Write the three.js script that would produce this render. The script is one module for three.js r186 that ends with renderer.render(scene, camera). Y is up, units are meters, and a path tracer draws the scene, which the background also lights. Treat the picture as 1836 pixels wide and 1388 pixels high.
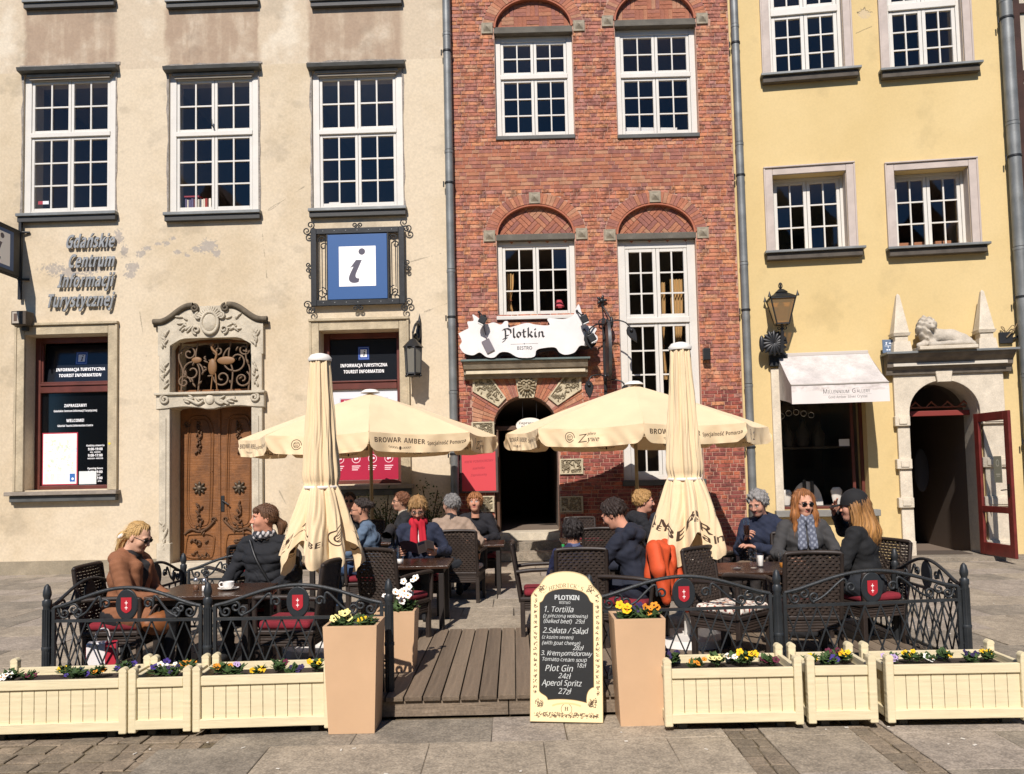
import * as THREE from 'three';
import { mergeGeometries, mergeVertices } from 'three/addons/utils/BufferGeometryUtils.js';
import { RoundedBoxGeometry } from 'three/addons/geometries/RoundedBoxGeometry.js';
import { TextGeometry } from 'three/addons/geometries/TextGeometry.js';
import { FontLoader } from 'three/addons/loaders/FontLoader.js';
import { MarchingCubes } from 'three/addons/objects/MarchingCubes.js';
import { Sky } from 'three/addons/objects/Sky.js';

// ---------- camera, sky, sun, exposure ----------
const V3 = (x = 0, y = 0, z = 0) => new THREE.Vector3(x, y, z);
const scene = new THREE.Scene();
const FOCAL = 1489, PX = 918, PY = 759, EYE = 1.6;
const camera = new THREE.PerspectiveCamera(2 * Math.atan(PY / FOCAL) * 180 / Math.PI, 1836 / 1518, 0.1, 400);
camera.setViewOffset(1836, 1518, 0, 0, 1836, 1388);
camera.position.set(0, EYE, 0);
camera.rotation.order = 'YXZ';
camera.rotation.set(0.0576, 0, -0.022);
camera.updateMatrixWorld(true);
const SUN = V3(-0.22, 1.0, 1).normalize();
const sky = new Sky(); sky.name = 'sky'; sky.scale.setScalar(300);
sky.material.uniforms.sunPosition.value.copy(SUN); sky.material.uniforms.turbidity.value = 3.0;
sky.material.uniforms.cloudCoverage.value = 0; sky.material.uniforms.rayleigh.value = 0.9; sky.material.uniforms.mieCoefficient.value = 0.004;
sky.userData.kind = 'structure';
scene.add(sky); scene.environmentIntensity = 0.1;
const sun = new THREE.DirectionalLight(0xfff5ec, 5.0); sun.name = 'sun';
sun.position.copy(SUN).multiplyScalar(30).add(V3(0, 0, -10)); sun.target.position.set(0, 0, -10);
sun.castShadow = true; sun.shadow.mapSize.set(4096, 4096);
Object.assign(sun.shadow.camera, { left: -14, right: 14, top: 14, bottom: -14, near: 1, far: 80 });
scene.add(sun, sun.target);
const renderer = new THREE.WebGLRenderer({ antialias: true });
renderer.toneMapping = THREE.LinearToneMapping; renderer.toneMappingExposure = 1.2;
renderer.shadowMap.enabled = true;

// ---------- small tools ----------
let seedState = 12345;
const rnd = () => { seedState = (seedState + 0x6d2b79f5) | 0; let t = Math.imul(seedState ^ (seedState >>> 15), 1 | seedState); t = (t + Math.imul(t ^ (t >>> 7), 61 | t)) ^ t; return ((t ^ (t >>> 14)) >>> 0) / 4294967296; };
const rr = (a, b) => a + (b - a) * rnd();
const pick = (a) => a[Math.floor(rnd() * a.length)];
const clamp = (x, a = 0, b = 1) => Math.min(b, Math.max(a, x));
const mix = (a, b, t) => a + (b - a) * t;
const sst = (a, b, x) => { const t = clamp((x - a) / (b - a)); return t * t * (3 - 2 * t); };
const TAU = Math.PI * 2;
const ray = (px, py) => V3((px - PX) / FOCAL, -(py - PY) / FOCAL, -1).applyQuaternion(camera.quaternion);
// where a photo pixel meets the level y = h
const onLevel = (px, py, h = 0) => { const d = ray(px, py); const t = (h - EYE) / d.y; return V3(d.x * t, h, d.z * t); };
// where a photo column meets distance z (at eye level), used for things whose distance is known
const atDist = (px, py, dist) => { const d = ray(px, py); const t = -dist / d.z; return V3(d.x * t, EYE + d.y * t, -dist); };

// tileable value noise
function lattice(n, seed) { const a = new Float32Array(n * n); let s = seed * 7919 + 17; for (let i = 0; i < a.length; i++) { s = (Math.imul(s, 1664525) + 1013904223) | 0; a[i] = (s >>> 8) / 16777216; } return a; }
function fbmTile(size, freq, oct, seed, fx = 1, fy = 1) {
  const out = new Float32Array(size * size); let amp = 1, tot = 0;
  for (let o = 0; o < oct; o++) {
    const nx = Math.max(1, Math.round(freq * fx)) << o, ny = Math.max(1, Math.round(freq * fy)) << o, n = Math.max(nx, ny);
    const L = lattice(n, seed + o * 31);
    for (let y = 0; y < size; y++) {
      const v = y / size * ny, j = Math.floor(v), b = v - j, bs = b * b * (3 - 2 * b), j0 = (j % ny) * n, j1 = ((j + 1) % ny) * n;
      for (let x = 0; x < size; x++) {
        const u = x / size * nx, i = Math.floor(u), a = u - i, as = a * a * (3 - 2 * a), i0 = i % nx, i1 = (i + 1) % nx;
        out[y * size + x] += amp * mix(mix(L[j0 + i0], L[j0 + i1], as), mix(L[j1 + i0], L[j1 + i1], as), bs);
      }
    }
    tot += amp; amp *= 0.55;
  }
  for (let i = 0; i < out.length; i++) out[i] /= tot;
  return out;
}
const NA = fbmTile(512, 6, 6, 3), NB = fbmTile(512, 24, 4, 11), NC = fbmTile(512, 3, 7, 23), ND = fbmTile(512, 90, 2, 77);
const nA = (x, y) => NA[((Math.floor(y * 512) & 511) << 9) + (Math.floor(x * 512) & 511)];
const nB = (x, y) => NB[((Math.floor(y * 512) & 511) << 9) + (Math.floor(x * 512) & 511)];
const nC = (x, y) => NC[((Math.floor(y * 512) & 511) << 9) + (Math.floor(x * 512) & 511)];
const hex = (h) => [(h >> 16) & 255, (h >> 8) & 255, h & 255];
function dataTex(w, h, fn, srgb = true) {
  const d = new Uint8Array(w * h * 4);
  for (let y = 0; y < h; y++) for (let x = 0; x < w; x++) { const c = fn(x / w, y / h, x, y), i = (y * w + x) * 4; d[i] = clamp(c[0], 0, 255); d[i + 1] = clamp(c[1], 0, 255); d[i + 2] = clamp(c[2], 0, 255); d[i + 3] = 255; }
  const t = new THREE.DataTexture(d, w, h); t.wrapS = t.wrapT = THREE.RepeatWrapping; t.magFilter = THREE.LinearFilter; t.minFilter = THREE.LinearMipmapLinearFilter; t.generateMipmaps = true;
  if (srgb) t.colorSpace = THREE.SRGBColorSpace; t.needsUpdate = true; return t;
}
const grey = (size, f) => dataTex(size, size, (x, y, i, j) => { const v = 255 * f(x, y, i, j); return [v, v, v]; }, false);
const bumpFine = grey(512, (x, y, i, j) => NB[j * 512 + i] * 0.6 + NA[j * 512 + i] * 0.4);
const bumpCoarse = grey(512, (x, y, i, j) => NA[j * 512 + i] * 0.7 + NC[j * 512 + i] * 0.3);
const weave = grey(256, (x, y) => 0.5 + 0.25 * Math.sin(x * TAU * 64) + 0.25 * Math.sin(y * TAU * 64));
const grainTex = (() => { const g = fbmTile(512, 4, 6, 41, 1, 12); return grey(512, (x, y, i, j) => g[j * 512 + i]); })();
// one shared family of mottled greys; the material's own colour tints it
const lum = (h) => { const c = hex(h); return 0.3 * c[0] + 0.59 * c[1] + 0.11 * c[2]; };
const mottleCache = {};
function mottle(a, b, opt = {}) {
  const r = clamp(Math.round(lum(b) / lum(a) * 20) / 20, 0.7, 0.95), sp = [0, 0.05, 0.1, 0.16].reduce((p, c) => (Math.abs(c - (opt.speck ?? 0)) < Math.abs(p - (opt.speck ?? 0)) ? c : p));
  return mottleCache[r + '/' + sp] ??= dataTex(512, 512, (x, y, i, j) => { const t = clamp((0.55 * NA[j * 512 + i] + 0.45 * NC[j * 512 + i] - 0.5) * 2.2 + 0.5), s = sp * (NB[j * 512 + i] - 0.5) * 1.6 + sp * (ND[j * 512 + i] - 0.5) * 2.4, v = 240 * mix(1, r, t) * (1 + s); return [v, v, v]; });
}
function hash2(i, j) { let h = Math.imul(i, 374761393) + Math.imul(j, 668265263); h = Math.imul(h ^ (h >>> 13), 1274126177); return ((h ^ (h >>> 16)) >>> 0) / 4294967296; }
const rep = (t, m) => { const c = t.clone(); c.repeat.set(1 / m, 1 / m); c.needsUpdate = true; return c; };
// materials; "metric" ones get uv in metres from the shape itself
function std(color, rough = 0.8, o = {}) {
  const P = o.physical ? THREE.MeshPhysicalMaterial : THREE.MeshStandardMaterial;
  const m = new P({ color, roughness: rough, metalness: o.metal ?? 0, side: o.side ?? THREE.FrontSide, ...(o.extra || {}) });
  if (o.map) { m.map = o.map; }
  if (o.bump) { m.bumpMap = o.bumpTex ?? bumpM; m.bumpScale = o.bump; }
  m.userData.metric = !o.uv; if (o.vc) m.vertexColors = true;
  return m;
}
const bumpM = rep(bumpFine, 0.5), bumpC = rep(bumpCoarse, 1.2), weaveM = rep(weave, 0.25), grainM = rep(grainTex, 0.8);
const mapped = (a, b, m, rough, bump, opt = {}) => std(a, rough, { map: repCached(mottle(a, b, opt), m), bump, ...opt });
const repStore = new Map();
function repCached(t, m) { const k = t.uuid + '/' + m; if (!repStore.has(k)) repStore.set(k, rep(t, m)); return repStore.get(k); }

function uvMetric(g) {
  const p = g.attributes.position, n = g.attributes.normal, uv = new Float32Array(p.count * 2);
  for (let i = 0; i < p.count; i++) {
    const x = p.getX(i), y = p.getY(i), z = p.getZ(i), ax = Math.abs(n.getX(i)), ay = Math.abs(n.getY(i)), az = Math.abs(n.getZ(i));
    if (ay >= ax && ay >= az) { uv[2 * i] = x; uv[2 * i + 1] = z; } else if (ax >= az) { uv[2 * i] = z; uv[2 * i + 1] = y; } else { uv[2 * i] = x; uv[2 * i + 1] = y; }
  }
  g.setAttribute('uv', new THREE.BufferAttribute(uv, 2)); return g;
}
function merge(list) {
  if (!Array.isArray(list)) return list;
  list = list.flat(4);
  const vc = list.some((g) => g.attributes.color);
  const clean = list.map((g) => { const q = g.index ? g.toNonIndexed() : g.clone(); for (const k of Object.keys(q.attributes)) if (!['position', 'normal', 'uv'].includes(k) && !(vc && k === 'color')) q.deleteAttribute(k); if (!q.attributes.uv) q.setAttribute('uv', new THREE.BufferAttribute(new Float32Array(q.attributes.position.count * 2), 2)); q.morphAttributes = {}; q.groups = []; return q; });
  return clean.length === 1 ? clean[0] : mergeGeometries(clean, false);
}
function M(name, geo, mat, parent, pos, rotY) {
  let g = merge(geo);
  if (mat.userData.metric && !g.userData.metric) { if (g.index) { g = g.toNonIndexed(); } uvMetric(g); g.userData.metric = true; }
  const m = new THREE.Mesh(g, mat); m.name = name; m.castShadow = m.receiveShadow = true;
  if (pos) m.position.set(...pos); if (rotY) m.rotation.y = rotY;
  if (parent) parent.add(m); return m;
}
const taken = {};
const numbered = (n) => { const k = taken[n] ?? 0; taken[n] = k + 1; return k ? n + '_' + String(k).padStart(3, '0') : n; };
function thing(name, label, category, group, pos, rotY = 0) {
  const o = new THREE.Group(); o.name = numbered(name); o.userData = { label, category }; if (group) o.userData.group = group;
  if (pos) o.position.set(pos.x ?? pos[0], pos.y ?? pos[1], pos.z ?? pos[2]); o.rotation.y = rotY; scene.add(o); return o;
}
function copyOf(o, label, pos, rotY, group) {
  const c = o.clone(); c.name = numbered(o.name.replace(/_\d\d\d$/, '')); c.userData = { ...o.userData }; if (label) c.userData.label = label; if (group) c.userData.group = group;
  c.position.set(...pos); c.rotation.y = rotY ?? 0; scene.add(c); return c;
}
function struct(name, geo, mat) { const m = M(name, geo, mat, scene); m.userData.kind = 'structure'; return m; }
function sub(name, parent, pos, rotY = 0) { const g = new THREE.Group(); g.name = name; if (pos) g.position.set(...pos); g.rotation.y = rotY; parent.add(g); return g; }
// geometry
const box = (w, h, d, x = 0, y = 0, z = 0) => new THREE.BoxGeometry(w, h, d).translate(x, y, z);
const rbox = (w, h, d, x = 0, y = 0, z = 0, r = 0.008, s = 1) => new RoundedBoxGeometry(w, h, d, s, Math.min(r, w / 2.1, h / 2.1, d / 2.1)).translate(x, y, z);
const span = (x0, y0, z0, x1, y1, z1) => box(x1 - x0, y1 - y0, z1 - z0, (x0 + x1) / 2, (y0 + y1) / 2, (z0 + z1) / 2);
const rspan = (x0, y0, z0, x1, y1, z1, r) => rbox(x1 - x0, y1 - y0, z1 - z0, (x0 + x1) / 2, (y0 + y1) / 2, (z0 + z1) / 2, r);
const cyl = (r0, r1, h, x = 0, y = 0, z = 0, s = 16) => new THREE.CylinderGeometry(r1, r0, h, s).translate(x, y + h / 2, z);
const ball = (r, x, y, z, sx = 1, sy = 1, sz = 1, s = 14) => new THREE.SphereGeometry(r, s, Math.max(6, s * 0.7 | 0)).scale(sx, sy, sz).translate(x, y, z);
const lathe = (pts, s = 24) => new THREE.LatheGeometry(pts.map((p) => new THREE.Vector2(p[0], p[1])), s);
const pts3 = (a) => a.map((p) => V3(p[0], p[1], p[2] ?? 0));
const tube = (a, r, seg, rad = 6, closed = false) => new THREE.TubeGeometry(new THREE.CatmullRomCurve3(a[0].isVector3 ? a : pts3(a), closed, 'catmullrom', 0.5), seg ?? a.length * 5, r, rad, closed);
const bar = (a, b, r, s = 8) => { const A = V3(...a), B = V3(...b), d = B.clone().sub(A), L = d.length(); return new THREE.CylinderGeometry(r, r, L, s).applyQuaternion(new THREE.Quaternion().setFromUnitVectors(V3(0, 1, 0), d.normalize())).translate((A.x + B.x) / 2, (A.y + B.y) / 2, (A.z + B.z) / 2); };
const sqbar = (a, b, w, t) => { const A = V3(...a), B = V3(...b), d = B.clone().sub(A), L = d.length(); return new THREE.BoxGeometry(w, L, t ?? w).applyQuaternion(new THREE.Quaternion().setFromUnitVectors(V3(0, 1, 0), d.normalize())).translate((A.x + B.x) / 2, (A.y + B.y) / 2, (A.z + B.z) / 2); };
const shapeOf = (a, holes = []) => { const s = new THREE.Shape(a.map((p) => new THREE.Vector2(p[0], p[1]))); for (const h of holes) s.holes.push(new THREE.Path(h.map((p) => new THREE.Vector2(p[0], p[1])))); return s; };
const ext = (a, depth, z = 0, o = {}) => new THREE.ExtrudeGeometry(a instanceof THREE.Shape ? a : shapeOf(a, o.holes), { depth, bevelEnabled: !!o.bevel, bevelSize: o.bevel ?? 0, bevelThickness: o.bevel ?? 0, bevelSegments: o.bs ?? 1, curveSegments: o.cs ?? 8 }).translate(0, 0, z);
const rectPts = (u0, v0, u1, v1) => [[u0, v0], [u1, v0], [u1, v1], [u0, v1]];
// spiral in the xy plane: centre, start radius, end radius, start angle, turns (sign = sense)
const spiral = (cx, cy, r0, r1, a0, turns, z = 0, n = 18) => Array.from({ length: n + 1 }, (_, i) => { const t = i / n, a = a0 + turns * TAU * t, r = mix(r0, r1, t); return [cx + r * Math.cos(a), cy + r * Math.sin(a), z]; });
function printTex(w, h, draw) { const c = document.createElement('canvas'); c.width = w; c.height = h; const x = c.getContext('2d'); draw(x, w, h); const t = new THREE.CanvasTexture(c); t.colorSpace = THREE.SRGBColorSpace; t.anisotropy = 8; return t; }
const printMat = (tex, rough = 0.7, o = {}) => { const m = new THREE.MeshStandardMaterial({ map: tex, roughness: rough, side: THREE.DoubleSide, transparent: !!o.cut, alphaTest: o.cut ? 0.4 : 0 }); if (o.bump) { m.bumpMap = weaveM; m.bumpScale = o.bump; } return m; };
const text = (x, s, px, py, size, o = {}) => { x.save(); x.translate(px, py); if (o.skew) x.transform(1, 0, -o.skew, 1, 0, 0); if (o.rot) x.rotate(o.rot); if (o.sx) x.scale(o.sx, 1); x.font = `${o.style ?? ''} ${o.weight ?? 'bold'} ${size}px ${o.font ?? 'sans-serif'}`; x.textAlign = o.align ?? 'center'; x.textBaseline = 'middle'; x.fillStyle = o.color ?? '#fff'; x.fillText(s, 0, 0); x.restore(); };
const font = await new FontLoader().loadAsync('fonts/droid/droid_sans_bold.typeface.json');

// signed-distance meshing
let mcShared = {};
function meshSDF(fn, c, half, res) {
  const mc = mcShared[res] ??= new MarchingCubes(res, new THREE.MeshBasicMaterial(), false, false, 260000);
  const f = mc.field, hs = res / 2; let k = 0;
  for (let z = 0; z < res; z++) { const pz = c[2] + (z - hs) / hs * half[2]; for (let y = 0; y < res; y++) { const py = c[1] + (y - hs) / hs * half[1]; for (let x = 0; x < res; x++) f[k++] = -fn(c[0] + (x - hs) / hs * half[0], py, pz); } }
  mc.isolation = 0; mc.update();
  let g = new THREE.BufferGeometry(); const n = mc.count;
  const p = new Float32Array(mc.positionArray.slice(0, n * 3));
  for (let i = 0; i < n; i++) { p[3 * i] = p[3 * i] * half[0] + c[0]; p[3 * i + 1] = p[3 * i + 1] * half[1] + c[1]; p[3 * i + 2] = p[3 * i + 2] * half[2] + c[2]; }
  g.setAttribute('position', new THREE.BufferAttribute(p, 3)); g = mergeVertices(g, 1e-5); g.computeVertexNormals(); return g;
}
const smin = (a, b, k) => { const h = Math.max(k - Math.abs(a - b), 0) / k; return Math.min(a, b) - h * h * k * 0.25; };
function capD(px, py, pz, a, b, ra, rb) { const bx = b[0] - a[0], by = b[1] - a[1], bz = b[2] - a[2], x = px - a[0], y = py - a[1], z = pz - a[2]; const t = clamp((x * bx + y * by + z * bz) / (bx * bx + by * by + bz * bz + 1e-9)); const dx = x - bx * t, dy = y - by * t, dz = z - bz * t; return Math.sqrt(dx * dx + dy * dy + dz * dz) - (ra + (rb - ra) * t); }
const ellD = (x, y, z, c, r) => { const a = (x - c[0]) / r[0], b = (y - c[1]) / r[1], d = (z - c[2]) / r[2], k = Math.sqrt(a * a + b * b + d * d); return (k - 1) * Math.min(r[0], r[1], r[2]); };

// ---------- shared materials ----------
const MAT = {
  white: mapped(0xe0dcd2, 0xd2cdc1, 1.1, 0.55, 0.0015), glass: new THREE.MeshPhysicalMaterial({ color: 0xffffff, roughness: 0.02, transmission: 1, thickness: 0, ior: 1.55, side: THREE.DoubleSide }),
  dark: std(0x3a3a38, 0.6, { bump: 0.002 }), zinc: mapped(0x8f9290, 0x747876, 0.9, 0.5, 0.001, { metal: 0.35 }), zincDark: mapped(0x5c5d5a, 0x484a48, 0.9, 0.6, 0.002),
  iron: mapped(0x2f3133, 0x232527, 0.6, 0.5, 0.0015, { metal: 0.3 }), black: std(0x17181a, 0.45, { bump: 0.0008 }), room: std(0x8a7f70, 0.95), roomDark: std(0x6d5f52, 0.95),
  stone: mapped(0xd6cbb4, 0xbcae94, 0.8, 0.9, 0.006, { speck: 0.05 }), stoneWhite: mapped(0xdfd3bd, 0xcbbfa8, 0.9, 0.85, 0.004, { speck: 0.03 }), brown: mapped(0x6b352a, 0x552a22, 0.7, 0.45, 0.001),
};
// ---------- ground ----------
const DECK = 0.14, FORE = 0.13;                       // height of the timber deck and of the stone forecourt behind it
const DX0 = -3.32, DX1 = 3.30, DZ0 = -5.52, DZ1 = -7.85;
const slabMaps = [[0x9d917f, 0x827868], [0xa5998a, 0x8a7f6e], [0x948a7a, 0x797062], [0xa99c88, 0x8f836f]].map(([a, b]) => mapped(a, b, 0.8, 0.9, 0.006, { speck: 0.16 }));
const settMaps = [[0x92836f, 0x766a59], [0x867966, 0x6c6152]].map(([a, b]) => mapped(a, b, 0.6, 0.92, 0.008, { speck: 0.14 }));
const ground = struct('ground', new THREE.PlaneGeometry(160, 160).rotateX(-Math.PI / 2).translate(0, -0.012, 0), mapped(0x74674f, 0x5b513f, 1.7, 0.95, 0.01, { speck: 0.15 }));
const pavement = new THREE.Group(); pavement.name = 'pavement'; pavement.userData.kind = 'structure'; scene.add(pavement);
function slabGeo(x0, z0, x1, z1, top, th = 0.06, wob = 0.006) { // uneven quad with a soft chamfer
  const c = [[x0, z0], [x1, z0], [x1, z1], [x0, z1]].map(([x, z]) => [x + rr(-wob, wob), z + rr(-wob, wob)]);
  const e = 0.004, t = [rr(-1, 1), rr(-1, 1)].map((v) => v * 0.0015), mx = (x0 + x1) / 2, mz = (z0 + z1) / 2, pos = [];
  const ring = (ins, y) => c.map(([x, z]) => [x + Math.sign(mx - x) * ins, y + t[0] * Math.sign(x - mx) + t[1] * Math.sign(z - mz), z + Math.sign(mz - z) * ins]);
  const A = ring(0, top - th), B = ring(0, top - e), C = ring(e, top);
  const quad = (a, b, c2, d) => pos.push(...a, ...b, ...c2, ...a, ...c2, ...d);
  for (let i = 0; i < 4; i++) { const j = (i + 1) % 4; quad(A[j], A[i], B[i], B[j]); quad(B[j], B[i], C[i], C[j]); }
  quad(C[3], C[2], C[1], C[0]);
  const g = new THREE.BufferGeometry(); g.setAttribute('position', new THREE.Float32BufferAttribute(pos, 3)); g.computeVertexNormals(); return g;
}
const overlapsTerrace = (x0, z0, x1, z1) => x1 > DX0 - 0.05 && x0 < DX1 + 0.05 && z0 < -5.53 && z1 > -14.4;
{
  // street front: wide slabs running in rows, two strips of setts, small setts at one end
  const strips = [[1.24, 1.46], [2.0, 2.22]];
  const isSett = (x, z) => strips.some(([a, b]) => x > a && x < b) || (x < -1.75 - (z + 5.2) * 0.5 && z > -5.5 && x > -4.6);
  const place = (x0, z0, x1, z1, mats, th, wob) => { if (!overlapsTerrace(x0, z0, x1, z1)) M('paving_slab', slabGeo(x0, z0, x1, z1, rr(-0.002, 0.003), th, wob), pick(mats), pavement); };
  let z = -3.2, row = 0;
  while (z > -14.6) {
    const dz = z > -5.6 ? rr(0.3, 0.62) : rr(0.5, 0.85);
    const zn = z > -5.51 && z - dz < -5.34 ? -5.515 : z - dz;
    const lim = Math.min(10.5, 0.72 * -zn + 1.6);
    const cuts = z > -5.51 ? [[-lim, -1.75 - (z + 5.2) * 0.5], [-1.75 - (z + 5.2) * 0.5, 1.24], [1.46, 2.0], [2.22, lim]] : [[-lim, DX0 - 0.06], [DX1 + 0.06, lim]];
    cuts.forEach(([a, b], k) => {
      if (z > -5.51 && k === 0) return;
      let x = a - (k === 3 || k === 1 ? 0 : rr(0, 0.5));
      while (x < b - 0.05) { let w = rr(0.45, 0.95); if (x + w > b - 0.3) w = b - x; if (x + w > a + 0.05) place(Math.max(x, a) + 0.002, zn + 0.002, x + w - 0.002, z - 0.002, slabMaps, 0.06, 0.003); x += w; }
    });
    z = zn; row++;
  }
  for (const [a, b] of strips) for (let zz = -3.2; zz > -5.75; zz -= 0.15) { const s = rr(0.085, 0.135); M('paving_sett', slabGeo(a + 0.006, zz - 0.142, a + s, zz - 0.006, rr(-0.006, 0), 0.05, 0.006), pick(settMaps), pavement); M('paving_sett', slabGeo(a + s + 0.008, zz - 0.142, b - 0.006, zz - 0.006, rr(-0.006, 0), 0.05, 0.006), pick(settMaps), pavement); }
  for (let zz = -3.6; zz > -5.7; zz -= 0.155) { let x = -1.76 - (zz + 5.2) * 0.5 - 0.04; const off = rr(0, 0.1); x -= 0; while (x > -4.5) { const w = rr(0.12, 0.24); if (x - w < 0.70 * zz - 0.9) break; M('paving_sett', slabGeo(x - w + 0.01, zz - 0.143 + rr(-0.005, 0.005), x, zz - 0.008, rr(-0.007, 0.001), 0.05, 0.009), pick(settMaps), pavement); x -= w; } }
}
// stone forecourt between the deck and the houses
const forecourt = new THREE.Group(); forecourt.name = 'forecourt'; forecourt.userData.kind = 'structure'; scene.add(forecourt);
M('forecourt_bed', span(DX0, 0, -14.6, DX1, FORE - 0.025, DZ1 - 0.01), mapped(0x5f574b, 0x4a443b, 1.7, 0.95, 0.01), forecourt);
for (let z = DZ1 - 0.015; z > -14.3;) { const dz = rr(0.5, 0.72); let x = DX0; while (x < DX1 - 0.05) { let w = rr(0.5, 0.95); if (x + w > DX1 - 0.3) w = DX1 - x; M('paving_slab', slabGeo(x + 0.004, z - dz + 0.004, x + w - 0.004, z - 0.004, FORE + rr(-0.002, 0.002), 0.05, 0.004), pick(slabMaps), forecourt); x += w; } z -= dz; }
// timber deck: every plank a piece
{
  const deck = thing('timber_deck', 'low brown timber deck of long planks under the cafe tables', 'deck', null, [0, 0, 0]);
  const plankMats = [[0x83725f, 0x6f604f], [0x7a6a58, 0x655748], [0x8b7a66, 0x746553]].map(([a, b]) => std(a, 0.75, { map: rep(mottle(a, b, { speck: 0.05 }), 1.1), bump: 0.003, bumpTex: grainM }));
  const W = 0.1225, n = Math.floor((DX1 - DX0) / W);
  const pg = [0, 1, 2].map(() => rbox(W - 0.009, 0.028, DZ0 - DZ1, 0, 0, 0, 0.003));
  for (let i = 0; i < n; i++) M('plank', pg[i % 3].clone(), plankMats[(i * 7 + 3) % 3], deck, [DX0 + (i + 0.5) * W, DECK - 0.014 + rr(-0.0015, 0.0015), (DZ0 + DZ1) / 2 + rr(-0.004, 0.004)]);
  const fm = std(0x8c7c69, 0.85, { map: rep(mottle(0x8c7c69, 0x6f6152, { speck: 0.08 }), 0.9), bump: 0.005, bumpTex: grainM });
  const jx = onLevel(912, 1265, 0.07).x;
  M('fascia_board', rspan(DX0 + 0.02, 0.008, DZ0 - 0.05, jx - 0.003, DECK - 0.03, DZ0 - 0.022, 0.003), fm, deck);
  M('fascia_board', rspan(jx + 0.003, 0.008, DZ0 - 0.05, DX1 - 0.02, DECK - 0.03, DZ0 - 0.022, 0.003), fm, deck);
  for (const x of [DX0 + 0.03, DX1 - 0.03]) M('edge_beam', rspan(x - 0.025, 0.004, DZ1, x + 0.025, DECK - 0.03, DZ0 - 0.055, 0.004), fm, deck);
  for (let i = 0; i < 7; i++) M('joist', span(DX0 + 0.06 + i * 1.07, 0.005, DZ1, DX0 + 0.12 + i * 1.07, DECK - 0.031, DZ0 - 0.055), fm, deck);
}
// ---------- house fronts: each has its own frame (u along the front, v up, n out towards the street) ----------
const prep = (g) => { g = merge(g); if (g.index) g = g.toNonIndexed(); uvMetric(g); g.userData.metric = true; return g; };
const joint = (px, dist) => { const p = atDist(px, 1012, dist); return [p.x, -dist]; };
const J = [joint(-150, 14.5), joint(824, 14.25), joint(1343, 14.2), joint(1866, 13.6), joint(2300, 13.4)];
const TOPV = 11.2;
function houseFrame(name, label, A, B) {
  const rot = Math.atan2(-(B[1] - A[1]), B[0] - A[0]);
  const g = thing(name, label, 'house', 'house fronts in the row', [A[0], 0, A[1]], rot); g.updateMatrixWorld(true);
  const inv = g.matrixWorld.clone().invert(), o = V3(0, EYE, 0).applyMatrix4(inv);
  return { g, rot, W: Math.hypot(B[0] - A[0], B[1] - A[1]),
    at(px, py, n = 0) { const d = ray(px, py).transformDirection(inv), t = (n - o.z) / d.z; return [o.x + d.x * t, o.y + d.y * t]; },
    rect(x0, y0, x1, y1, n = 0) { const my = (y0 + y1) / 2, mx = (x0 + x1) / 2; return [this.at(x0, my, n)[0], this.at(mx, y1, n)[1], this.at(x1, my, n)[0], this.at(mx, y0, n)[1]]; },
    world(u, v, n) { return V3(u, v, n).applyMatrix4(g.matrixWorld); } };
}
const HC = houseFrame('cream_house', 'weathered cream plaster house with tourist information windows and carved door', J[0], J[1]);
const HB = houseFrame('brick_house', 'narrow red brick house with arched window heads and bistro sign', J[1], J[2]);
const HY = houseFrame('yellow_house', 'smooth yellow plaster house with striped awning shop and white stone portal', J[2], J[3]);
HY.g.userData.label = 'smooth yellow plaster house with gallery shop and white stone portal';
const HW = houseFrame('timbered_house', 'white house with dark brown timber framing beside the grey downpipe', J[3], J[4]);

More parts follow.
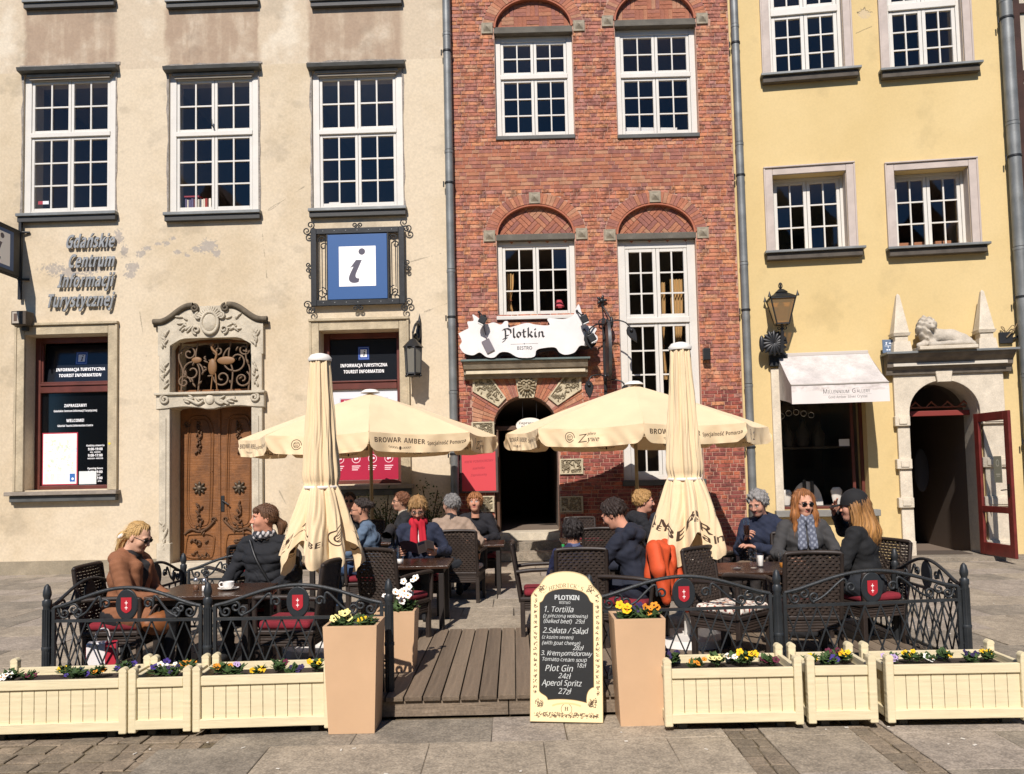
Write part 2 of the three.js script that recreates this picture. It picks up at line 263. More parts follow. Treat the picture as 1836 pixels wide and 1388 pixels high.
// window: frame, sashes, glazing bars, panes, dark room behind
function windowIn(H, R, o = {}) {
  const [u0, v0, u1, v1] = R, w = u1 - u0, h = v1 - v0, rec = o.rec ?? 0.03, fw = o.fw ?? 0.085, mat = o.mat ?? MAT.white;
  const G = sub('window', H.g, [u0, v0, -rec]);
  const tv = o.transom ? o.transom - v0 : null, th = o.th ?? 0.085;
  const fr = [rspan(0, 0, -0.1, fw, h, 0, 0.008), rspan(w - fw, 0, -0.1, w, h, 0, 0.008), rspan(fw, h - fw, -0.1, w - fw, h, -0.004, 0.008), rspan(fw, 0, -0.1, w - fw, fw * 0.6, -0.004, 0.008)];
  if (tv !== null) fr.push(rspan(fw - 0.01, tv - th / 2, -0.09, w - fw + 0.01, tv + th / 2, 0.018, 0.01));
  M('frame', fr, mat, G);
  const bands = tv === null ? [[fw * 0.6, h - fw, o.rows[0]]] : [[tv + th / 2, h - fw, o.rows[0]], [fw * 0.6, tv - th / 2, o.rows[1]]];
  const sw = o.sw ?? 0.048, gb = o.gb ?? 0.022, leaves = o.leaves ?? 2, cw = (w - 2 * fw) / leaves, perLeaf = o.cols / leaves;
  for (const [b0, b1, rows] of bands) for (let l = 0; l < leaves; l++) {
    const a0 = fw + l * cw + 0.003, a1 = fw + (l + 1) * cw - 0.003, zb = -0.07, zf = -0.014;
    const s = sub('sash', G);
    s.name = 'sash';
    const S = M('sash', [rspan(a0, b0, zb, a0 + sw, b1, zf, 0.006), rspan(a1 - sw, b0, zb, a1, b1, zf, 0.006), rspan(a0 + sw, b1 - sw, zb, a1 - sw, b1, zf - 0.002, 0.006), rspan(a0 + sw, b0, zb, a1 - sw, b0 + sw, zf - 0.002, 0.006)], mat, G);
    G.remove(s);
    const iu = a0 + sw, iw = a1 - sw - iu, iv = b0 + sw, ih = b1 - sw - iv;
    for (let c = 1; c < perLeaf; c++) M('glazing_bar', box(gb, ih, 0.03, iu + iw * c / perLeaf, iv + ih / 2, -0.034), mat, G);
    for (let r = 1; r < rows; r++) M('glazing_bar', box(iw, gb, 0.026, iu + iw / 2, iv + ih * r / rows, -0.034), mat, G);
    for (let c = 0; c < perLeaf; c++) for (let r = 0; r < rows; r++) {
      const p = M('pane', new THREE.PlaneGeometry(iw / perLeaf + 0.01, ih / rows + 0.01), o.glass ?? MAT.glass, G, [iu + iw * (c + 0.5) / perLeaf, iv + ih * (r + 0.5) / rows, -0.044]);
      p.rotation.set(rr(-0.03, 0.03), rr(-0.03, 0.03), 0);
    }
  }
  room(G, [-0.25, -0.2, w + 0.25, h + 0.15], -0.62 + rec, o.roomDepth ?? 4.5, o.roomMat ?? MAT.room);
  return G;
}
function room(G, [a, b, c, d], z0, depth, mat) {
  const z1 = z0 - depth, q = (p0, p1, p2, p3) => { const g = new THREE.BufferGeometry(); g.setAttribute('position', new THREE.Float32BufferAttribute([...p0, ...p1, ...p2, ...p0, ...p2, ...p3], 3)); g.computeVertexNormals(); return g; };
  const s = 0.1; // outer box with thickness
  return M('room_interior', [span(a - s, b - s, z1 - s, c + s, d + s, z1), span(a - s, b - s, z1, a, d + s, z0), span(c, b - s, z1, c + s, d + s, z0), span(a, b - s, z1, c, b, z0), span(a, d, z1, c, d + s, z0)], mat, G);
}
const hole = (R) => [[R[0], R[1]], [R[0], R[3]], [R[2], R[3]], [R[2], R[1]]];
function wallMesh(H, holes, mat, n = 0, depth = 0.6, parent = H.g) {
  const g = ext(shapeOf([[0, -0.1], [H.W, -0.1], [H.W, TOPV], [0, TOPV]], holes), depth, n - depth, { cs: 24 }); return M('wall', g, mat, parent);
}
const wallTex = (H, wpx, hpx, fn) => { const t = dataTex(wpx, hpx, (x, y) => fn(x * H.W, y * TOPV)); t.repeat.set(1 / H.W, 1 / TOPV); t.wrapS = t.wrapT = THREE.ClampToEdgeWrapping; return t; };
const ledge = (a, n0) => a; 

// ======== cream house ========
{
  const H = HC, g = H.g;
  const Wd = [[42, 131, 207, 383, 240], [303, 129, 463, 381, 238], [560, 124, 722, 374, 234]].map((a) => { const R = H.rect(a[0], a[1], a[2], a[3]); R.t = H.at((a[0] + a[2]) / 2, a[4])[1]; return R; });
  const up = [[52, 3, 204], [306, 2, 460], [563, 0, 716]].map(([a, y, b]) => H.rect(a, -75, b, y));
  const GL = H.rect(45, 600, 195, 878), GR = H.rect(574, 592, 718, 868);
  const D0 = H.rect(308, 727, 454, 1004), TR = H.rect(308, 607, 454, 702);
  D0[1] = 0.02;
  const arcHole = (R, rise) => { const n = 10, a = [[R[0], R[1]], [R[0], R[3] - rise]]; for (let i = 0; i <= n; i++) { const t = i / n; a.push([mix(R[0], R[2], 0.04 + 0.92 * t), R[3] - rise * 0.25 + Math.sin(t * Math.PI) * rise * 0.25 + (Math.abs(t - 0.5) < 0.26 ? 0.012 : 0) - (i === 0 || i === n ? rise * 0.2 : 0)]); } a.push([R[2], R[3] - rise], [R[2], R[1]]); return a; };
  // plaster: warm cream, browner repairs under the upper sills, peeled patches beside the lettering
  const vLine = H.at(480, 116)[1];
  const rep3 = [[46, 208], [300, 462], [555, 720]].map(([a, b]) => [H.at(a, 60)[0], H.at(b, 60)[0]]);
  const peel = [[95, 484, 22, 13], [130, 488, 30, 10], [165, 480, 26, 12], [212, 425, 8, 12], [222, 450, 6, 11], [238, 480, 14, 9], [233, 495, 10, 8], [252, 455, 9, 8], [262, 446, 10, 5], [282, 438, 10, 4], [298, 437, 8, 5], [310, 428, 8, 4], [318, 452, 8, 4], [372, 442, 14, 12], [352, 447, 8, 6], [388, 455, 8, 8], [335, 458, 6, 4], [190, 440, 10, 10]].map(([x, y, a, b]) => [...H.at(x, y), a / 103, b / 103]);
  const cA = hex(0xccbda3), cB = hex(0xc0af92), cTop = hex(0xc2b299), cTopL = hex(0xd0c4ae), cPatch = hex(0xa18c76), cGrey = hex(0xa29a90);
  const cracks = [[480, 378, 545, 335], [478, 500, 470, 420], [250, 560, 262, 640], [760, 560, 800, 545], [30, 640, 22, 760], [500, 880, 530, 940], [735, 470, 790, 455]].map(([a, b, c, d]) => [...H.at(a, b), ...H.at(c, d)]);
  const tex = wallTex(H, 1024, 1280, (u, v) => {
    const n1 = nC(u / 5.3, v / 5.3), n2 = nA(u / 1.7 + 0.3, v / 1.7), n3 = nB(u / 0.6, v / 0.6);
    let t = clamp((n1 - 0.5) * 2.4 + (n2 - 0.5) * 1.1 + 0.45), c = [0, 1, 2].map((k) => mix(cA[k], cB[k], t));
    if (v > vLine + 0.02 * (n3 - 0.5)) {
      const q = clamp((n2 - 0.45) * 3.2 + (n1 - 0.5) * 2); c = [0, 1, 2].map((k) => mix(cTop[k], cTopL[k], q));
      let p = 0; for (const [a, b] of rep3) p = Math.max(p, sst(a - 0.06 + 0.16 * (n2 - 0.5), a + 0.05 + 0.16 * (n2 - 0.5), u) * (1 - sst(b - 0.05 + 0.16 * (n1 - 0.5), b + 0.08 + 0.2 * (n2 - 0.5), u)));
      const drip = sst(0.4, 0.62, nB(u / 2.2, v / 14)) * 0.4; p *= clamp(0.92 - drip * 0.6 - (n2 - 0.5) * 0.9); c = [0, 1, 2].map((k) => mix(c[k], cPatch[k], p));
    }
    for (const [pu, pv, ra, rb] of peel) { const du = (u - pu) / ra, dv = (v - pv) / rb, d = Math.sqrt(du * du + dv * dv) + (n3 - 0.5) * 1.9 + (n2 - 0.5) * 1.2; if (d < 0.95) c = [0, 1, 2].map((k) => mix(c[k], cGrey[k], sst(0.95, 0.75, d) * 0.85)); }
    const st = sst(0.62, 0.78, nA(u / 3.1 + 0.6, v / 2.6 + 0.2)) * 0.07; c = c.map((x) => x * (1 - st));
    for (const [x0, y0, x1, y1] of cracks) { const L = Math.hypot(x1 - x0, y1 - y0), t = clamp(((u - x0) * (x1 - x0) + (v - y0) * (y1 - y0)) / (L * L)), d = Math.hypot(u - mix(x0, x1, t), v - mix(y0, y1, t)) + 0.05 * (n2 - 0.5) * (t > 0.02 && t < 0.98 ? 1 : 0); if (Math.abs(d) < 0.006) c = c.map((x) => x * 0.8); }
    return c.map((x) => x * (0.94 + 0.12 * n3));
  });
  const plaster = std(0xffffff, 0.92, { map: tex, bump: 0.006, bumpTex: bumpC, uv: true });
  wallMesh(H, [...Wd.map(hole), ...up.map(hole), hole(GL), hole(GR), arcHole(D0, 0.06).reverse(), arcHole(TR, 0.16).reverse()], plaster);
  const pl = mapped(0xa39780, 0x8d826d, 1.4, 0.92, 0.006, { speck: 0.05 });
  const vp = H.at(120, 1005)[1];
  M('plinth', [rspan(0, -0.05, 0.001, D0[0] - 0.22, vp, 0.05, 0.006)], pl, g); M('plinth', [rspan(D0[2] + 0.22, -0.05, 0.001, H.W - 0.02, vp, 0.05, 0.006)], pl, g);
  // upper windows
  const crumb = mapped(0xaaa196, 0x8b8378, 0.5, 0.95, 0.02, { speck: 0.1 });
  Wd.forEach((R, i) => {
    const G = windowIn(H, R, { transom: R.t, rows: [2, 3], cols: 4, rec: 0.035, fw: 0.12, sw: 0.05, gb: 0.026 });
    const w = R[2] - R[0], h = R[3] - R[1];
    M('window_hood', [ext([[0, 0], [0.13, 0.02], [0.15, 0.075], [0, 0.13]], w + 0.12, 0).rotateY(-Math.PI / 2).translate(w + 0.06, h - 0.01, 0.035)], MAT.zincDark, G);
    M('head_moulding', [rspan(0.06, h - 0.075, 0.036, w - 0.06, h - 0.02, 0.075, 0.01), rspan(0.1, h - 0.12, 0.036, w - 0.1, h - 0.076, 0.055, 0.01)], mapped(0x9a9183, 0x857c6f, 0.6, 0.8, 0.002), G);
    M('sill', [rspan(-0.06, -0.06, -0.1, w + 0.06, -0.002, 0.16, 0.01)], MAT.zinc, G); M('sill_apron', [rspan(-0.045, -0.155, 0.036, w + 0.045, -0.061, 0.125, 0.008)], MAT.dark, G);
    // rough unpainted plaster left round the frame
    const edge = (a, b, horiz) => { const n = 14, pts = []; for (let k = 0; k <= n; k++) { const t = k / n; pts.push(horiz ? [mix(a[0], b[0], t), a[1] + rr(0.02, 0.055)] : [a[0] + rr(0.012, 0.05) * a[2], mix(a[1], b[1], t)]); } for (let k = n; k >= 0; k--) { const t = k / n; pts.push(horiz ? [mix(a[0], b[0], t), a[1]] : [a[0], mix(a[1], b[1], t)]); } return pts; };
    M('repair_plaster', [ext(edge([-0.08, h + 0.12], [w + 0.08, 0], true), 0.012, 0.036), ext(edge([-0.001, 0, -1], [0, h + 0.1], false).reverse(), 0.01, 0.036), ext(edge([w + 0.001, 0, 1], [0, h + 0.1], false), 0.01, 0.036)], crumb, G);
    if (i === 1) {
      const cols = [0x9c2f2a, 0xd8d2c4, 0xe3ddcf, 0x6b3b33, 0xb9b2a2, 0xd7cdb8, 0x554a66]; let x = 0.2;
      for (let k = 0; k < 13; k++) { const t = rr(0.025, 0.05); M('book', rbox(t - 0.003, rr(0.19, 0.25), 0.16, x + t / 2, 0.21, -0.24), std(pick(cols), 0.7), G); x += t; }
      M('book', rbox(0.3, 0.03, 0.2, 0.34, 0.36, -0.24), std(0x8f2a2c, 0.7), G); M('window_handle', tube([[w / 2, 0.6 * h, 0.01], [w / 2 - 0.02, 0.62 * h, 0.05], [w / 2 - 0.03, 0.66 * h, 0.05]], 0.012), MAT.dark, G);
      M('shelf', rspan(0.1, 0.06, -0.34, w - 0.1, 0.085, -0.14, 0.004), MAT.white, G);
    }
    if (i === 2) M('paper', box(0.2, 0.13, 0.004, 0.33, 0.14, -0.2), std(0xd8d4cc, 0.8), G);
    if (i === 0) M('sticker', box(0.19, 0.06, 0.002, 0.32, 0.24, -0.052), printMat(printTex(128, 40, (x, w2, h2) => { x.fillStyle = '#ddd'; x.fillRect(0, 0, w2, h2); x.fillStyle = '#a62b30'; x.fillRect(0, 0, 56, h2); }), 0.5), G);
  });
  up.forEach((R) => { const G = windowIn(H, R, { rows: [1], cols: 4, rec: 0.035, fw: 0.12 }); const w = R[2] - R[0]; M('sill', [rspan(-0.06, -0.05, -0.1, w + 0.06, -0.002, 0.16, 0.01)], MAT.zinc, G); M('sill_apron', [rspan(-0.045, -0.14, 0.036, w + 0.045, -0.051, 0.125, 0.008)], MAT.dark, G); });
  // ground-floor information windows
  const sur = mapped(0xcbbb9c, 0xaf9f82, 0.7, 0.9, 0.008, { speck: 0.06 });
  const infoGlass = std(0x10131a, 0.08, { uv: true, physical: true });
  function infoWindow(R, y, open, tz) {
    const [u0, v0, u1, v1] = R, w = u1 - u0, h = v1 - v0, G = sub('information_window', g, [u0, v0, 0]);
    const sw = 0.16;
    M('stone_surround', [rspan(-sw, -0.02, 0.001, 0, h + sw, 0.05, 0.01), rspan(w, -0.02, 0.001, w + sw, h + sw, 0.05, 0.01), rspan(0, h, 0.001, w, h + sw, 0.047, 0.01), rspan(-sw - 0.02, h + sw, 0.001, w + sw + 0.02, h + sw + 0.05, 0.085, 0.012), rspan(-sw - 0.012, -0.02, 0.001, -sw + 0.03, h + sw - 0.001, 0.064, 0.008), rspan(w + sw - 0.03, -0.02, 0.001, w + sw + 0.012, h + sw - 0.001, 0.064, 0.008)], sur, G);
    M('sill', [rspan(-sw - 0.1, -0.09, -0.3, w + sw + 0.06, -0.021, 0.17, 0.012)], mapped(0xa3988a, 0x857a6c, 0.6, 0.9, 0.006), G); M('sill_apron', [rspan(-sw - 0.04, -0.2, 0.001, w + sw + 0.02, -0.091, 0.11, 0.012)], MAT.zincDark, G);
    const z = -0.28, fw = 0.1, tv = y - v0;
    M('frame', [rspan(0, 0, z - 0.08, fw, h, z, 0.01), rspan(w - fw, 0, z - 0.08, w, h, z, 0.01), rspan(fw, h - fw, z - 0.08, w - fw, h, z, 0.01), rspan(fw, 0, z - 0.08, w - fw, 0.07, z, 0.01), rspan(fw, tv - 0.07, z - 0.08, w - fw, tv + 0.05, z + 0.015, 0.01), rspan(fw, tv + 0.055, z - 0.07, w - fw, tv + 0.085, z + 0.035, 0.006)], MAT.brown, G);
    room(G, [-0.2, -0.15, w + 0.2, h + 0.15], -0.62, 4, MAT.roomDark);
    const up2 = sub('fanlight', G);
    const uh = h - fw - tv - 0.1, ug = sub('x', G); G.remove(ug); G.remove(up2);
    const iw = w - 2 * fw;
    const upper = printTex(768, 400, (x, W2, H2) => {
      x.fillStyle = '#1e2126'; x.fillRect(0, 0, W2, H2); x.fillStyle = '#2d4a94'; x.fillRect(320, 70, 128, 128); x.strokeStyle = '#8fa3cf'; x.lineWidth = 4; x.strokeRect(330, 80, 108, 108); x.fillStyle = '#f2f2f0'; x.fillRect(347, 97, 74, 74);
      text(x, 'i', 384, 136, 78, { font: 'serif', style: 'italic', color: '#20242e' });
      text(x, 'INFORMACJA TURYSTYCZNA', 384, 250, 44, { sx: 0.92 }); text(x, 'TOURIST INFORMATION', 384, 310, 44, { sx: 0.92 });
    });
    const um = new THREE.MeshPhysicalMaterial({ map: upper, roughness: 0.12 });
    const top = M('fanlight_pane', new THREE.PlaneGeometry(iw, uh), um, G, [w / 2, tv + 0.09 + uh / 2, z - 0.06]);
    if (open) { top.rotation.x = -0.16; top.position.z -= 0.1; M('fanlight_frame', [rspan(fw, tv + 0.09, z - 0.06, fw + 0.035, h - fw, z - 0.02, 0.004).applyMatrix4(new THREE.Matrix4().makeShear(0, 0, 0, 0, 0, 0)), rspan(fw, tv + 0.086, z - 0.07, w - fw, tv + 0.13, z - 0.01, 0.004)], MAT.brown, G); }
    return { G, w, h, tv, z, fw, iw };
  }
  {
    const a = infoWindow(GL, H.at(120, 694)[1], true);
    const lower = printTex(700, 860, (x, W2, H2) => {
      x.fillStyle = '#0c0e11'; x.fillRect(0, 0, W2, H2);
      text(x, 'ZAPRASZAMY!', 330, 118, 40, { sx: 0.85 }); text(x, 'Gdańskie Centrum Informacji Turystycznej', 330, 168, 26, { sx: 0.8 });
      text(x, 'WELCOME!', 330, 258, 40, { sx: 0.85 }); text(x, 'Gdańsk Tourist Information Centre', 330, 306, 26, { sx: 0.8 });
      let y = 482; for (const [s, k] of [['Godziny otwarcia', 24], ['9:00-19:00', 34], ['MAJ - SIERPIEŃ', 16], ['9:00-17:00', 34], ['WRZESIEŃ - KWIECIEŃ', 16], ['', 60], ['Opening hours', 24], ['9:00-19:00', 34], ['MAY - AUGUST', 16], ['9:00-17:00', 34], ['SEPTEMBER - APRIL', 16]]) { y += k * 0.55; text(x, s, 530, y, k, { sx: 0.9 }); y += k * 0.6; }
    });
    const lh = a.tv - 0.07 - 0.07;
    M('shop_pane', new THREE.PlaneGeometry(a.iw, lh), new THREE.MeshPhysicalMaterial({ map: lower, roughness: 0.1 }), a.G, [a.w / 2, 0.07 + lh / 2, a.z - 0.05]);
    const mapT = printTex(512, 720, (x, W2, H2) => {
      x.fillStyle = '#f4f1ea'; x.fillRect(0, 0, W2, H2); const R2 = (a2, b2) => a2 + (b2 - a2) * rnd();
      for (let k = 0; k < 60; k++) { x.fillStyle = pick(['#d9e6bd', '#e7efd3', '#cfe0c4']); x.beginPath(); x.ellipse(R2(20, 470), R2(30, 540), R2(6, 34), R2(5, 20), R2(0, 3), 0, 7); x.fill(); }
      x.fillStyle = '#cfe3ee'; x.beginPath(); x.moveTo(400, 240); x.lineTo(512, 200); x.lineTo(512, 270); x.lineTo(420, 275); x.fill();
      for (let k = 0; k < 150; k++) { x.strokeStyle = pick(['#c9b7a0', '#bfc7b0', '#d3a49a', '#a9b8a4', '#b7b7c0']); x.lineWidth = R2(1, 3.5); const px = R2(30, 480), py = R2(40, 540), an = pick([0.4, 1.9, 0.1, 2.4]); x.beginPath(); x.moveTo(px, py); x.lineTo(px + R2(12, 90) * Math.cos(an), py + R2(12, 90) * Math.sin(an)); x.stroke(); }
      for (let k = 0; k < 90; k++) { x.fillStyle = pick(['#7fae63', '#c66a5a', '#6c6f86', '#d39b4b']); x.fillRect(R2(120, 420), R2(160, 520), 6, 6); }
      for (let c = 0; c < 4; c++) for (let k = 0; k < 14; k++) { x.fillStyle = c === 1 ? '#c98f88' : '#a9a39b'; x.fillRect(24 + c * 92, 575 + k * 9, R2(40, 78), 3); }
      x.fillStyle = '#2e64a8'; x.fillRect(408, 575, 84, 118); x.fillStyle = '#f0f0f0'; x.beginPath(); x.arc(455, 650, 18, 0, 7); x.fill();
    });
    M('map_poster', span(0, 0, 0, 0.64, 0.93, 0.008).translate(a.fw + 0.02, 0.08, a.z - 0.045), std(0xb2384a, 0.5), a.G); M('map_print', new THREE.PlaneGeometry(0.6, 0.89), printMat(mapT, 0.55), a.G, [a.fw + 0.34, 0.545, a.z - 0.034]);
    M('leaflet', box(0.31, 0.23, 0.004, a.fw + 0.84, 0.2, a.z - 0.042), std(0xcfd4d2, 0.6), a.G);
    M('yellow_sticker', cyl(0.022, 0.022, 0.002, 0, 0, 0).rotateX(Math.PI / 2).translate(a.w + 0.04, 0.78, 0.052), std(0xd9c53a, 0.6), a.G);
  }
  {
    const a = infoWindow(GR, H.at(646, 688)[1], false);
    const lh = a.tv - 0.07 - 0.07;
    const poster = printTex(640, 860, (x, W2, H2) => {
      x.fillStyle = '#d3d6da'; x.fillRect(0, 0, W2, H2); x.fillStyle = '#b9bcc2'; x.fillRect(90, 80, 460, 180); x.fillStyle = '#a52440'; x.fillRect(100, 90, 260, 60); text(x, "IT'S NICE", 230, 120, 46, { color: '#f4e9ea' });
      x.fillStyle = '#a3233f'; x.fillRect(0, 500, W2, 360);
      text(x, 'JUŻ', 320, 545, 60); for (let k = 0; k < 4; k++) { const cx = 85 + k * 155; x.strokeStyle = '#f1dfe2'; x.lineWidth = 5; x.beginPath(); x.arc(cx, 660, 38, 0, 7); x.stroke(); x.fillStyle = '#f1dfe2'; x.beginPath(); x.arc(cx - 8, 662, 11, 0, 7); x.arc(cx + 12, 656, 10, 0, 7); x.fill(); for (let m = 0; m < 3; m++) x.fillRect(cx - 40, 725 + m * 18, 80 - m * 12, 7); }
    });
    M('window_poster', new THREE.PlaneGeometry(a.iw, lh), printMat(poster, 0.35), a.G, [a.w / 2, 0.07 + lh / 2, a.z - 0.03]);
  }
  // carved door case
  {
    const G = sub('door_portal', g, [(D0[0] + D0[2]) / 2, 0, 0]), hw = (D0[2] - D0[0]) / 2, jw = 0.19;
    const vSp = TR[1], vCorn = H.at(288, 582)[1], vTop = H.at(380, 552)[1], vLint = D0[3], vT1 = TR[3];
    const J2 = [];
    for (const s of [-1, 1]) { J2.push(rspan(Math.min(s * hw, s * (hw + jw)), 0, 0.001, Math.max(s * hw, s * (hw + jw)), vCorn - 0.02, 0.09, 0.012), rspan(Math.min(s * (hw + 0.06), s * (hw + 0.13)), 0.55, 0.092, Math.max(s * (hw + 0.06), s * (hw + 0.13)), vLint - 0.2, 0.105, 0.008), rspan(s * (hw + jw / 2) - 0.12, 0, 0.0, s * (hw + jw / 2) + 0.12, 0.5, 0.12, 0.012)); }
    M('jambs', J2, MAT.stone, G);
    // crossbar between door and fanlight with a wavy underside
    const wav = (y, amp) => { const a = []; for (let i = 0; i <= 24; i++) { const t = i / 24 * 2 - 1; a.push([t * (hw + jw + 0.03), y + amp * (Math.cos(t * Math.PI * 2) * 0.5 + (Math.abs(t) < 0.16 ? 0.4 : 0))]); } return a; };
    M('crossbar', [ext([...wav(vLint - 0.03, -0.035), ...wav(vSp - 0.02, 0).reverse()], 0.1, 0.002, { bevel: 0.012 }), rspan(-hw - jw - 0.06, vSp - 0.06, 0.003, hw + jw + 0.06, vSp - 0.012, 0.16, 0.014)], MAT.stone, G);
    // head above the fanlight: curved pediment
    const curve = (x) => { const t = Math.abs(x) / (hw + jw + 0.08); return vCorn + 0.02 + (vTop - vCorn) * (t < 0.35 ? 1 : t > 0.92 ? 0 : 0.5 + 0.5 * Math.cos((t - 0.35) / 0.57 * Math.PI)); };
    const topPts = [], n = 40; for (let i = 0; i <= n; i++) { const x = mix(-(hw + jw + 0.02), hw + jw + 0.02, i / n); topPts.push([x, curve(x)]); }
    const under = []; for (let i = 0; i <= 16; i++) { const t = i / 16; under.push([mix(hw, -hw, t), vT1 - 0.12 + 0.12 * Math.min(1, Math.sin(t * Math.PI) * 2.2)]); }
    M('pediment', [ext([...topPts, [hw + jw + 0.02, vT1 - 0.3], [hw, vT1 - 0.3], ...under, [-hw, vT1 - 0.3], [-hw - jw - 0.02, vT1 - 0.3]].reverse(), 0.09, 0.001)], MAT.stone, G);
    const corn = (a, b) => { const q = []; for (let i = 0; i <= 20; i++) { const x = mix(a, b, i / 20); q.push([x, curve(x) + 0.012, 0.1]); } return q; };
    const cs = []; for (const s of [-1, 1]) { const q = corn(s * (hw + jw + 0.1), s * 0.3); cs.push(tube(q, 0.05, 30, 8), tube(q.map((p) => [p[0], p[1] - 0.06, 0.06]), 0.035, 30, 8)); cs.push(tube(spiral(s * 0.27, curve(0) - 0.04, 0.07, 0.015, Math.PI / 2, s * 1.3, 0.12), 0.022, 26, 7)); }
    M('cornice', cs, mapped(0x746957, 0x5a5144, 0.4, 0.9, 0.004), G);
    // rocaille: shell, cartouche, scrolls and leaves as raised forms
    const leaf = (x, y, a, L, W2, z = 0.1) => ball(1, 0, 0, 0, L, W2, 0.028, 8).translate(L * 0.7, 0, 0).rotateZ(a).translate(x, y, z);
    const orn = [];
    const cy = (curve(0) + vT1) / 2 - 0.02;
    orn.push(ball(0.15, 0, cy, 0.1, 0.9, 1.15, 0.4)); orn.push(new THREE.TorusGeometry(0.15, 0.028, 8, 28).scale(0.95, 1.25, 1).translate(0, cy, 0.12));
    for (let k = 0; k < 13; k++) { const a = mix(0.15, 0.85, k / 12) * Math.PI; orn.push(leaf(0.13 * Math.cos(a), cy + 0.17 * Math.sin(a), a, 0.075, 0.022, 0.12)); }
    for (const s of [-1, 1]) {
      orn.push(tube(spiral(s * 0.2, cy + 0.12, 0.06, 0.012, Math.PI * (s > 0 ? 0.5 : 0.5), -s * 1.4, 0.12), 0.02, 24, 6), tube(spiral(s * 0.24, cy - 0.12, 0.075, 0.015, -Math.PI / 2, s * 1.3, 0.11), 0.02, 24, 6));
      for (let k = 0; k < 9; k++) orn.push(leaf(s * rr(0.28, 0.5), cy + rr(-0.13, 0.12), (s > 0 ? 0 : Math.PI) + rr(-0.9, 0.9), rr(0.05, 0.09), 0.02, 0.1));
      for (const [yy, hh] of [[vT1 - 0.03, 0.26], [vSp + 0.28, 0.42], [0.62, 0.5]]) for (let k = 0; k < 9; k++) orn.push(leaf(s * (hw + 0.09) + rr(-0.03, 0.03), yy - hh / 2 + hh * k / 9, Math.PI / 2 + rr(-0.9, 0.9), rr(0.045, 0.075), 0.022, 0.1));
      orn.push(tube(spiral(s * (hw + 0.07), vSp - 0.13, 0.08, 0.015, Math.PI / 2, -s * 1.5, 0.13), 0.024, 26, 6), tube([[s * 0.1, vSp - 0.17, 0.13], [s * 0.2, vSp - 0.22, 0.13], [s * 0.33, vSp - 0.16, 0.13], [s * 0.45, vSp - 0.13, 0.13]], 0.028, 20, 6));
      for (let k = 0; k < 7; k++) orn.push(leaf(s * rr(0.12, 0.4), vSp - 0.15 + rr(-0.05, 0.04), (s > 0 ? 0 : Math.PI) + rr(-0.8, 0.8), 0.06, 0.02, 0.13));
    }
    orn.push(ball(0.085, 0, vSp - 0.15, 0.11, 1, 1.1, 0.5));
    M('carved_ornament', orn, MAT.stone, G);
    // fanlight with wrought grille
    const wood = std(0x8d5a2c, 0.62, { map: rep(mottle(0x8d5a2c, 0x6b4322, { speck: 0.08 }), 0.7), bump: 0.004, bumpTex: grainM });
    const woodDark = std(0x6a4a2e, 0.7, { map: rep(mottle(0x6a4a2e, 0x4d3724, { speck: 0.1 }), 0.5), bump: 0.004, bumpTex: grainM });
    M('fanlight_frame', [rspan(-hw, vSp, -0.22, -hw + 0.05, vT1, -0.15, 0.006), rspan(hw - 0.05, vSp, -0.22, hw, vT1, -0.15, 0.006), rspan(-hw + 0.05, vSp, -0.22, hw - 0.05, vSp + 0.05, -0.15, 0.006), rspan(-hw + 0.05, vT1 - 0.05, -0.22, hw - 0.05, vT1, -0.15, 0.006)], wood, G);
    M('fanlight_pane', new THREE.PlaneGeometry(2 * hw - 0.1, vT1 - vSp - 0.1), MAT.glass, G, [0, (vSp + vT1) / 2, -0.19]);
    room(G, [-hw - 0.1, 0, hw + 0.1, vT1 + 0.1], -0.62, 3, MAT.roomDark);
    const rust = std(0x6a5642, 0.7, { bump: 0.002 }), gc = (vSp + vT1) / 2, gh = (vT1 - vSp) / 2, z = -0.08, gr = [];
    const S = (cx, cyy, r, a0, t) => gr.push(tube(spiral(cx, gc + cyy, r, r * 0.2, a0, t, z, 22), 0.016, 30, 6));
    S(-0.5 * hw * 1.1, -0.1, 0.2, 0, 1.4); S(-0.62 * hw, 0.22, 0.14, Math.PI, -1.4); S(-0.75 * hw, -0.28, 0.12, 0, 1.3); S(0.55 * hw, 0.08, 0.26, 2, 1.2); S(0.7 * hw, -0.25, 0.15, 1, -1.4); S(0.2 * hw, -0.22, 0.15, 3, 1.3); S(0.75 * hw, 0.27, 0.1, 0, -1.4); S(0.1 * hw, 0.26, 0.1, 2, 1.3);
    for (const x of [-0.82, -0.4, 0.42, 0.85]) gr.push(tube([[x * hw, gc - gh, z], [x * hw + 0.03, gc - 0.1, z], [x * hw - 0.04, gc + 0.14, z], [x * hw, gc + gh - 0.05, z]], 0.015, 20, 6));
    for (let k = 0; k < 26; k++) gr.push(leaf(rr(-0.85, 0.85) * hw, gc + rr(-0.8, 0.8) * gh, rr(0, 6), rr(0.03, 0.055), 0.016, z + 0.01));
    M('wrought_grille', gr, rust, G);
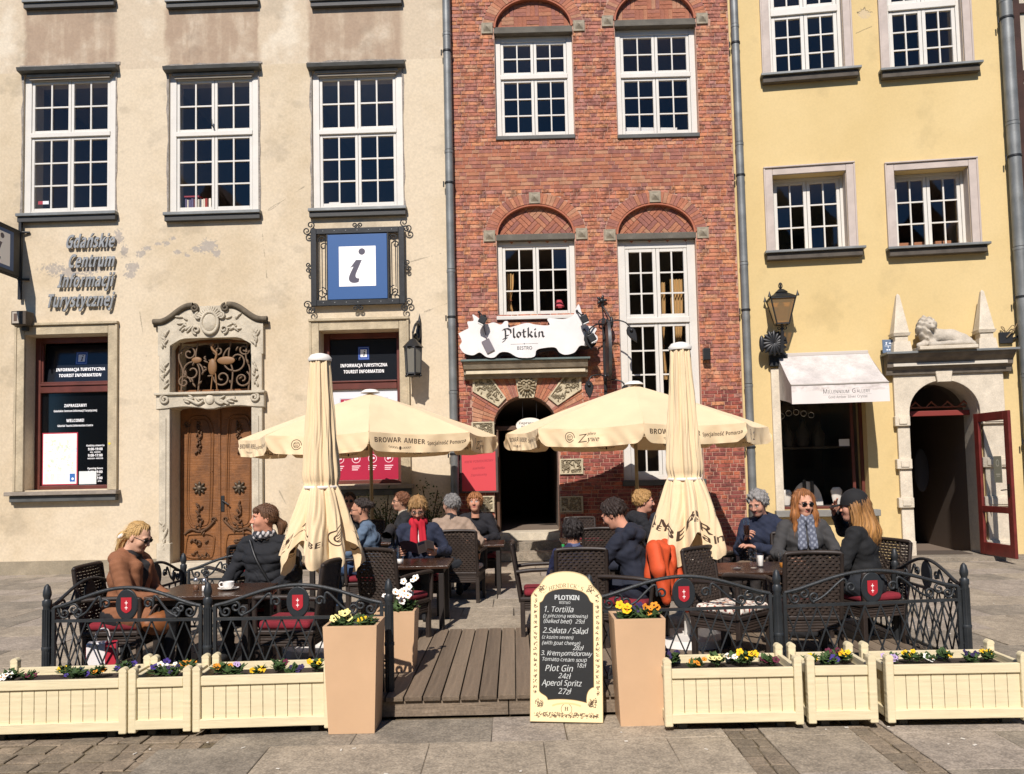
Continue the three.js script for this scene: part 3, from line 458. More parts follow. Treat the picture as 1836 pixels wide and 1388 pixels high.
    const bird = [ball(0.1, -0.02, gc - 0.03, z + 0.02, 0.8, 1.5, 0.4).rotateZ(0), tube([[0.02, gc + 0.07, z + 0.02], [0.05, gc + 0.2, z + 0.02], [-0.02, gc + 0.28, z + 0.02], [-0.04, gc + 0.36, z + 0.02]], 0.022, 20, 7), ball(0.035, -0.03, gc + 0.37, z + 0.02, 1.3, 1, 0.7), bar([-0.06, gc + 0.37, z + 0.02], [-0.16, gc + 0.4, z + 0.02], 0.01), bar([-0.02, gc - 0.16, z + 0.02], [-0.05, gc - gh + 0.03, z + 0.02], 0.012), bar([0.03, gc - 0.14, z + 0.02], [0.06, gc - gh + 0.03, z + 0.02], 0.012), ball(0.09, 0.22, gc + 0.08, z + 0.02, 1.8, 0.8, 0.25), ball(0.07, -0.3, gc + 0.1, z + 0.02, 1.3, 0.8, 0.3)];
    M('wrought_bird', bird, std(0x7d5b38, 0.6), G);
    M('fanlight_shelf', rspan(-hw, vLint, -0.6, hw, vSp - 0.02, -0.01, 0.01), MAT.stone, G);
    // two carved leaves
    const lf = -0.33, lv1 = vLint + 0.02, lv0 = 0.16;
    M('door_step', rspan(-hw - 0.16, -0.02, -0.6, hw + 0.16, 0.15, 0.1, 0.012), MAT.stone, G);
    const ledgeW = mapped(0x8f6a41, 0x74542f, 0.4, 0.65, 0.004);
    for (const s of [-1, 1]) {
      const L = sub('door_leaf', G, [s * hw / 2, 0, lf]), w = hw - 0.012, c = [];
      M('leaf_board', rspan(-w / 2, lv0, -0.06, w / 2, lv1, 0, 0.006), wood, L);
      const rail = []; const pan = (y0, y1, ww) => { const q = []; for (let i = 0; i <= 40; i++) { const a = i / 40 * TAU, cx = Math.cos(a), sy = Math.sin(a), e = 0.42; q.push([Math.sign(cx) * Math.pow(Math.abs(cx), e) * ww * (1 + 0.07 * Math.sin(a * 4)), (y0 + y1) / 2 + Math.sign(sy) * Math.pow(Math.abs(sy), e) * (y1 - y0) / 2, 0.004]); } return q; };
      rail.push(tube(pan(0.72, lv1 - 0.18, w * 0.33), 0.018, 90, 6, true), tube(pan(0.76, lv1 - 0.24, w * 0.27), 0.01, 90, 6, true), tube(pan(0.2, 0.62, w * 0.36), 0.02, 80, 6, true));
      M('panel_moulding', rail, wood, L);
      const v = lv0 + (lv1 - lv0);
      for (let k = 0; k < 16; k++) { c.push(leaf(rr(-0.05, 0.05), lv1 - 0.28 - k * 0.035, -Math.PI / 2 + rr(-1, 1), 0.04, 0.017, 0.02), leaf(rr(-0.07, 0.07) * (k / 16 + 0.3), 1.12 - k * 0.035, Math.PI / 2 + rr(-1.1, 1.1), 0.045, 0.018, 0.02)); }
      for (let k = 0; k < 8; k++) c.push(leaf(rr(-0.13, 0.13), 0.48 + rr(-0.05, 0.05), rr(0, 6), 0.045, 0.016, 0.02), leaf(rr(-0.2, 0.2), 0.25 + rr(-0.03, 0.05), rr(0, 6), 0.04, 0.015, 0.02));
      c.push(tube([[-w * 0.38, 0.62, 0.02], [-w * 0.2, 0.7, 0.02], [0, 0.66, 0.02], [w * 0.2, 0.72, 0.02], [w * 0.38, 0.84, 0.02]].map((p) => [p[0] * -s, p[1], p[2]]), 0.022, 30, 6), tube(spiral(-s * w * 0.36, 0.86, 0.05, 0.01, 0, 1.2, 0.02), 0.014, 20, 6), tube(spiral(s * w * 0.32, lv1 - 0.32, 0.06, 0.01, 0, -1.2, 0.02), 0.014, 20, 6));
      M('carving', c, woodDark, L);
      const K = [ball(0.055, 0, 1.42, 0.03, 1, 1, 0.6)]; for (let k = 0; k < 8; k++) K.push(leaf(0.04 * Math.cos(k * 0.785), 1.42 + 0.04 * Math.sin(k * 0.785), k * 0.785, 0.05, 0.025, 0.015));
      M('door_knob', K, mapped(0x6d5f4d, 0x4f4436, 0.3, 0.5, 0.002, { metal: 0.5 }), L);
      if (s > 0) M('door_handle', [rspan(-w / 2 + 0.02, 1.0, 0.0, -w / 2 + 0.08, 1.28, 0.012, 0.005), bar([-w / 2 + 0.05, 1.2, 0.04], [-w / 2 + 0.18, 1.12, 0.06], 0.012)], MAT.iron, L);
    }
    M('meeting_strip', rspan(-0.022, lv0, lf - 0.01, 0.022, lv1, lf + 0.022, 0.006), wood, G);
  }
}
// ======== brick house ========
const BR = {};
{
  const H = HB, g = H.g;
  const palA = [0xbd7a5d, 0xb67357, 0xc28362, 0xb07058, 0xa86e5e, 0xc08c6d, 0xb47660, 0xa16a5d, 0xc48760, 0xb17562, 0xa9776a, 0xbf7c59];
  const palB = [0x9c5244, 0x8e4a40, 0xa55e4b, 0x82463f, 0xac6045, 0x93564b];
  const mkB = (h) => { const t = hex(h); return std(h, 0.9, { map: rep(mottle(h, (Math.round(t[0] * 0.82) << 16) | (Math.round(t[1] * 0.84) << 8) | Math.round(t[2] * 0.88), { speck: 0.08 }), 0.45), bump: 0.006 }); };
  const matA = palA.slice(0, 8).map(mkB), matB = palB.slice(0, 5).map(mkB);
  const up = [H.rect(888, 60, 1028, 243), H.rect(1105, 47, 1250, 240)]; up[0].t = H.at(958, 133)[1]; up[1].t = H.at(1178, 130)[1];
  const lo = [H.rect(892, 430, 1032, 566), H.rect(1113, 428, 1255, 860)]; lo[1].t = H.at(1184, 572)[1];
  const arches = [];
  const addArch = (R, lint, sill) => { const c = (R[0] + R[2]) / 2, a = (R[2] - R[0]) / 2, vs = R[3] + lint; arches.push({ c, a, b: a * 0.78, vs, t: 0.205 }); };
  addArch(up[0], 0.13); addArch(up[1], 0.13); addArch(lo[0], 0.1); addArch(lo[1], 0.1);
  const ell = (A, e, a0 = 0, a1 = Math.PI, n = 28) => Array.from({ length: n + 1 }, (_, i) => { const q = mix(a0, a1, i / n); return [A.c + (A.a + e) * Math.cos(q), A.vs + (A.b + e) * Math.sin(q)]; });
  const DO = H.rect(887, 767, 1003, 1000), dc = (DO[0] + DO[2]) / 2, dr = (DO[2] - DO[0]) / 2, dv = DO[3];
  const doorHole = [[DO[0], 0.1], [DO[0], dv], ...Array.from({ length: 19 }, (_, i) => { const a = Math.PI - i / 18 * Math.PI; return [dc + dr * Math.cos(a), dv + dr * Math.sin(a)]; }).slice(1, -1), [DO[2], dv], [DO[2], 0.1]];
  const [fu0, fv1] = H.at(846, 676), [fu1] = H.at(1044, 676), fv0 = dv - 0.02;
  const winHole = (R, A) => [[R[0], R[1]], [R[0], A.vs], ...ell(A, 0).reverse().slice(1, -1), [R[2], A.vs], [R[2], R[1]]];
  const holes = [winHole(up[0], arches[0]), winHole(up[1], arches[1]), winHole(lo[0], arches[2]), winHole(lo[1], arches[3])];
  // bedding mortar, one lime mix for the whole wall; the base was rebuilt in darker bricks
  const vRe = H.at(1280, 700)[1], mB = hex(0xb08d7a);
  const mtex = wallTex(H, 512, 1024, (u, v) => [0, 1, 2].map((k) => mB[k] * (0.85 + 0.3 * nB(u / 0.4, v / 0.4))));
  const wall = wallMesh(H, [...holes, doorHole], std(0xffffff, 0.95, { map: mtex, bump: 0.006, uv: true }), -0.012);
  // courses: fill the free stretches of every row
  const rectP = (a, b, c, d) => [[a, b], [c, b], [c, d], [a, d]];
  const excl = [...holes, [...doorHole], rectP(fu0, fv0, fu1, fv1 + 0.1)];
  arches.forEach((A) => { excl.push([[A.c - A.a - A.t, A.vs - 0.02], ...ell(A, A.t).reverse(), [A.c + A.a + A.t, A.vs - 0.02]]); for (const s of [-1, 1]) { const x = A.c + s * (A.a + 0.125); excl.push(rectP(x - 0.105, A.vs - 0.12, x + 0.105, A.vs + 0.09)); } });
  const blocks = []; for (const [x0, x1] of [[846, 886], [1004, 1045]]) for (const [y0, y1] of [[757, 786], [823, 850], [890, 918]]) blocks.push(H.rect(x0, y0, x1, y1)); blocks.forEach((b) => excl.push(rectP(...b)));
  const ivals = (v) => { const out = []; for (const P of excl) { const xs = []; for (let i = 0; i < P.length; i++) { const [x0, y0] = P[i], [x1, y1] = P[(i + 1) % P.length]; if ((y0 <= v) !== (y1 <= v)) xs.push(x0 + (v - y0) / (y1 - y0) * (x1 - x0)); } xs.sort((a, b) => a - b); for (let i = 0; i + 1 < xs.length; i += 2) out.push([xs[i] - 0.006, xs[i + 1] + 0.006]); } return out.sort((a, b) => a[0] - b[0]); };
  const course = 0.0665, list = [];
  for (let v = 0.12, r = 0; v < TOPV - 0.1; v += course, r++) {
    const ex = ivals(v + course / 2); let free = [], cur = 0.005; for (const [a, b] of ex) { if (a > cur) free.push([cur, a]); cur = Math.max(cur, b); } if (cur < H.W) free.push([cur, H.W - 0.005]);
    for (const [a, b] of free) {
      let x = -((r % 2) * 0.17 + (Math.floor(r / 2) % 3) * 0.05), hd = r % 2;
      while (x < b) {
        const w = hd ? 0.112 : 0.228; hd = rnd() < 0.1 ? hd : 1 - hd;
        const x0 = Math.max(x, a), x1 = Math.min(x + w, b);
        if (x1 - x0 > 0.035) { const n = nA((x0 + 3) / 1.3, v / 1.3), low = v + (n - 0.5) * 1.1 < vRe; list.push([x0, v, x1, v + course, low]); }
        x += w;
      }
    }
  }
  // the 300 bricks that show best are pieces of their own, the rest is one joined mass
  const vis = list.map((b, i) => [b, i]).filter(([b]) => { const y = b[1]; return y > H.at(1180, 340)[1] && y < H.at(1180, 250)[1] && b[2] - b[0] > 0.1; }).slice(0, 300);
  const own = new Set(vis.map((x) => x[1]));
  const unitB = prep(box(1, 1, 1));
  const rest = [], colr = [];
  list.forEach((b, i) => {
    const gap = b[4] ? 0.0055 : 0.0048, x0 = b[0] + gap + rr(-0.001, 0.001), x1 = b[2] - gap, y0 = b[1] + gap * 0.9 + rr(-0.0012, 0.0012), y1 = b[3] - gap * 0.9 + rr(-0.0012, 0.0012), zf = b[4] ? rr(-0.005, -0.002) : rr(-0.004, 0.0055), tilt = rr(-0.0025, 0.0025);
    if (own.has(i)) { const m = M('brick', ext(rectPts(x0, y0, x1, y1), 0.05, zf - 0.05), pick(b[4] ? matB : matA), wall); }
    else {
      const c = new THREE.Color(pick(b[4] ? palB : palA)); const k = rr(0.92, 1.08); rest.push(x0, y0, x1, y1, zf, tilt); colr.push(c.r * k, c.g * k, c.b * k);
    }
  });
  {
    const pos = [], col = [], uv = [], N = rest.length / 6;
    for (let i = 0; i < N; i++) {
      const [x0, y0, x1, y1, z, t] = rest.slice(i * 6, i * 6 + 6), e = 0.0035, zb = z - 0.05, c = colr.slice(i * 3, i * 3 + 3);
      const F = [[x0 + e, y0 + e, z + t], [x1 - e, y0 + e, z - t], [x1 - e, y1 - e, z - t], [x0 + e, y1 - e, z + t]], B = [[x0, y0, z - e], [x1, y0, z - e], [x1, y1, z - e], [x0, y1, z - e]], K = [[x0, y0, zb], [x1, y0, zb], [x1, y1, zb], [x0, y1, zb]];
      const q = (a, b2, c2, d) => { pos.push(...a, ...b2, ...c2, ...a, ...c2, ...d); for (let m = 0; m < 6; m++) col.push(...c); };
      q(...F); for (let m = 0; m < 4; m++) { const n = (m + 1) % 4; q(B[m], B[n], F[n], F[m]); q(K[m], K[n], B[n], B[m]); }
    }
    const G = new THREE.BufferGeometry(); G.setAttribute('position', new THREE.Float32BufferAttribute(pos, 3)); G.setAttribute('color', new THREE.Float32BufferAttribute(col, 3)); G.computeVertexNormals(); uvMetric(G); G.userData.metric = true;
    const bm = std(0xffffff, 0.9, { map: rep(dataTex(512, 512, (x, y, i, j) => { const v = 182 + 150 * (NA[j * 512 + i] - 0.5) + 150 * (NB[j * 512 + i] - 0.5); return [Math.min(255, v + 50), Math.min(255, v + 50), Math.min(255, v + 50)]; }), 0.55), bump: 0.006, vc: true });
    const m = M('brickwork', G, bm, wall); m.userData.kind = 'stuff';
  }
  // arches, corner stones and patterned fields
  const stoneM = mapped(0xaba08a, 0x8d826d, 0.4, 0.85, 0.004), backM = mapped(0xb9785c, 0xa66a58, 0.6, 0.95, 0.006), soffit = mapped(0xb36d52, 0xa66a58, 0.5, 0.9, 0.004);
  arches.forEach((A, k) => {
    const G = sub('window_arch', g, [0, 0, 0]);
    const n = 34;
    for (let i = 0; i < n; i++) {
      const a0 = mix(0.03, Math.PI - 0.03, i / n) + 0.0035, a1 = mix(0.03, Math.PI - 0.03, (i + 1) / n) - 0.0035; if (Math.abs((a0 + a1) / 2 - Math.PI / 2) < 0.12) continue;
      const e = A.t * (k > 1 ? 1 : 1), P = (e2, a) => [A.c + (A.a + e2) * Math.cos(a), A.vs + (A.b + e2) * Math.sin(a)];
      M('arch_brick', ext([P(0.012, a0), P(e - 0.006, a0), P(e - 0.006, a1), P(0.012, a1)], 0.05, rr(-0.044, -0.038)), pick(matA), G);
    }
    M('arch_soffit', ext(shapeOf([...ell(A, 0.012), ...ell(A, -0.022).reverse()]), 0.13, -0.13), soffit, G);
    M('tympanum', ext(shapeOf([...ell(A, 0.0)]), 0.05, -0.15), backM, G);
    const cell = 0.222, th = cell / 3, rot = k > 1 ? Math.PI / 4 : 0, cr = Math.cos(rot), sr = Math.sin(rot);
    for (let i = -6; i <= 6; i++) for (let j = -6; j <= 6; j++) for (let s = 0; s < 3; s++) {
      const hor = (i + j) % 2 === 0, lx = i * cell + (hor ? 0 : (s - 1) * th), ly = j * cell + (hor ? (s - 1) * th : 0), x = A.c + lx * cr - ly * sr, y = A.vs + 0.12 + lx * sr + ly * cr;
      const w = hor ? cell : th, h = hor ? th : cell, rad = Math.hypot((x - A.c) / (A.a + 0.03), (y - A.vs) / (A.b + 0.03));
      if (y < A.vs - 0.05 || rad > 1.02) continue;
      M('tympanum_brick', prep(ext(rectPts(-w / 2 + 0.004, -h / 2 + 0.004, w / 2 - 0.004, h / 2 - 0.004), 0.03, rr(-0.004, 0.003))), pick(matA), G, [x, y, -0.115]).rotation.z = rot;
    }
    const cap = (u, v, s) => { const c = [ext(rectPts(-s, -s, s, s), 0.06, -0.05, { bevel: 0.004 }), new THREE.ConeGeometry(s * 0.95, 0.06, 4).rotateY(Math.PI / 4).rotateX(Math.PI / 2).translate(0, 0, 0.045)]; return M('corner_stone', c, stoneM, G, [u, v, 0.004]); };
    for (const s of [-1, 1]) cap(A.c + s * (A.a + 0.125), A.vs - 0.015, 0.095); cap(A.c, A.vs + A.b + 0.11, 0.095);
  });
  // windows
  const lintel = mapped(0x6f6a5f, 0x57534a, 0.7, 0.85, 0.003);
  up.forEach((R, k) => {
    const G = windowIn(H, R, { transom: R.t, rows: [2, 3], cols: 4, rec: 0.1, fw: 0.1, sw: 0.05, gb: 0.022 }), w = R[2] - R[0], h = R[3] - R[1];
    M('lintel', [rspan(-0.01, h, -0.02, w + 0.01, h + 0.05, 0.13, 0.01), rspan(-0.01, h + 0.05, -0.02, w + 0.01, h + 0.14, 0.09, 0.01)], lintel, G);
    M('sill', [rspan(-0.01, -0.075, -0.05, w + 0.01, -0.001, 0.13, 0.012)], MAT.zincDark, G);
    if (k === 1) { M('blind', [box(1.0, 0.2, 0.01, w / 2 - 0.1, 0.2, -0.3).rotateZ(-0.03)], std(0xcfcfcb, 0.7), G); }
  });
  {
    const R = lo[0], G = windowIn(H, R, { rows: [3], cols: 4, rec: 0.1, fw: 0.09, sw: 0.05, gb: 0.024 }), w = R[2] - R[0], h = R[3] - R[1];
    M('lintel', [rspan(-0.01, h, -0.02, w + 0.01, h + 0.11, 0.1, 0.01)], lintel, G); M('sill', [rspan(-0.03, -0.07, -0.05, w + 0.03, -0.001, 0.15, 0.012)], MAT.white, G);
    curtain(G, 0.16, 0.1, 0.24, 0.75, -0.35); M('lampshade', lathe([[0.1, 0], [0.05, 0.12]], 16).translate(w - 0.28, 0.22, -0.3), std(0xb0404a, 0.8, { side: 2 }), G);
  }
  {
    const R = lo[1], G = windowIn(H, R, { transom: R.t, rows: [3, 6], cols: 4, rec: 0.1, fw: 0.14, sw: 0.06, gb: 0.026, th: 0.1 }), w = R[2] - R[0], h = R[3] - R[1], tv = R.t - R[1];
    M('lintel', [rspan(-0.01, h, -0.02, w + 0.01, h + 0.11, 0.1, 0.01)], lintel, G); M('sill', [rspan(-0.03, -0.1, -0.05, w + 0.03, -0.001, 0.15, 0.012)], MAT.zincDark, G);
    curtain(G, w * 0.58, tv - 1.0, 0.2, 1.75, -0.4); curtain(G, w * 0.8, tv - 1.1, 0.22, 1.9, -0.4);
  }
  function curtain(G, x, y, w, h, z) {
    const P = (u, v) => [x + (u - 0.5) * w * (1 - 0.45 * Math.exp(-Math.pow((v - 0.35) * 4, 2))), y + v * h, z + 0.03 * Math.sin(u * 26)], pos = [];
    for (let i = 0; i < 36; i++) for (let j = 0; j < 14; j++) { const a = P(i / 36, j / 14), b = P((i + 1) / 36, j / 14), c = P((i + 1) / 36, (j + 1) / 14), d = P(i / 36, (j + 1) / 14); pos.push(...a, ...b, ...c, ...a, ...c, ...d); }
    const q = new THREE.BufferGeometry(); q.setAttribute('position', new THREE.Float32BufferAttribute(pos, 3)); q.computeVertexNormals(); M('curtain', q, std(0xc2a06a, 0.85, { side: 2 }), G);
    M('curtain_tie', new THREE.TorusGeometry(w * 0.28, 0.02, 6, 18).rotateX(Math.PI / 2).scale(1, 1, 0.5).translate(x, y + h * 0.35, z), std(0x7c4a2c, 0.8), G);
  }
  // doorway: arch stones, radiating bricks, carved blocks, cornice
  {
    const G = sub('door_portal', g, [0, 0, 0]), pale = mapped(0xd0c3a4, 0xb4a586, 0.5, 0.85, 0.006, { speck: 0.05 });
    const poly = (a) => a.map(([x, y]) => H.at(x, y));
    const stones = [poly([[848, 702], [893, 729], [907, 714], [878, 674], [848, 676]]), poly([[983, 713], [1000, 727], [1042, 698], [1042, 671], [1012, 673]])];
    const key = poly([[931, 714], [957, 713], [965, 672], [923, 673]]);
    const leaf = (x, y, a, L, W2, z) => ball(1, 0, 0, 0, L, W2, 0.022, 7).translate(L * 0.6, 0, 0).rotateZ(a).translate(x, y, z);
    const inside = (P, x, y) => { let c = false; for (let i = 0, j = P.length - 1; i < P.length; j = i++) if ((P[i][1] > y) !== (P[j][1] > y) && x < (P[j][0] - P[i][0]) * (y - P[i][1]) / (P[j][1] - P[i][1]) + P[i][0]) c = !c; return c; };
    const carve = (P, nm) => {
      const cx = P.reduce((s, p) => s + p[0], 0) / P.length, cy = P.reduce((s, p) => s + p[1], 0) / P.length, sh = (k) => P.map(([x, y]) => [cx + (x - cx) * k, cy + (y - cy) * k]);
      const S = M(nm, [ext(P, 0.05, -0.045), ext(shapeOf(P, [sh(0.88).reverse()]), 0.02, 0.006, { bevel: 0.004 })], pale, G); const r = [], Q = sh(0.86), bx = Q.map((p) => p[0]), by = Q.map((p) => p[1]);
      for (let k = 0; k < 260 && r.length < 46; k++) { const x = rr(Math.min(...bx), Math.max(...bx)), y = rr(Math.min(...by), Math.max(...by)); if (inside(Q, x, y)) r.push(r.length % 4 ? leaf(x, y, rr(0, 6.3), rr(0.03, 0.05), 0.012, 0.008) : tube(spiral(x, y, 0.04, 0.01, rr(0, 6), pick([-1.2, 1.2]), 0.012, 10), 0.009, 12, 5)); }
      M('carved_leaf', r, mapped(0x9a8d72, 0x7d7159, 0.4, 0.9, 0.004), S); return S;
    };
    stones.forEach((P) => carve(P, 'carved_stone'));
    const ks = M('keystone', [ext(key, 0.07, -0.045, { bevel: 0.004 })], pale, G), kc = H.at(944, 692);
    const f = [ball(0.1, 0, 0, 0.02, 0.85, 1.2, 0.5), ball(0.03, 0, -0.01, 0.085, 0.8, 1.6, 0.9), ball(0.026, -0.045, 0.035, 0.06), ball(0.026, 0.045, 0.035, 0.06), tube([[-0.09, 0.06, 0.06], [-0.04, 0.085, 0.075], [0, 0.06, 0.08], [0.04, 0.085, 0.075], [0.09, 0.06, 0.06]], 0.016, 18, 6), tube([[-0.05, -0.06, 0.07], [0, -0.07, 0.085], [0.05, -0.06, 0.07]], 0.014, 12, 6)];
    for (let k = 0; k < 18; k++) { const a = k / 18 * TAU; f.push(leaf(0.085 * Math.cos(a), 0.11 * Math.sin(a), a, 0.05, 0.018, 0.03)); }
    M('carved_mask', f.map((q) => q.translate(kc[0], kc[1], 0.025)), mapped(0xae9f80, 0x8b7d62, 0.3, 0.9, 0.004), ks);
    // radiating bricks
    const solid = [...stones, key], da = 0.085;
    const fanTop = fv1 + 0.1;
    for (let a = 0.02; a < Math.PI - 0.02; a += da) {
      const A0 = a + 0.006, A1 = Math.min(a + da, Math.PI) - 0.006, am = (A0 + A1) / 2, lim = Math.min(Math.abs((am < Math.PI / 2 ? fu1 - dc : dc - fu0) / Math.cos(am)), (fanTop - dv) / Math.max(0.02, Math.sin(am)));
      for (let r = dr + 0.004; r < lim - 0.03;) { const L = Math.min(rr(0.2, 0.24), lim - r); const rm = r + L / 2, x = dc + rm * Math.cos(am), y = dv + rm * Math.sin(am); if (!solid.some((P) => inside(P, x, y))) M('arch_brick', ext([[r + 0.003, A0], [r + L - 0.003, A0], [r + L - 0.003, A1], [r + 0.003, A1]].map(([q, w]) => [dc + q * Math.cos(w), dv + q * Math.sin(w)]), 0.05, rr(-0.054, -0.047)), pick(matA.slice(0, 6)), G); r += L; }
    }
    blocks.forEach((b) => carve(rectP(...b), 'carved_block'));
    const c0 = H.at(828, 650)[0], c1 = H.at(1056, 648)[0], cv = H.at(942, 652)[1];
    const prof = [[0, -0.26], [0.1, -0.26], [0.12, -0.2], [0.17, -0.19], [0.17, -0.12], [0.22, -0.1], [0.26, -0.02], [0.28, 0], [0.28, 0.03], [0, 0.1]];
    M('cornice', [ext(prof, c1 - c0 - 0.08, 0).rotateY(-Math.PI / 2).translate(c1 - 0.04, cv, 0.001)], mapped(0x9a8f7b, 0x7d735f, 0.5, 0.85, 0.004), G);
    M('cornice_band', rspan(c0 + 0.08, cv - 0.185, 0.172, c1 - 0.08, cv - 0.125, 0.19, 0.004), mapped(0xdccfb2, 0xc6b998, 0.5, 0.8, 0.003), G);
    M('cornice_flashing', [rspan(c0, cv + 0.02, 0.001, c1, cv + 0.055, 0.31, 0.006)], mapped(0x6d7d78, 0x566560, 0.7, 0.55, 0.002, { metal: 0.2 }), G);
    // passage behind
    M('passage', [span(DO[0] - 0.12, 0.0, -7, DO[0] - 0.02, dv + dr + 0.1, -0.62), span(DO[2] + 0.02, 0, -7, DO[2] + 0.12, dv + dr + 0.1, -0.62), span(DO[0] - 0.12, dv + dr, -7, DO[2] + 0.12, dv + dr + 0.1, -0.62), span(DO[0] - 0.12, 0, -7.1, DO[2] + 0.12, dv + dr, -7), span(DO[0] - 0.02, 0, -7, DO[2] + 0.02, 0.55, -0.613)], MAT.roomDark, G);
    // open door leaf inside and the oval sign
    M('door_leaf', rspan(DO[0] + 0.03, 0.56, -1.0, DO[0] + 0.08, dv - 0.02, -0.12, 0.01), std(0x5a4130, 0.6), G);
    M('transom_board', rspan(DO[0] + 0.02, dv - 0.02, -0.5, DO[2] - 0.02, dv + 0.06, -0.4, 0.01), std(0x5f4634, 0.6), G);
    M('threshold', rspan(DO[0] + 0.002, 0.1, -0.6, DO[2] - 0.002, 0.55, -0.02, 0.01), MAT.stone, G);
    const steps = [[0.38, 0.3, 0.36], [0.24, 0.62, 0.24]];
    M('step', rspan(DO[0] - 0.12, FORE + 0.004, 0.003, DO[2] + 0.15, 0.42, 0.33, 0.012), slabMaps[2], G); M('step', rspan(DO[0] - 0.2, FORE + 0.004, 0.331, DO[2] + 0.2, 0.28, 0.68, 0.012), slabMaps[0], G);
  }
  BR.H = H; BR.DO = DO; BR.dv = dv; BR.dr = dr; BR.dc = dc;
}
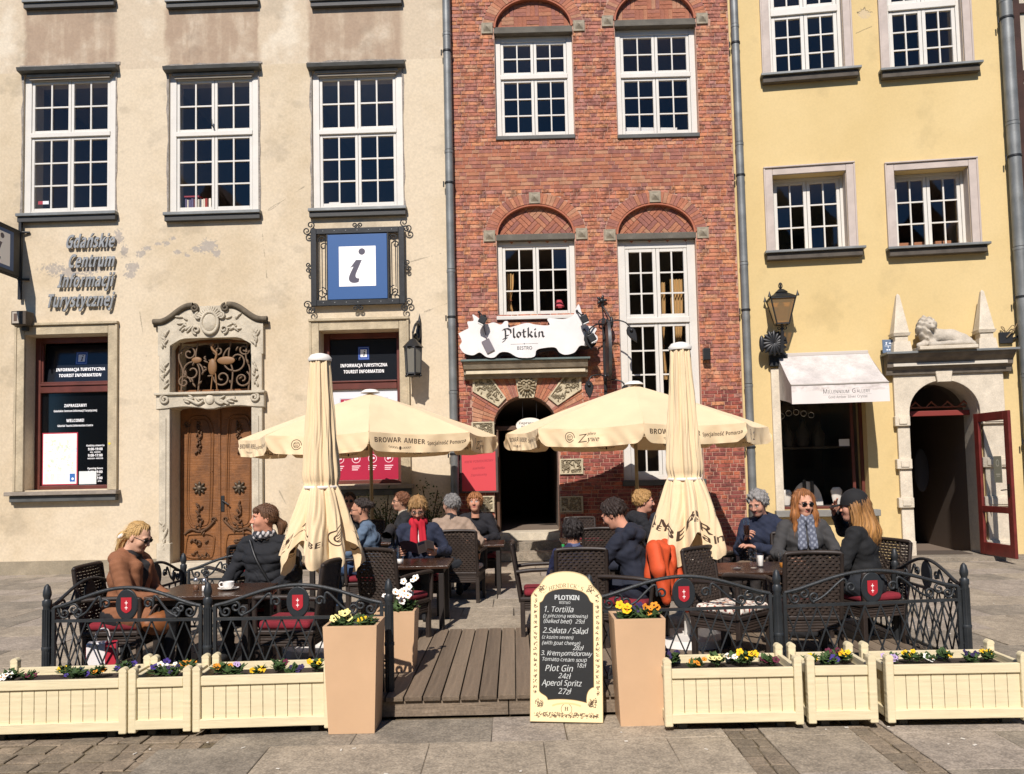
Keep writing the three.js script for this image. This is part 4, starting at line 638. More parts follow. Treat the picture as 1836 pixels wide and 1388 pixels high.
// ======== yellow house ========
{
  const H = HY, g = H.g;
  const U = [[1378, -70, 1510, 132], [1590, -78, 1724, 123]].map((a) => H.rect(...a)), L = [[1387, 311, 1519, 449], [1605, 303, 1739, 442]].map((a) => H.rect(...a));
  U[0].t = H.at(1440, 14)[1]; U[1].t = H.at(1655, 4)[1];
  const SH = H.rect(1402, 700, 1556, 914), D = H.rect(1634, 738, 1762, 1000), dc = (D[0] + D[2]) / 2, dr = (D[2] - D[0]) / 2, dv = D[3], rise = H.at(1695, 682)[1] - dv;
  const arch = (e = 0) => Array.from({ length: 21 }, (_, i) => { const a = Math.PI - i / 20 * Math.PI; return [dc + (dr + e) * Math.cos(a), dv + (rise + e) * Math.sin(a)]; });
  const doorHole = [[D[0], 0.03], [D[0], dv], ...arch().slice(1, -1), [D[2], dv], [D[2], 0.03]];
  const cA = hex(0xd0b986), cB = hex(0xc8b07b), pc = H.at(1550, 24), pc2 = H.at(1548, 42);
  const tex = wallTex(H, 768, 1280, (u, v) => {
    const n1 = nC(u / 6, v / 6), n2 = nA(u / 2.1, v / 2.1), n3 = nB(u / 0.5, v / 0.5), t = clamp((n1 - 0.5) * 1.6 + (n2 - 0.5) * 0.6 + 0.5);
    let c = [0, 1, 2].map((k) => mix(cA[k], cB[k], t)); const d = Math.hypot((u - pc[0]) / 0.15, (v - pc[1]) / 0.12) + (n3 - 0.5) * 0.9 + (n2 - 0.5); if (d < 0.75) c = hex(0xc4b08c); if (d > 0.72 && d < 0.84 && v > pc[1]) c = c.map((x) => x * 0.55);
    const d2 = Math.abs((v - pc2[1]) + 0.12 - (u - pc2[0]) * 0.35 + 0.03 * (n2 - 0.5)); if (d2 < 0.006 && Math.abs(u - pc2[0]) < 0.14) c = c.map((x) => x * 0.7);
    const st = sst(0.6, 0.8, nA(u / 3.3 + 0.2, v / 4.1)) * 0.05; return c.map((x) => x * (0.975 + 0.05 * n3) * (1 - st));
  });
  wallMesh(H, [...U.map(hole), ...L.map(hole), hole(SH), doorHole], std(0xffffff, 0.9, { map: tex, bump: 0.003, bumpTex: bumpC, uv: true }));
  const trim = mapped(0xcdbfb4, 0xb8aaa0, 0.8, 0.85, 0.003);
  [...U, ...L].forEach((R, k) => {
    const w = R[2] - R[0], h = R[3] - R[1], low = k > 1;
    const G = windowIn(H, R, low ? { rows: [3], cols: 4, rec: 0.2, fw: 0.05, sw: 0.055, gb: 0.024 } : { transom: R.t, rows: [2, 3], cols: 4, rec: 0.1, fw: 0.06, sw: 0.06, gb: 0.024, th: 0.12 });
    const rec = low ? 0.2 : 0.1, z = rec + 0.001;
    const sides = low ? [-0.12, 0.14] : [-0.14, 0.22];
    M('surround', [rspan(-0.13, -0.02, z, -0.001, h + 0.12, z + 0.04, 0.008), rspan(w + 0.001, -0.02, z, w + 0.13, h + 0.12, z + 0.04, 0.008), rspan(-0.001, h + 0.001, z, w + 0.001, h + 0.12, z + 0.038, 0.008), rspan(-0.15, h + 0.12, z, w + 0.15, h + 0.15, z + 0.065, 0.01), rspan(-0.15, -0.02, z, -0.12, h + 0.118, z + 0.055, 0.008), rspan(w + 0.12, -0.02, z, w + 0.15, h + 0.118, z + 0.055, 0.008)], trim, G);
    M('reveal', span(-0.001, 0, 0.005, 0.004, h, rec - 0.004), trim, G); M('reveal', span(w - 0.004, 0, 0.005, w + 0.001, h, rec - 0.004), trim, G);
    M('sill_cap', [rspan(-0.19, -0.045, -0.06, w + 0.24, -0.003, z + 0.17, 0.006)], MAT.zinc, G); M('sill', [rspan(-0.16, -0.16, z, w + 0.2, -0.046, z + 0.12, 0.014)], mapped(0x5c544a, 0x4a433b, 0.6, 0.8, 0.003), G);
    if (k === 3) for (const x of [0.22, 0.55, 0.9]) M('cardboard_box', rbox(0.26, 0.13, 0.2, x, 0.13, -0.32), std(0x9a6a4c, 0.9), G);
    if (k === 2) M('curtain_rod', bar([w - 0.28, 0.1, -0.2], [w - 0.28, 0.85, -0.2], 0.008), MAT.white, G);
  });
  // shop window with jewellery
  {
    const [u0, v0, u1, v1] = SH, w = u1 - u0, h = v1 - v0, G = sub('shop_window', g, [u0, v0, 0]);
    M('surround', [rspan(-0.14, -0.02, 0.001, -0.001, h + 0.4, 0.05, 0.01)], MAT.stoneWhite, G); M('sill', [rspan(-0.16, -0.11, -0.25, w + 0.12, -0.001, 0.16, 0.012)], mapped(0x8f8d86, 0x77756f, 0.6, 0.8, 0.003), G);
    M('frame', [rspan(0, 0, -0.31, 0.05, h, -0.24, 0.006), rspan(w - 0.05, 0, -0.31, w, h, -0.24, 0.006), rspan(0.05, h - 0.06, -0.31, w - 0.05, h, -0.24, 0.006), rspan(0.05, 0, -0.31, w - 0.05, 0.05, -0.24, 0.006), rspan(w * 0.86, 0.05, -0.305, w * 0.86 + 0.05, h - 0.06, -0.25, 0.006)], MAT.brown, G);
    M('pane', new THREE.PlaneGeometry(w - 0.1, h - 0.11), MAT.glass, G, [w / 2, h / 2, -0.275]);
    room(G, [-0.1, -0.1, w + 0.1, h + 0.1], -0.62, 3, MAT.roomDark);
    M('display_shelf', [rspan(-0.05, 0.0, -1.2, w + 0.05, 0.05, -0.4, 0.006), rspan(-0.05, h * 0.52, -1.6, w + 0.05, h * 0.54, -1.0, 0.006)], std(0x3a352e, 0.6), G);
    const bustM = std(0x2b2926, 0.5), wht = std(0xcfcac0, 0.6), silver = std(0xc9c7c2, 0.25, { metal: 0.8 });
    for (const [x, y, s] of [[0.32, h * 0.54, 1], [0.58, h * 0.54, 1.25], [0.86, h * 0.54, 1.05], [0.14, h * 0.54, 0.7]]) M('necklace_bust', [lathe([[0.08 * s, 0], [0.1 * s, 0.05 * s], [0.11 * s, 0.2 * s], [0.05 * s, 0.3 * s], [0.035 * s, 0.4 * s], [0.0, 0.41 * s]], 16).scale(1, 1, 0.5).translate(x, y, -1.1)], bustM, G);
    M('fan_display', [ext(Array.from({ length: 15 }, (_, i) => [0.27 * Math.cos(i / 14 * Math.PI), 0.42 * Math.sin(i / 14 * Math.PI)]), 0.02).translate(0.5, 0.05, -0.6)], wht, G);
    M('fan_stand', [rspan(0.43, 0.05, -0.57, 0.49, 0.5, -0.55, 0.004), rspan(0.56, 0.05, -0.57, 0.62, 0.48, -0.55, 0.004)], bustM, G);
    for (const [x, s] of [[0.98, 1], [1.18, 0.7], [1.33, 0.6], [0.14, 0.9]]) M('jewellery_stand', [lathe([[0.05 * s, 0], [0.07 * s, 0.06 * s], [0.1 * s, 0.24 * s], [0.06 * s, 0.3 * s], [0, 0.3 * s]], 16).scale(1, 1, 0.4).translate(x, 0.06, -0.5)], wht, G);
    for (let k = 0; k < 5; k++) M('bracelet', new THREE.TorusGeometry(0.05, 0.008, 6, 20).translate(0.18 + k * 0.13, h * 0.83 + rr(-0.05, 0.05), -0.9), silver, G);
    M('notice', box(0.17, 0.12, 0.003, w * 0.78, h * 0.56, -0.262), std(0xd4d2cc, 0.7), G);
  }
  // awning
  {
    const A0 = H.at(1394, 638), A1 = H.at(1546, 634), vT = (A0[1] + A1[1]) / 2, aw = thing('shop_awning', 'dirty white fabric awning lettered for a jewellery gallery', 'awning'); aw.position.copy(H.world(0, 0, 0)); aw.rotation.y = H.rot;
    const n = 1.05, B0 = H.at(1437, 692, n), B1 = H.at(1604, 683, n), u0 = A0[0], u1 = (A1[0] + B1[0]) / 2, vF = (B0[1] + B1[1]) / 2, vB = vF - 0.3;
    const fab = mapped(0xd9d2cc, 0xbfb4ac, 0.9, 0.9, 0.0, { speck: 0.03, side: 2 });
    const sheet = (P, nu, nv) => { const pos = [], uvs = []; for (let i = 0; i < nu; i++) for (let j = 0; j < nv; j++) { const c = [[i, j], [i + 1, j], [i + 1, j + 1], [i, j], [i + 1, j + 1], [i, j + 1]]; for (const [a, b] of c) { pos.push(...P(a / nu, b / nv)); uvs.push(a / nu, b / nv); } } let q = new THREE.BufferGeometry(); q.setAttribute('position', new THREE.Float32BufferAttribute(pos, 3)); q.setAttribute('uv', new THREE.Float32BufferAttribute(uvs, 2)); q = mergeVertices(q); q.computeVertexNormals(); return q; };
    M('canopy', sheet((s, t) => [mix(u0, u1, s), mix(vT, vF, t) - 0.04 * Math.sin(t * Math.PI) + 0.01 * Math.sin(s * 9) * t, mix(0.03, n, t)], 24, 10), fab, aw);
    const vt = printTex(1024, 190, (x, W2, H2) => { x.fillStyle = '#d6cfc9'; x.fillRect(0, 0, W2, H2); for (let k = 0; k < 700; k++) { x.fillStyle = `rgba(${pick(['120,105,95', '150,138,128', '225,220,214'])},${rr(0.02, 0.09)})`; x.beginPath(); x.ellipse(rr(0, W2), Math.pow(rnd(), 2) * 70, rr(5, 40), rr(2, 14), 0, 0, 7); x.fill(); } text(x, 'M', 355, 75, 58, { color: '#4a4744', weight: '' }); text(x, 'ILLENNIUM', 495, 79, 44, { color: '#4a4744', weight: '' }); text(x, 'G', 655, 75, 58, { color: '#4a4744', weight: '' }); text(x, 'ALLERY', 755, 79, 44, { color: '#4a4744', weight: '' }); x.fillStyle = '#8a8580'; x.fillRect(330, 108, 510, 2); text(x, 'Gold Amber Silver Crystal', 590, 132, 36, { color: '#5a5653', weight: '' }); });
    M('valance', sheet((s, t) => [mix(u0, u1, s), mix(vB, vF, t), n + 0.003 + 0.012 * Math.sin(s * 21) * (1 - t)], 40, 4), printMat(vt, 0.9), aw);
    for (const u of [u0, u1]) M('side_panel', sheet((s, t) => [u + (u === u0 ? 0.03 * Math.sin(s * 3) * (1 - t) : 0), mix(mix(vT - 0.75, vB, s), mix(vT, vF, s) - 0.02, t), mix(0.03, n, s)], 10, 6), fab, aw);
    M('head_rail', rspan(u0 - 0.02, vT - 0.02, 0.003, u1 - 0.0, vT + 0.04, 0.06, 0.01), std(0xb8b0a6, 0.6), aw);
    M('front_bar', bar([u0, vF, n], [u1, vF, n], 0.014), std(0x9a948c, 0.5), aw);
  }
  // portal
  const K = H.rect(1578, 629, 1812, 664), cv = H.at(1695, 632)[1];
  {
    const G = sub('door_portal', g), st = MAT.stoneWhite;
    const fu0 = H.at(1601, 700)[0], fu1 = H.at(1796, 700)[0], fv1 = cv - 0.3;
    M('arch_field', ext(shapeOf([[fu0, dv - 0.06], [D[0], dv - 0.06], ...[[D[0], dv]], ...arch().slice(1, -1), [D[2], dv], [D[2], dv - 0.06], [fu1, dv - 0.06], [fu1, fv1], [fu0, fv1]]), 0.07, 0.001, { bevel: 0.006 }), st, G);
    const pu = [[fu0 - 0.005, D[0]], [D[2], fu1 + 0.005]];
    for (const [a, b] of pu) {
      M('pilaster', rspan(a + 0.03, 0.0, 0.001, b, dv - 0.06, 0.07, 0.008), st, G);
      const H0 = dv - 0.06; for (const [f0, f1] of [[0.0, 0.13], [0.36, 0.43], [0.63, 0.7], [0.93, 1.0]]) M('pilaster_block', [rspan(a - 0.02, H0 * f0, 0.002, b + (f0 === 0 ? 0.0 : 0.0), H0 * f1, 0.115, 0.012), rspan(a + 0.04, H0 * f0 + 0.03, 0.1, b - 0.05, H0 * f1 - 0.03, 0.13, 0.01)], st, G);
    }
    M('portal_lining', [ext(shapeOf([[D[0], 0.03], [D[0], dv], ...arch().slice(1, -1), [D[2], dv], [D[2], 0.03], [D[2] - 0.012, 0.03], [D[2] - 0.012, dv], ...arch(-0.012).reverse().slice(1, -1), [D[0] + 0.012, dv], [D[0] + 0.012, 0.03]]), 0.58, -0.585)], st, G);
    const k0 = H.at(1697, 658), k1 = H.at(1697, 684); M('keystone', ext([[dc - 0.1, dv + rise - 0.03], [dc + 0.1, dv + rise - 0.03], [dc + 0.13, fv1 - 0.004], [dc - 0.13, fv1 - 0.004]], 0.05, 0.08, { bevel: 0.008 }), st, G);
    const prof = [[0, -0.32], [0.12, -0.32], [0.15, -0.24], [0.2, -0.2], [0.22, -0.12], [0.3, -0.06], [0.34, 0], [0, 0.02]];
    M('cornice', [ext(prof, K[2] - K[0] - 0.1, 0).rotateY(-Math.PI / 2).translate(K[2] - 0.05, cv - 0.04, 0.001)], mapped(0x877c6e, 0x6d6357, 0.6, 0.85, 0.004), G);
    M('cornice_band', rspan(K[0] + 0.14, cv - 0.235, 0.2, K[2] - 0.14, cv - 0.185, 0.232, 0.005), mapped(0xdad2c2, 0xc5bcab, 0.6, 0.8, 0.003), G);
    M('cornice_flashing', rspan(K[0], cv - 0.038, 0.002, K[2], cv, 0.37, 0.006), MAT.zinc, G);
    // inside: dark hall, transom bar, dried ornaments
    room(G, [D[0] - 0.05, 0, D[2] + 0.05, dv + rise + 0.1], -0.62, 6, MAT.roomDark);
    M('transom_bar', rspan(D[0] + 0.012, dv - 0.05, -0.42, D[2] - 0.012, dv + 0.04, -0.32, 0.008), std(0x7c2f28, 0.5), G);
    M('fanlight_pane', new THREE.ShapeGeometry(shapeOf(arch(-0.02)), 12).translate(0, 0, -0.4), MAT.glass, G);
    const o = []; for (let k = 0; k < 4; k++) { const x = dc - 0.42 + k * 0.26; o.push(bar([x, dv + 0.09, -0.36], [x + 0.12, dv + 0.2, -0.36], 0.012), bar([x + 0.22, dv + 0.09, -0.36], [x + 0.1, dv + 0.2, -0.36], 0.012)); } o.push(bar([dc - 0.5, dv + 0.1, -0.36], [dc + 0.5, dv + 0.1, -0.36], 0.014)); M('fanlight_ornament', o, std(0x8a4f38, 0.7), G);
    M('threshold', rspan(D[0] - 0.3, -0.01, -0.6, D[2] + 0.6, 0.07, 0.35, 0.012), mapped(0x968b7a, 0x7d7366, 0.8, 0.9, 0.005, { speck: 0.1 }), G);
    M('door_mat', rspan(D[0] + 0.05, 0.072, -0.6, D[2] - 0.2, 0.082, -0.02, 0.003), std(0x4c4238, 0.95), G);
    M('hanging_coat', [ball(0.14, 0, 0, 0, 1, 3, 0.5).translate(D[2] - 0.2, 1.45, -2.2)], std(0x54565c, 0.9), G);
    // red door leaf swung out to the street
    const hx = D[2] - 0.07, leaf = sub('door_leaf', G, [hx, 0.085, 0.0]); leaf.rotation.y = -1.4; const lw = 0.9, lh = dv - 0.14, red = mapped(0x7a2f28, 0x64241f, 0.7, 0.4, 0.001);
    M('leaf_frame', [rspan(0, 0, -0.025, 0.12, lh, 0.025, 0.008), rspan(lw - 0.12, 0, -0.025, lw, lh, 0.025, 0.008), rspan(0.12, lh - 0.14, -0.025, lw - 0.12, lh, 0.025, 0.008), rspan(0.12, 0, -0.025, lw - 0.12, 0.2, 0.025, 0.008), rspan(0.12, lh * 0.3, -0.025, lw - 0.12, lh * 0.3 + 0.1, 0.025, 0.008)], red, leaf);
    M('pane', new THREE.PlaneGeometry(lw - 0.22, lh * 0.7 - 0.22), MAT.glass, leaf, [lw / 2, lh * 0.65 - 0.02, 0]); M('pane', new THREE.PlaneGeometry(lw - 0.22, lh * 0.3 - 0.18), MAT.glass, leaf, [lw / 2, 0.2 + (lh * 0.3 - 0.2) / 2, 0]);
    M('handle', [rspan(lw - 0.08, 0.95, 0.026, lw - 0.04, 1.15, 0.034, 0.004), bar([lw - 0.06, 1.06, 0.03], [lw - 0.06, 1.06, 0.08], 0.008), bar([lw - 0.06, 1.06, 0.08], [lw - 0.17, 1.05, 0.085], 0.009)], std(0x3a2f28, 0.4, { metal: 0.6 }), leaf);
    M('door_notice', box(0.2, 0.42, 0.004, lw * 0.62, lh * 0.6, 0.008), printMat(printTex(128, 256, (x) => { x.fillStyle = '#8b8a78'; x.fillRect(0, 0, 128, 256); x.strokeStyle = '#ddd8c6'; x.lineWidth = 6; x.beginPath(); x.ellipse(64, 66, 22, 30, 0, 0, 7); x.stroke(); x.fillStyle = '#d6d1bf'; x.fillRect(30, 170, 70, 8); x.fillRect(40, 190, 50, 6); }), 0.6), leaf);
  }
  // obelisks and lion on the cornice
  const stat = MAT.stoneWhite, nC2 = 0.2;
  const ob0 = H.at(1614, 629, nC2), ob1 = H.at(1766, 626, nC2);
  const obelisk = thing('stone_obelisk', 'small pale stone obelisk on the portal cornice next to the number plate', 'obelisk', 'obelisks flanking the lion', H.world(ob0[0], cv + 0.002, nC2), H.rot);
  const pyr = (w0, w1, h, y) => { const g = new THREE.CylinderGeometry(w1 * 0.7071, w0 * 0.7071, h, 4, 1).rotateY(Math.PI / 4).translate(0, y + h / 2, 0).toNonIndexed(); g.computeVertexNormals(); return g; };
  M('base', [pyr(0.29, 0.25, 0.17, 0), pyr(0.2, 0.2, 0.09, 0.171)], stat, obelisk); M('cap', pyr(0.24, 0.28, 0.05, 0.262), stat, obelisk); M('spire', [pyr(0.24, 0.05, 0.64, 0.313), pyr(0.05, 0.002, 0.03, 0.9531)], stat, obelisk);
  const o2 = copyOf(obelisk, 'small pale stone obelisk on the portal cornice beside the black cable box', [0, 0, 0], H.rot); o2.position.copy(H.world(ob1[0], cv + 0.002, nC2));
  {
    const lc = H.at(1690, 629, nC2), Ln = thing('lion_statue', 'pale stone lion lying on the cornice above the gallery door', 'statue', null, H.world(lc[0], cv + 0.002, nC2), H.rot);
    const caps = [[[-0.2, 0.26, 0], [0.14, 0.22, -0.01], 0.135, 0.12], [[0.14, 0.22, -0.01], [0.3, 0.15, 0], 0.13, 0.13], [[-0.22, 0.26, 0], [-0.26, 0.34, 0.04], 0.13, 0.1], [[-0.28, 0.12, 0.06], [-0.4, 0.09, 0.13], 0.06, 0.045], [[-0.18, 0.12, 0.1], [-0.22, 0.085, 0.19], 0.06, 0.045], [[-0.22, 0.085, 0.19], [0.02, 0.1, 0.17], 0.045, 0.04], [[0.26, 0.16, 0.1], [0.36, 0.12, 0.1], 0.09, 0.08], [[0.34, 0.1, 0.14], [0.06, 0.1, 0.19], 0.05, 0.04], [[0.38, 0.1, 0.05], [0.44, 0.08, 0.12], 0.03, 0.03], [[0.44, 0.08, 0.12], [0.34, 0.09, 0.2], 0.03, 0.028]];
    const fn = (x, y, z) => { let d = 9; for (const [a, b, r, s] of caps) d = smin(d, capD(x, y, z, a, b, r, s), 0.05); const hx = x + 0.26, hy = y - 0.42, hz = z - 0.1; let m = ellD(x, y, z, [-0.26, 0.37, 0.05], [0.16, 0.2, 0.13]); m -= 0.022 * Math.sin(hx * 46 + hy * 20) * Math.sin(hy * 42 - hz * 30); d = smin(d, m, 0.03); d = smin(d, ellD(x, y, z, [-0.22, 0.41, 0.14], [0.075, 0.095, 0.08]), 0.02); d = smin(d, ellD(x, y, z, [-0.21, 0.37, 0.21], [0.042, 0.04, 0.045]), 0.015); for (const s of [-1, 1]) { d = Math.max(d, -ellD(x, y, z, [-0.216 + s * 0.034, 0.43, 0.212], [0.016, 0.012, 0.02])); d = smin(d, ellD(x, y, z, [-0.24 + s * 0.085, 0.5, 0.08], [0.028, 0.035, 0.02]), 0.015); } d = Math.max(d, -ellD(x, y, z, [-0.205, 0.347, 0.26], [0.03, 0.008, 0.03])); return d; };
    M('lion_body', meshSDF(fn, [0, 0.29, 0.05], [0.56, 0.34, 0.28], 84), std(0xc9bfae, 0.95, { map: stat.map, bump: 0.008 }), Ln);
    M('plinth', rspan(-0.44, 0, -0.14, 0.46, 0.06, 0.26, 0.012), stat, Ln);
  }
  {
    const p = H.at(1591, 622, 0.12), t = thing('number_plate', 'small blue number plate standing on the portal cornice', 'sign', null, H.world(p[0], cv + 0.003, 0.16), H.rot);
    M('plate', rbox(0.18, 0.23, 0.02, 0, 0.115, 0, 0.01), std(0x5f6f82, 0.5), t); M('plate_print', new THREE.PlaneGeometry(0.165, 0.21), printMat(printTex(96, 128, (x) => { x.fillStyle = '#5d6f86'; x.fillRect(0, 0, 96, 128); text(x, 'Z', 32, 34, 34); x.fillStyle = '#e8ecf0'; x.fillRect(54, 28, 22, 10); x.fillStyle = '#e8ecf0'; x.fillRect(14, 58, 68, 4); x.fillRect(45, 58, 5, 24); x.fillRect(30, 94, 14, 12); x.fillRect(50, 94, 16, 12); }), 0.5), t, [0, 0.115, 0.0115]);
  }
  {
    const p = H.at(1803, 606, 0.02), t = thing('cable_box', 'small black metal junction box with looping cables on the yellow wall', 'box', null, H.world(p[0], p[1], 0), H.rot);
    M('plate', rbox(0.21, 0.19, 0.05, 0, 0, 0.03, 0.01), MAT.iron, t); M('cable', [tube([[0, 0, 0.06], [0.1, 0.12, 0.09], [0.2, 0.3, 0.12], [0.32, 0.52, 0.1]], 0.012, 24), tube([[-0.02, 0.1, 0.05], [-0.08, 0.18, 0.06], [-0.04, 0.17, 0.06], [0.0, 0.1, 0.06], [0.1, 0.2, 0.06], [0.16, 0.15, 0.05]], 0.007, 30)], std(0x7d6a4c, 0.7), t); M('arm', sqbar([0.08, -0.03, 0.03], [0.28, 0.06, 0.06], 0.03), MAT.iron, t);
  }
  // street lantern on a bracket
  {
    const p = H.at(1402, 588, 0.28), q = H.at(1390, 630, 0.1), t = thing('wall_lantern', 'four-sided glass lantern on a round black iron bracket by the awning', 'lantern', null, H.world(p[0], p[1], 0), H.rot);
    const z = 0.3, w0 = 0.1, w1 = 0.2, h = 0.42, y0 = 0.06, c4 = (w, y) => [[-w, y, -w], [w, y, -w], [w, y, w], [-w, y, w]].map(([a, b, c]) => [a, b, c + z]);
    const A = c4(w0, y0), B = c4(w1, y0 + h), fr = [];
    for (let i = 0; i < 4; i++) { const j = (i + 1) % 4; fr.push(sqbar(A[i], B[i], 0.022), sqbar(A[i], A[j], 0.024), sqbar(B[i], B[j], 0.028)); }
    M('lantern_frame', fr, MAT.iron, t);
    M('lantern_roof', [new THREE.CylinderGeometry(0.1, 0.31, 0.1, 4, 1).rotateY(Math.PI / 4).translate(0, y0 + h + 0.06, z), new THREE.CylinderGeometry(0.05, 0.14, 0.06, 4, 1).rotateY(Math.PI / 4).translate(0, y0 + h + 0.14, z), ...[0, 1, 2, 3].map((i) => new THREE.ConeGeometry(0.03, 0.1, 5).translate(B[i][0] * 1.12, y0 + h + 0.06, (B[i][2] - z) * 1.12 + z))], MAT.iron, t);
    M('finial', [new THREE.TorusGeometry(0.035, 0.01, 6, 16).scale(0.8, 1.3, 1).translate(0, y0 + h + 0.23, z), new THREE.TorusGeometry(0.035, 0.01, 6, 16).scale(0.8, 1.3, 1).rotateY(Math.PI / 2).translate(0, y0 + h + 0.23, z), bar([0, y0 + h + 0.16, z], [0, y0 + h + 0.2, z], 0.012)], MAT.iron, t);
    const gl = new THREE.MeshPhysicalMaterial({ color: 0xd9b98a, roughness: 0.35, transmission: 0.75, thickness: 0, side: 2 });
    for (let i = 0; i < 4; i++) { const j = (i + 1) % 4, G2 = new THREE.BufferGeometry(); G2.setAttribute('position', new THREE.Float32BufferAttribute([...A[i], ...A[j], ...B[j], ...A[i], ...B[j], ...B[i]], 3)); G2.computeVertexNormals(); M('lantern_pane', G2, gl, t); }
    M('bulb', ball(0.05, 0, y0 + 0.3, z, 1, 1.4, 1), std(0xcabfae, 0.5), t);
    const br = [bar([0, 0.06, z], [0, -0.06, z], 0.02), sqbar([0, -0.06, z], [-0.02, -0.42, z - 0.02], 0.07, 0.05), sqbar([0, -0.1, z], [0, -0.1, 0.01], 0.035), sqbar([0, -0.42, z - 0.02], [-0.05, -0.42, 0.01], 0.035)];
    for (let k = 0; k < 16; k++) { const a = k / 16 * TAU; br.push(ball(1, 0, 0, 0, 0.13, 0.035, 0.03, 7).translate(0.1, 0, 0).rotateZ(a).translate(-0.13, -0.25, z - 0.05)); }
    br.push(tube(spiral(-0.13, -0.25, 0.2, 0.03, 0, 2, z - 0.1, 36), 0.03, 60, 6), ball(0.12, -0.13, -0.25, z - 0.1, 1, 1, 0.5)); for (const s of [-1, 1]) br.push(tube(spiral(s * 0.05, -0.0, 0.04, 0.01, Math.PI / 2, s * 1.2, z), 0.01, 16, 5));
    br.push(ball(0.09, -0.33, -0.25, z - 0.06, 0.5, 1.6, 0.4)); M('bracket', br, MAT.black, t); M('wall_plate', rbox(0.3, 0.2, 0.1, -0.04, -0.52, 0.06, 0.01), MAT.iron, t);
  }
}
// ======== timbered house at the end ========
{
  const H = HW; wallMesh(H, [], mapped(0xd9cfb8, 0xcabfa6, 1.2, 0.9, 0.004)); const tm = mapped(0x4a2d22, 0x392219, 0.6, 0.8, 0.004);
  M('timber_post', span(0.02, 0, 0.001, 0.16, TOPV, 0.04), tm, H.g); M('timber_post', span(1.2, 0, 0.001, 1.36, TOPV, 0.04), tm, H.g);
  for (const y of [15, 135, 160, 290, 380, 560, 760]) { const v = H.at(1832, y)[1]; M('timber_rail', span(0.161, v - 0.09, 0.001, 1.199, v + 0.07, 0.035), tm, H.g); }
}
// ======== downpipes ========
function downpipe(label, H, px, py, n, r, yb, mat) {
  const [u] = H.at(px, py, n), t = thing('downpipe', label, 'downpipe', 'grey downpipes between the houses', H.world(u, 0, n), H.rot);
  let v = yb, first = true; while (v < TOPV) { const L = Math.min(2.1, TOPV - v); M('pipe_section', [cyl(r, r, L - 0.012, 0, v, 0, 20), cyl(r + 0.006, r + 0.006, 0.05, 0, v + L - 0.06, 0, 20)], mat, t); v += L; }
  for (let y = 1.9; y < TOPV; y += 2.35) M('pipe_bracket', [cyl(r + 0.012, r + 0.012, 0.03, 0, y, 0, 20), bar([0.0, y + 0.015, 0], [0, y + 0.015, -n - 0.05], 0.012), bar([-r - 0.03, y - 0.05, 0], [-r - 0.03, y + 0.05, 0], 0.012)], MAT.iron, t);
  M('pipe_foot', [cyl(r + 0.012, r + 0.012, 0.9, 0, yb - 0.86, 0, 20)], MAT.zincDark, t);
}
downpipe('grey zinc downpipe between the cream and the brick house', HC, 809, 500, 0.1, 0.072, 0.9, MAT.zinc);
downpipe('grey zinc downpipe between the brick and the yellow house', HY, 1335, 500, 0.1, 0.068, 0.9, MAT.zinc);
downpipe('thick grey downpipe between the yellow and the timbered house', HY, 1832, 500, 0.14, 0.1, 0.9, MAT.zinc);
// ---------- things fixed to the walls ----------
const onWall = (H, px, py, n = 0) => { const [u, v] = H.at(px, py, n); return H.world(u, v, 0); };
// raised lettering on the cream house
{
  const H = HC, t = thing('wall_lettering', 'four lines of grey raised italic letters on the cream plaster', 'lettering', null, onWall(H, 209, 444), H.rot), lm = mapped(0xa2a5a6, 0x8c8f90, 0.5, 0.5, 0.001, { metal: 0.3 });
  ['Gdańskie', 'Centrum', 'Informacji', 'Turystycznej'].forEach((s, k) => {
    const geo = new TextGeometry(s, { font, size: 0.235, depth: 0.022, curveSegments: 4, bevelEnabled: true, bevelThickness: 0.004, bevelSize: 0.004, bevelSegments: 1 });
    geo.scale(0.6, 1, 1).applyMatrix4(new THREE.Matrix4().set(1, 0.22, 0, 0, 0, 1, 0, 0, 0, 0, 1, 0, 0, 0, 0, 1)); geo.computeBoundingBox();
    M('letter_line', geo.translate(-geo.boundingBox.max.x, -k * 0.348, 0.035), lm, t);
  });
}
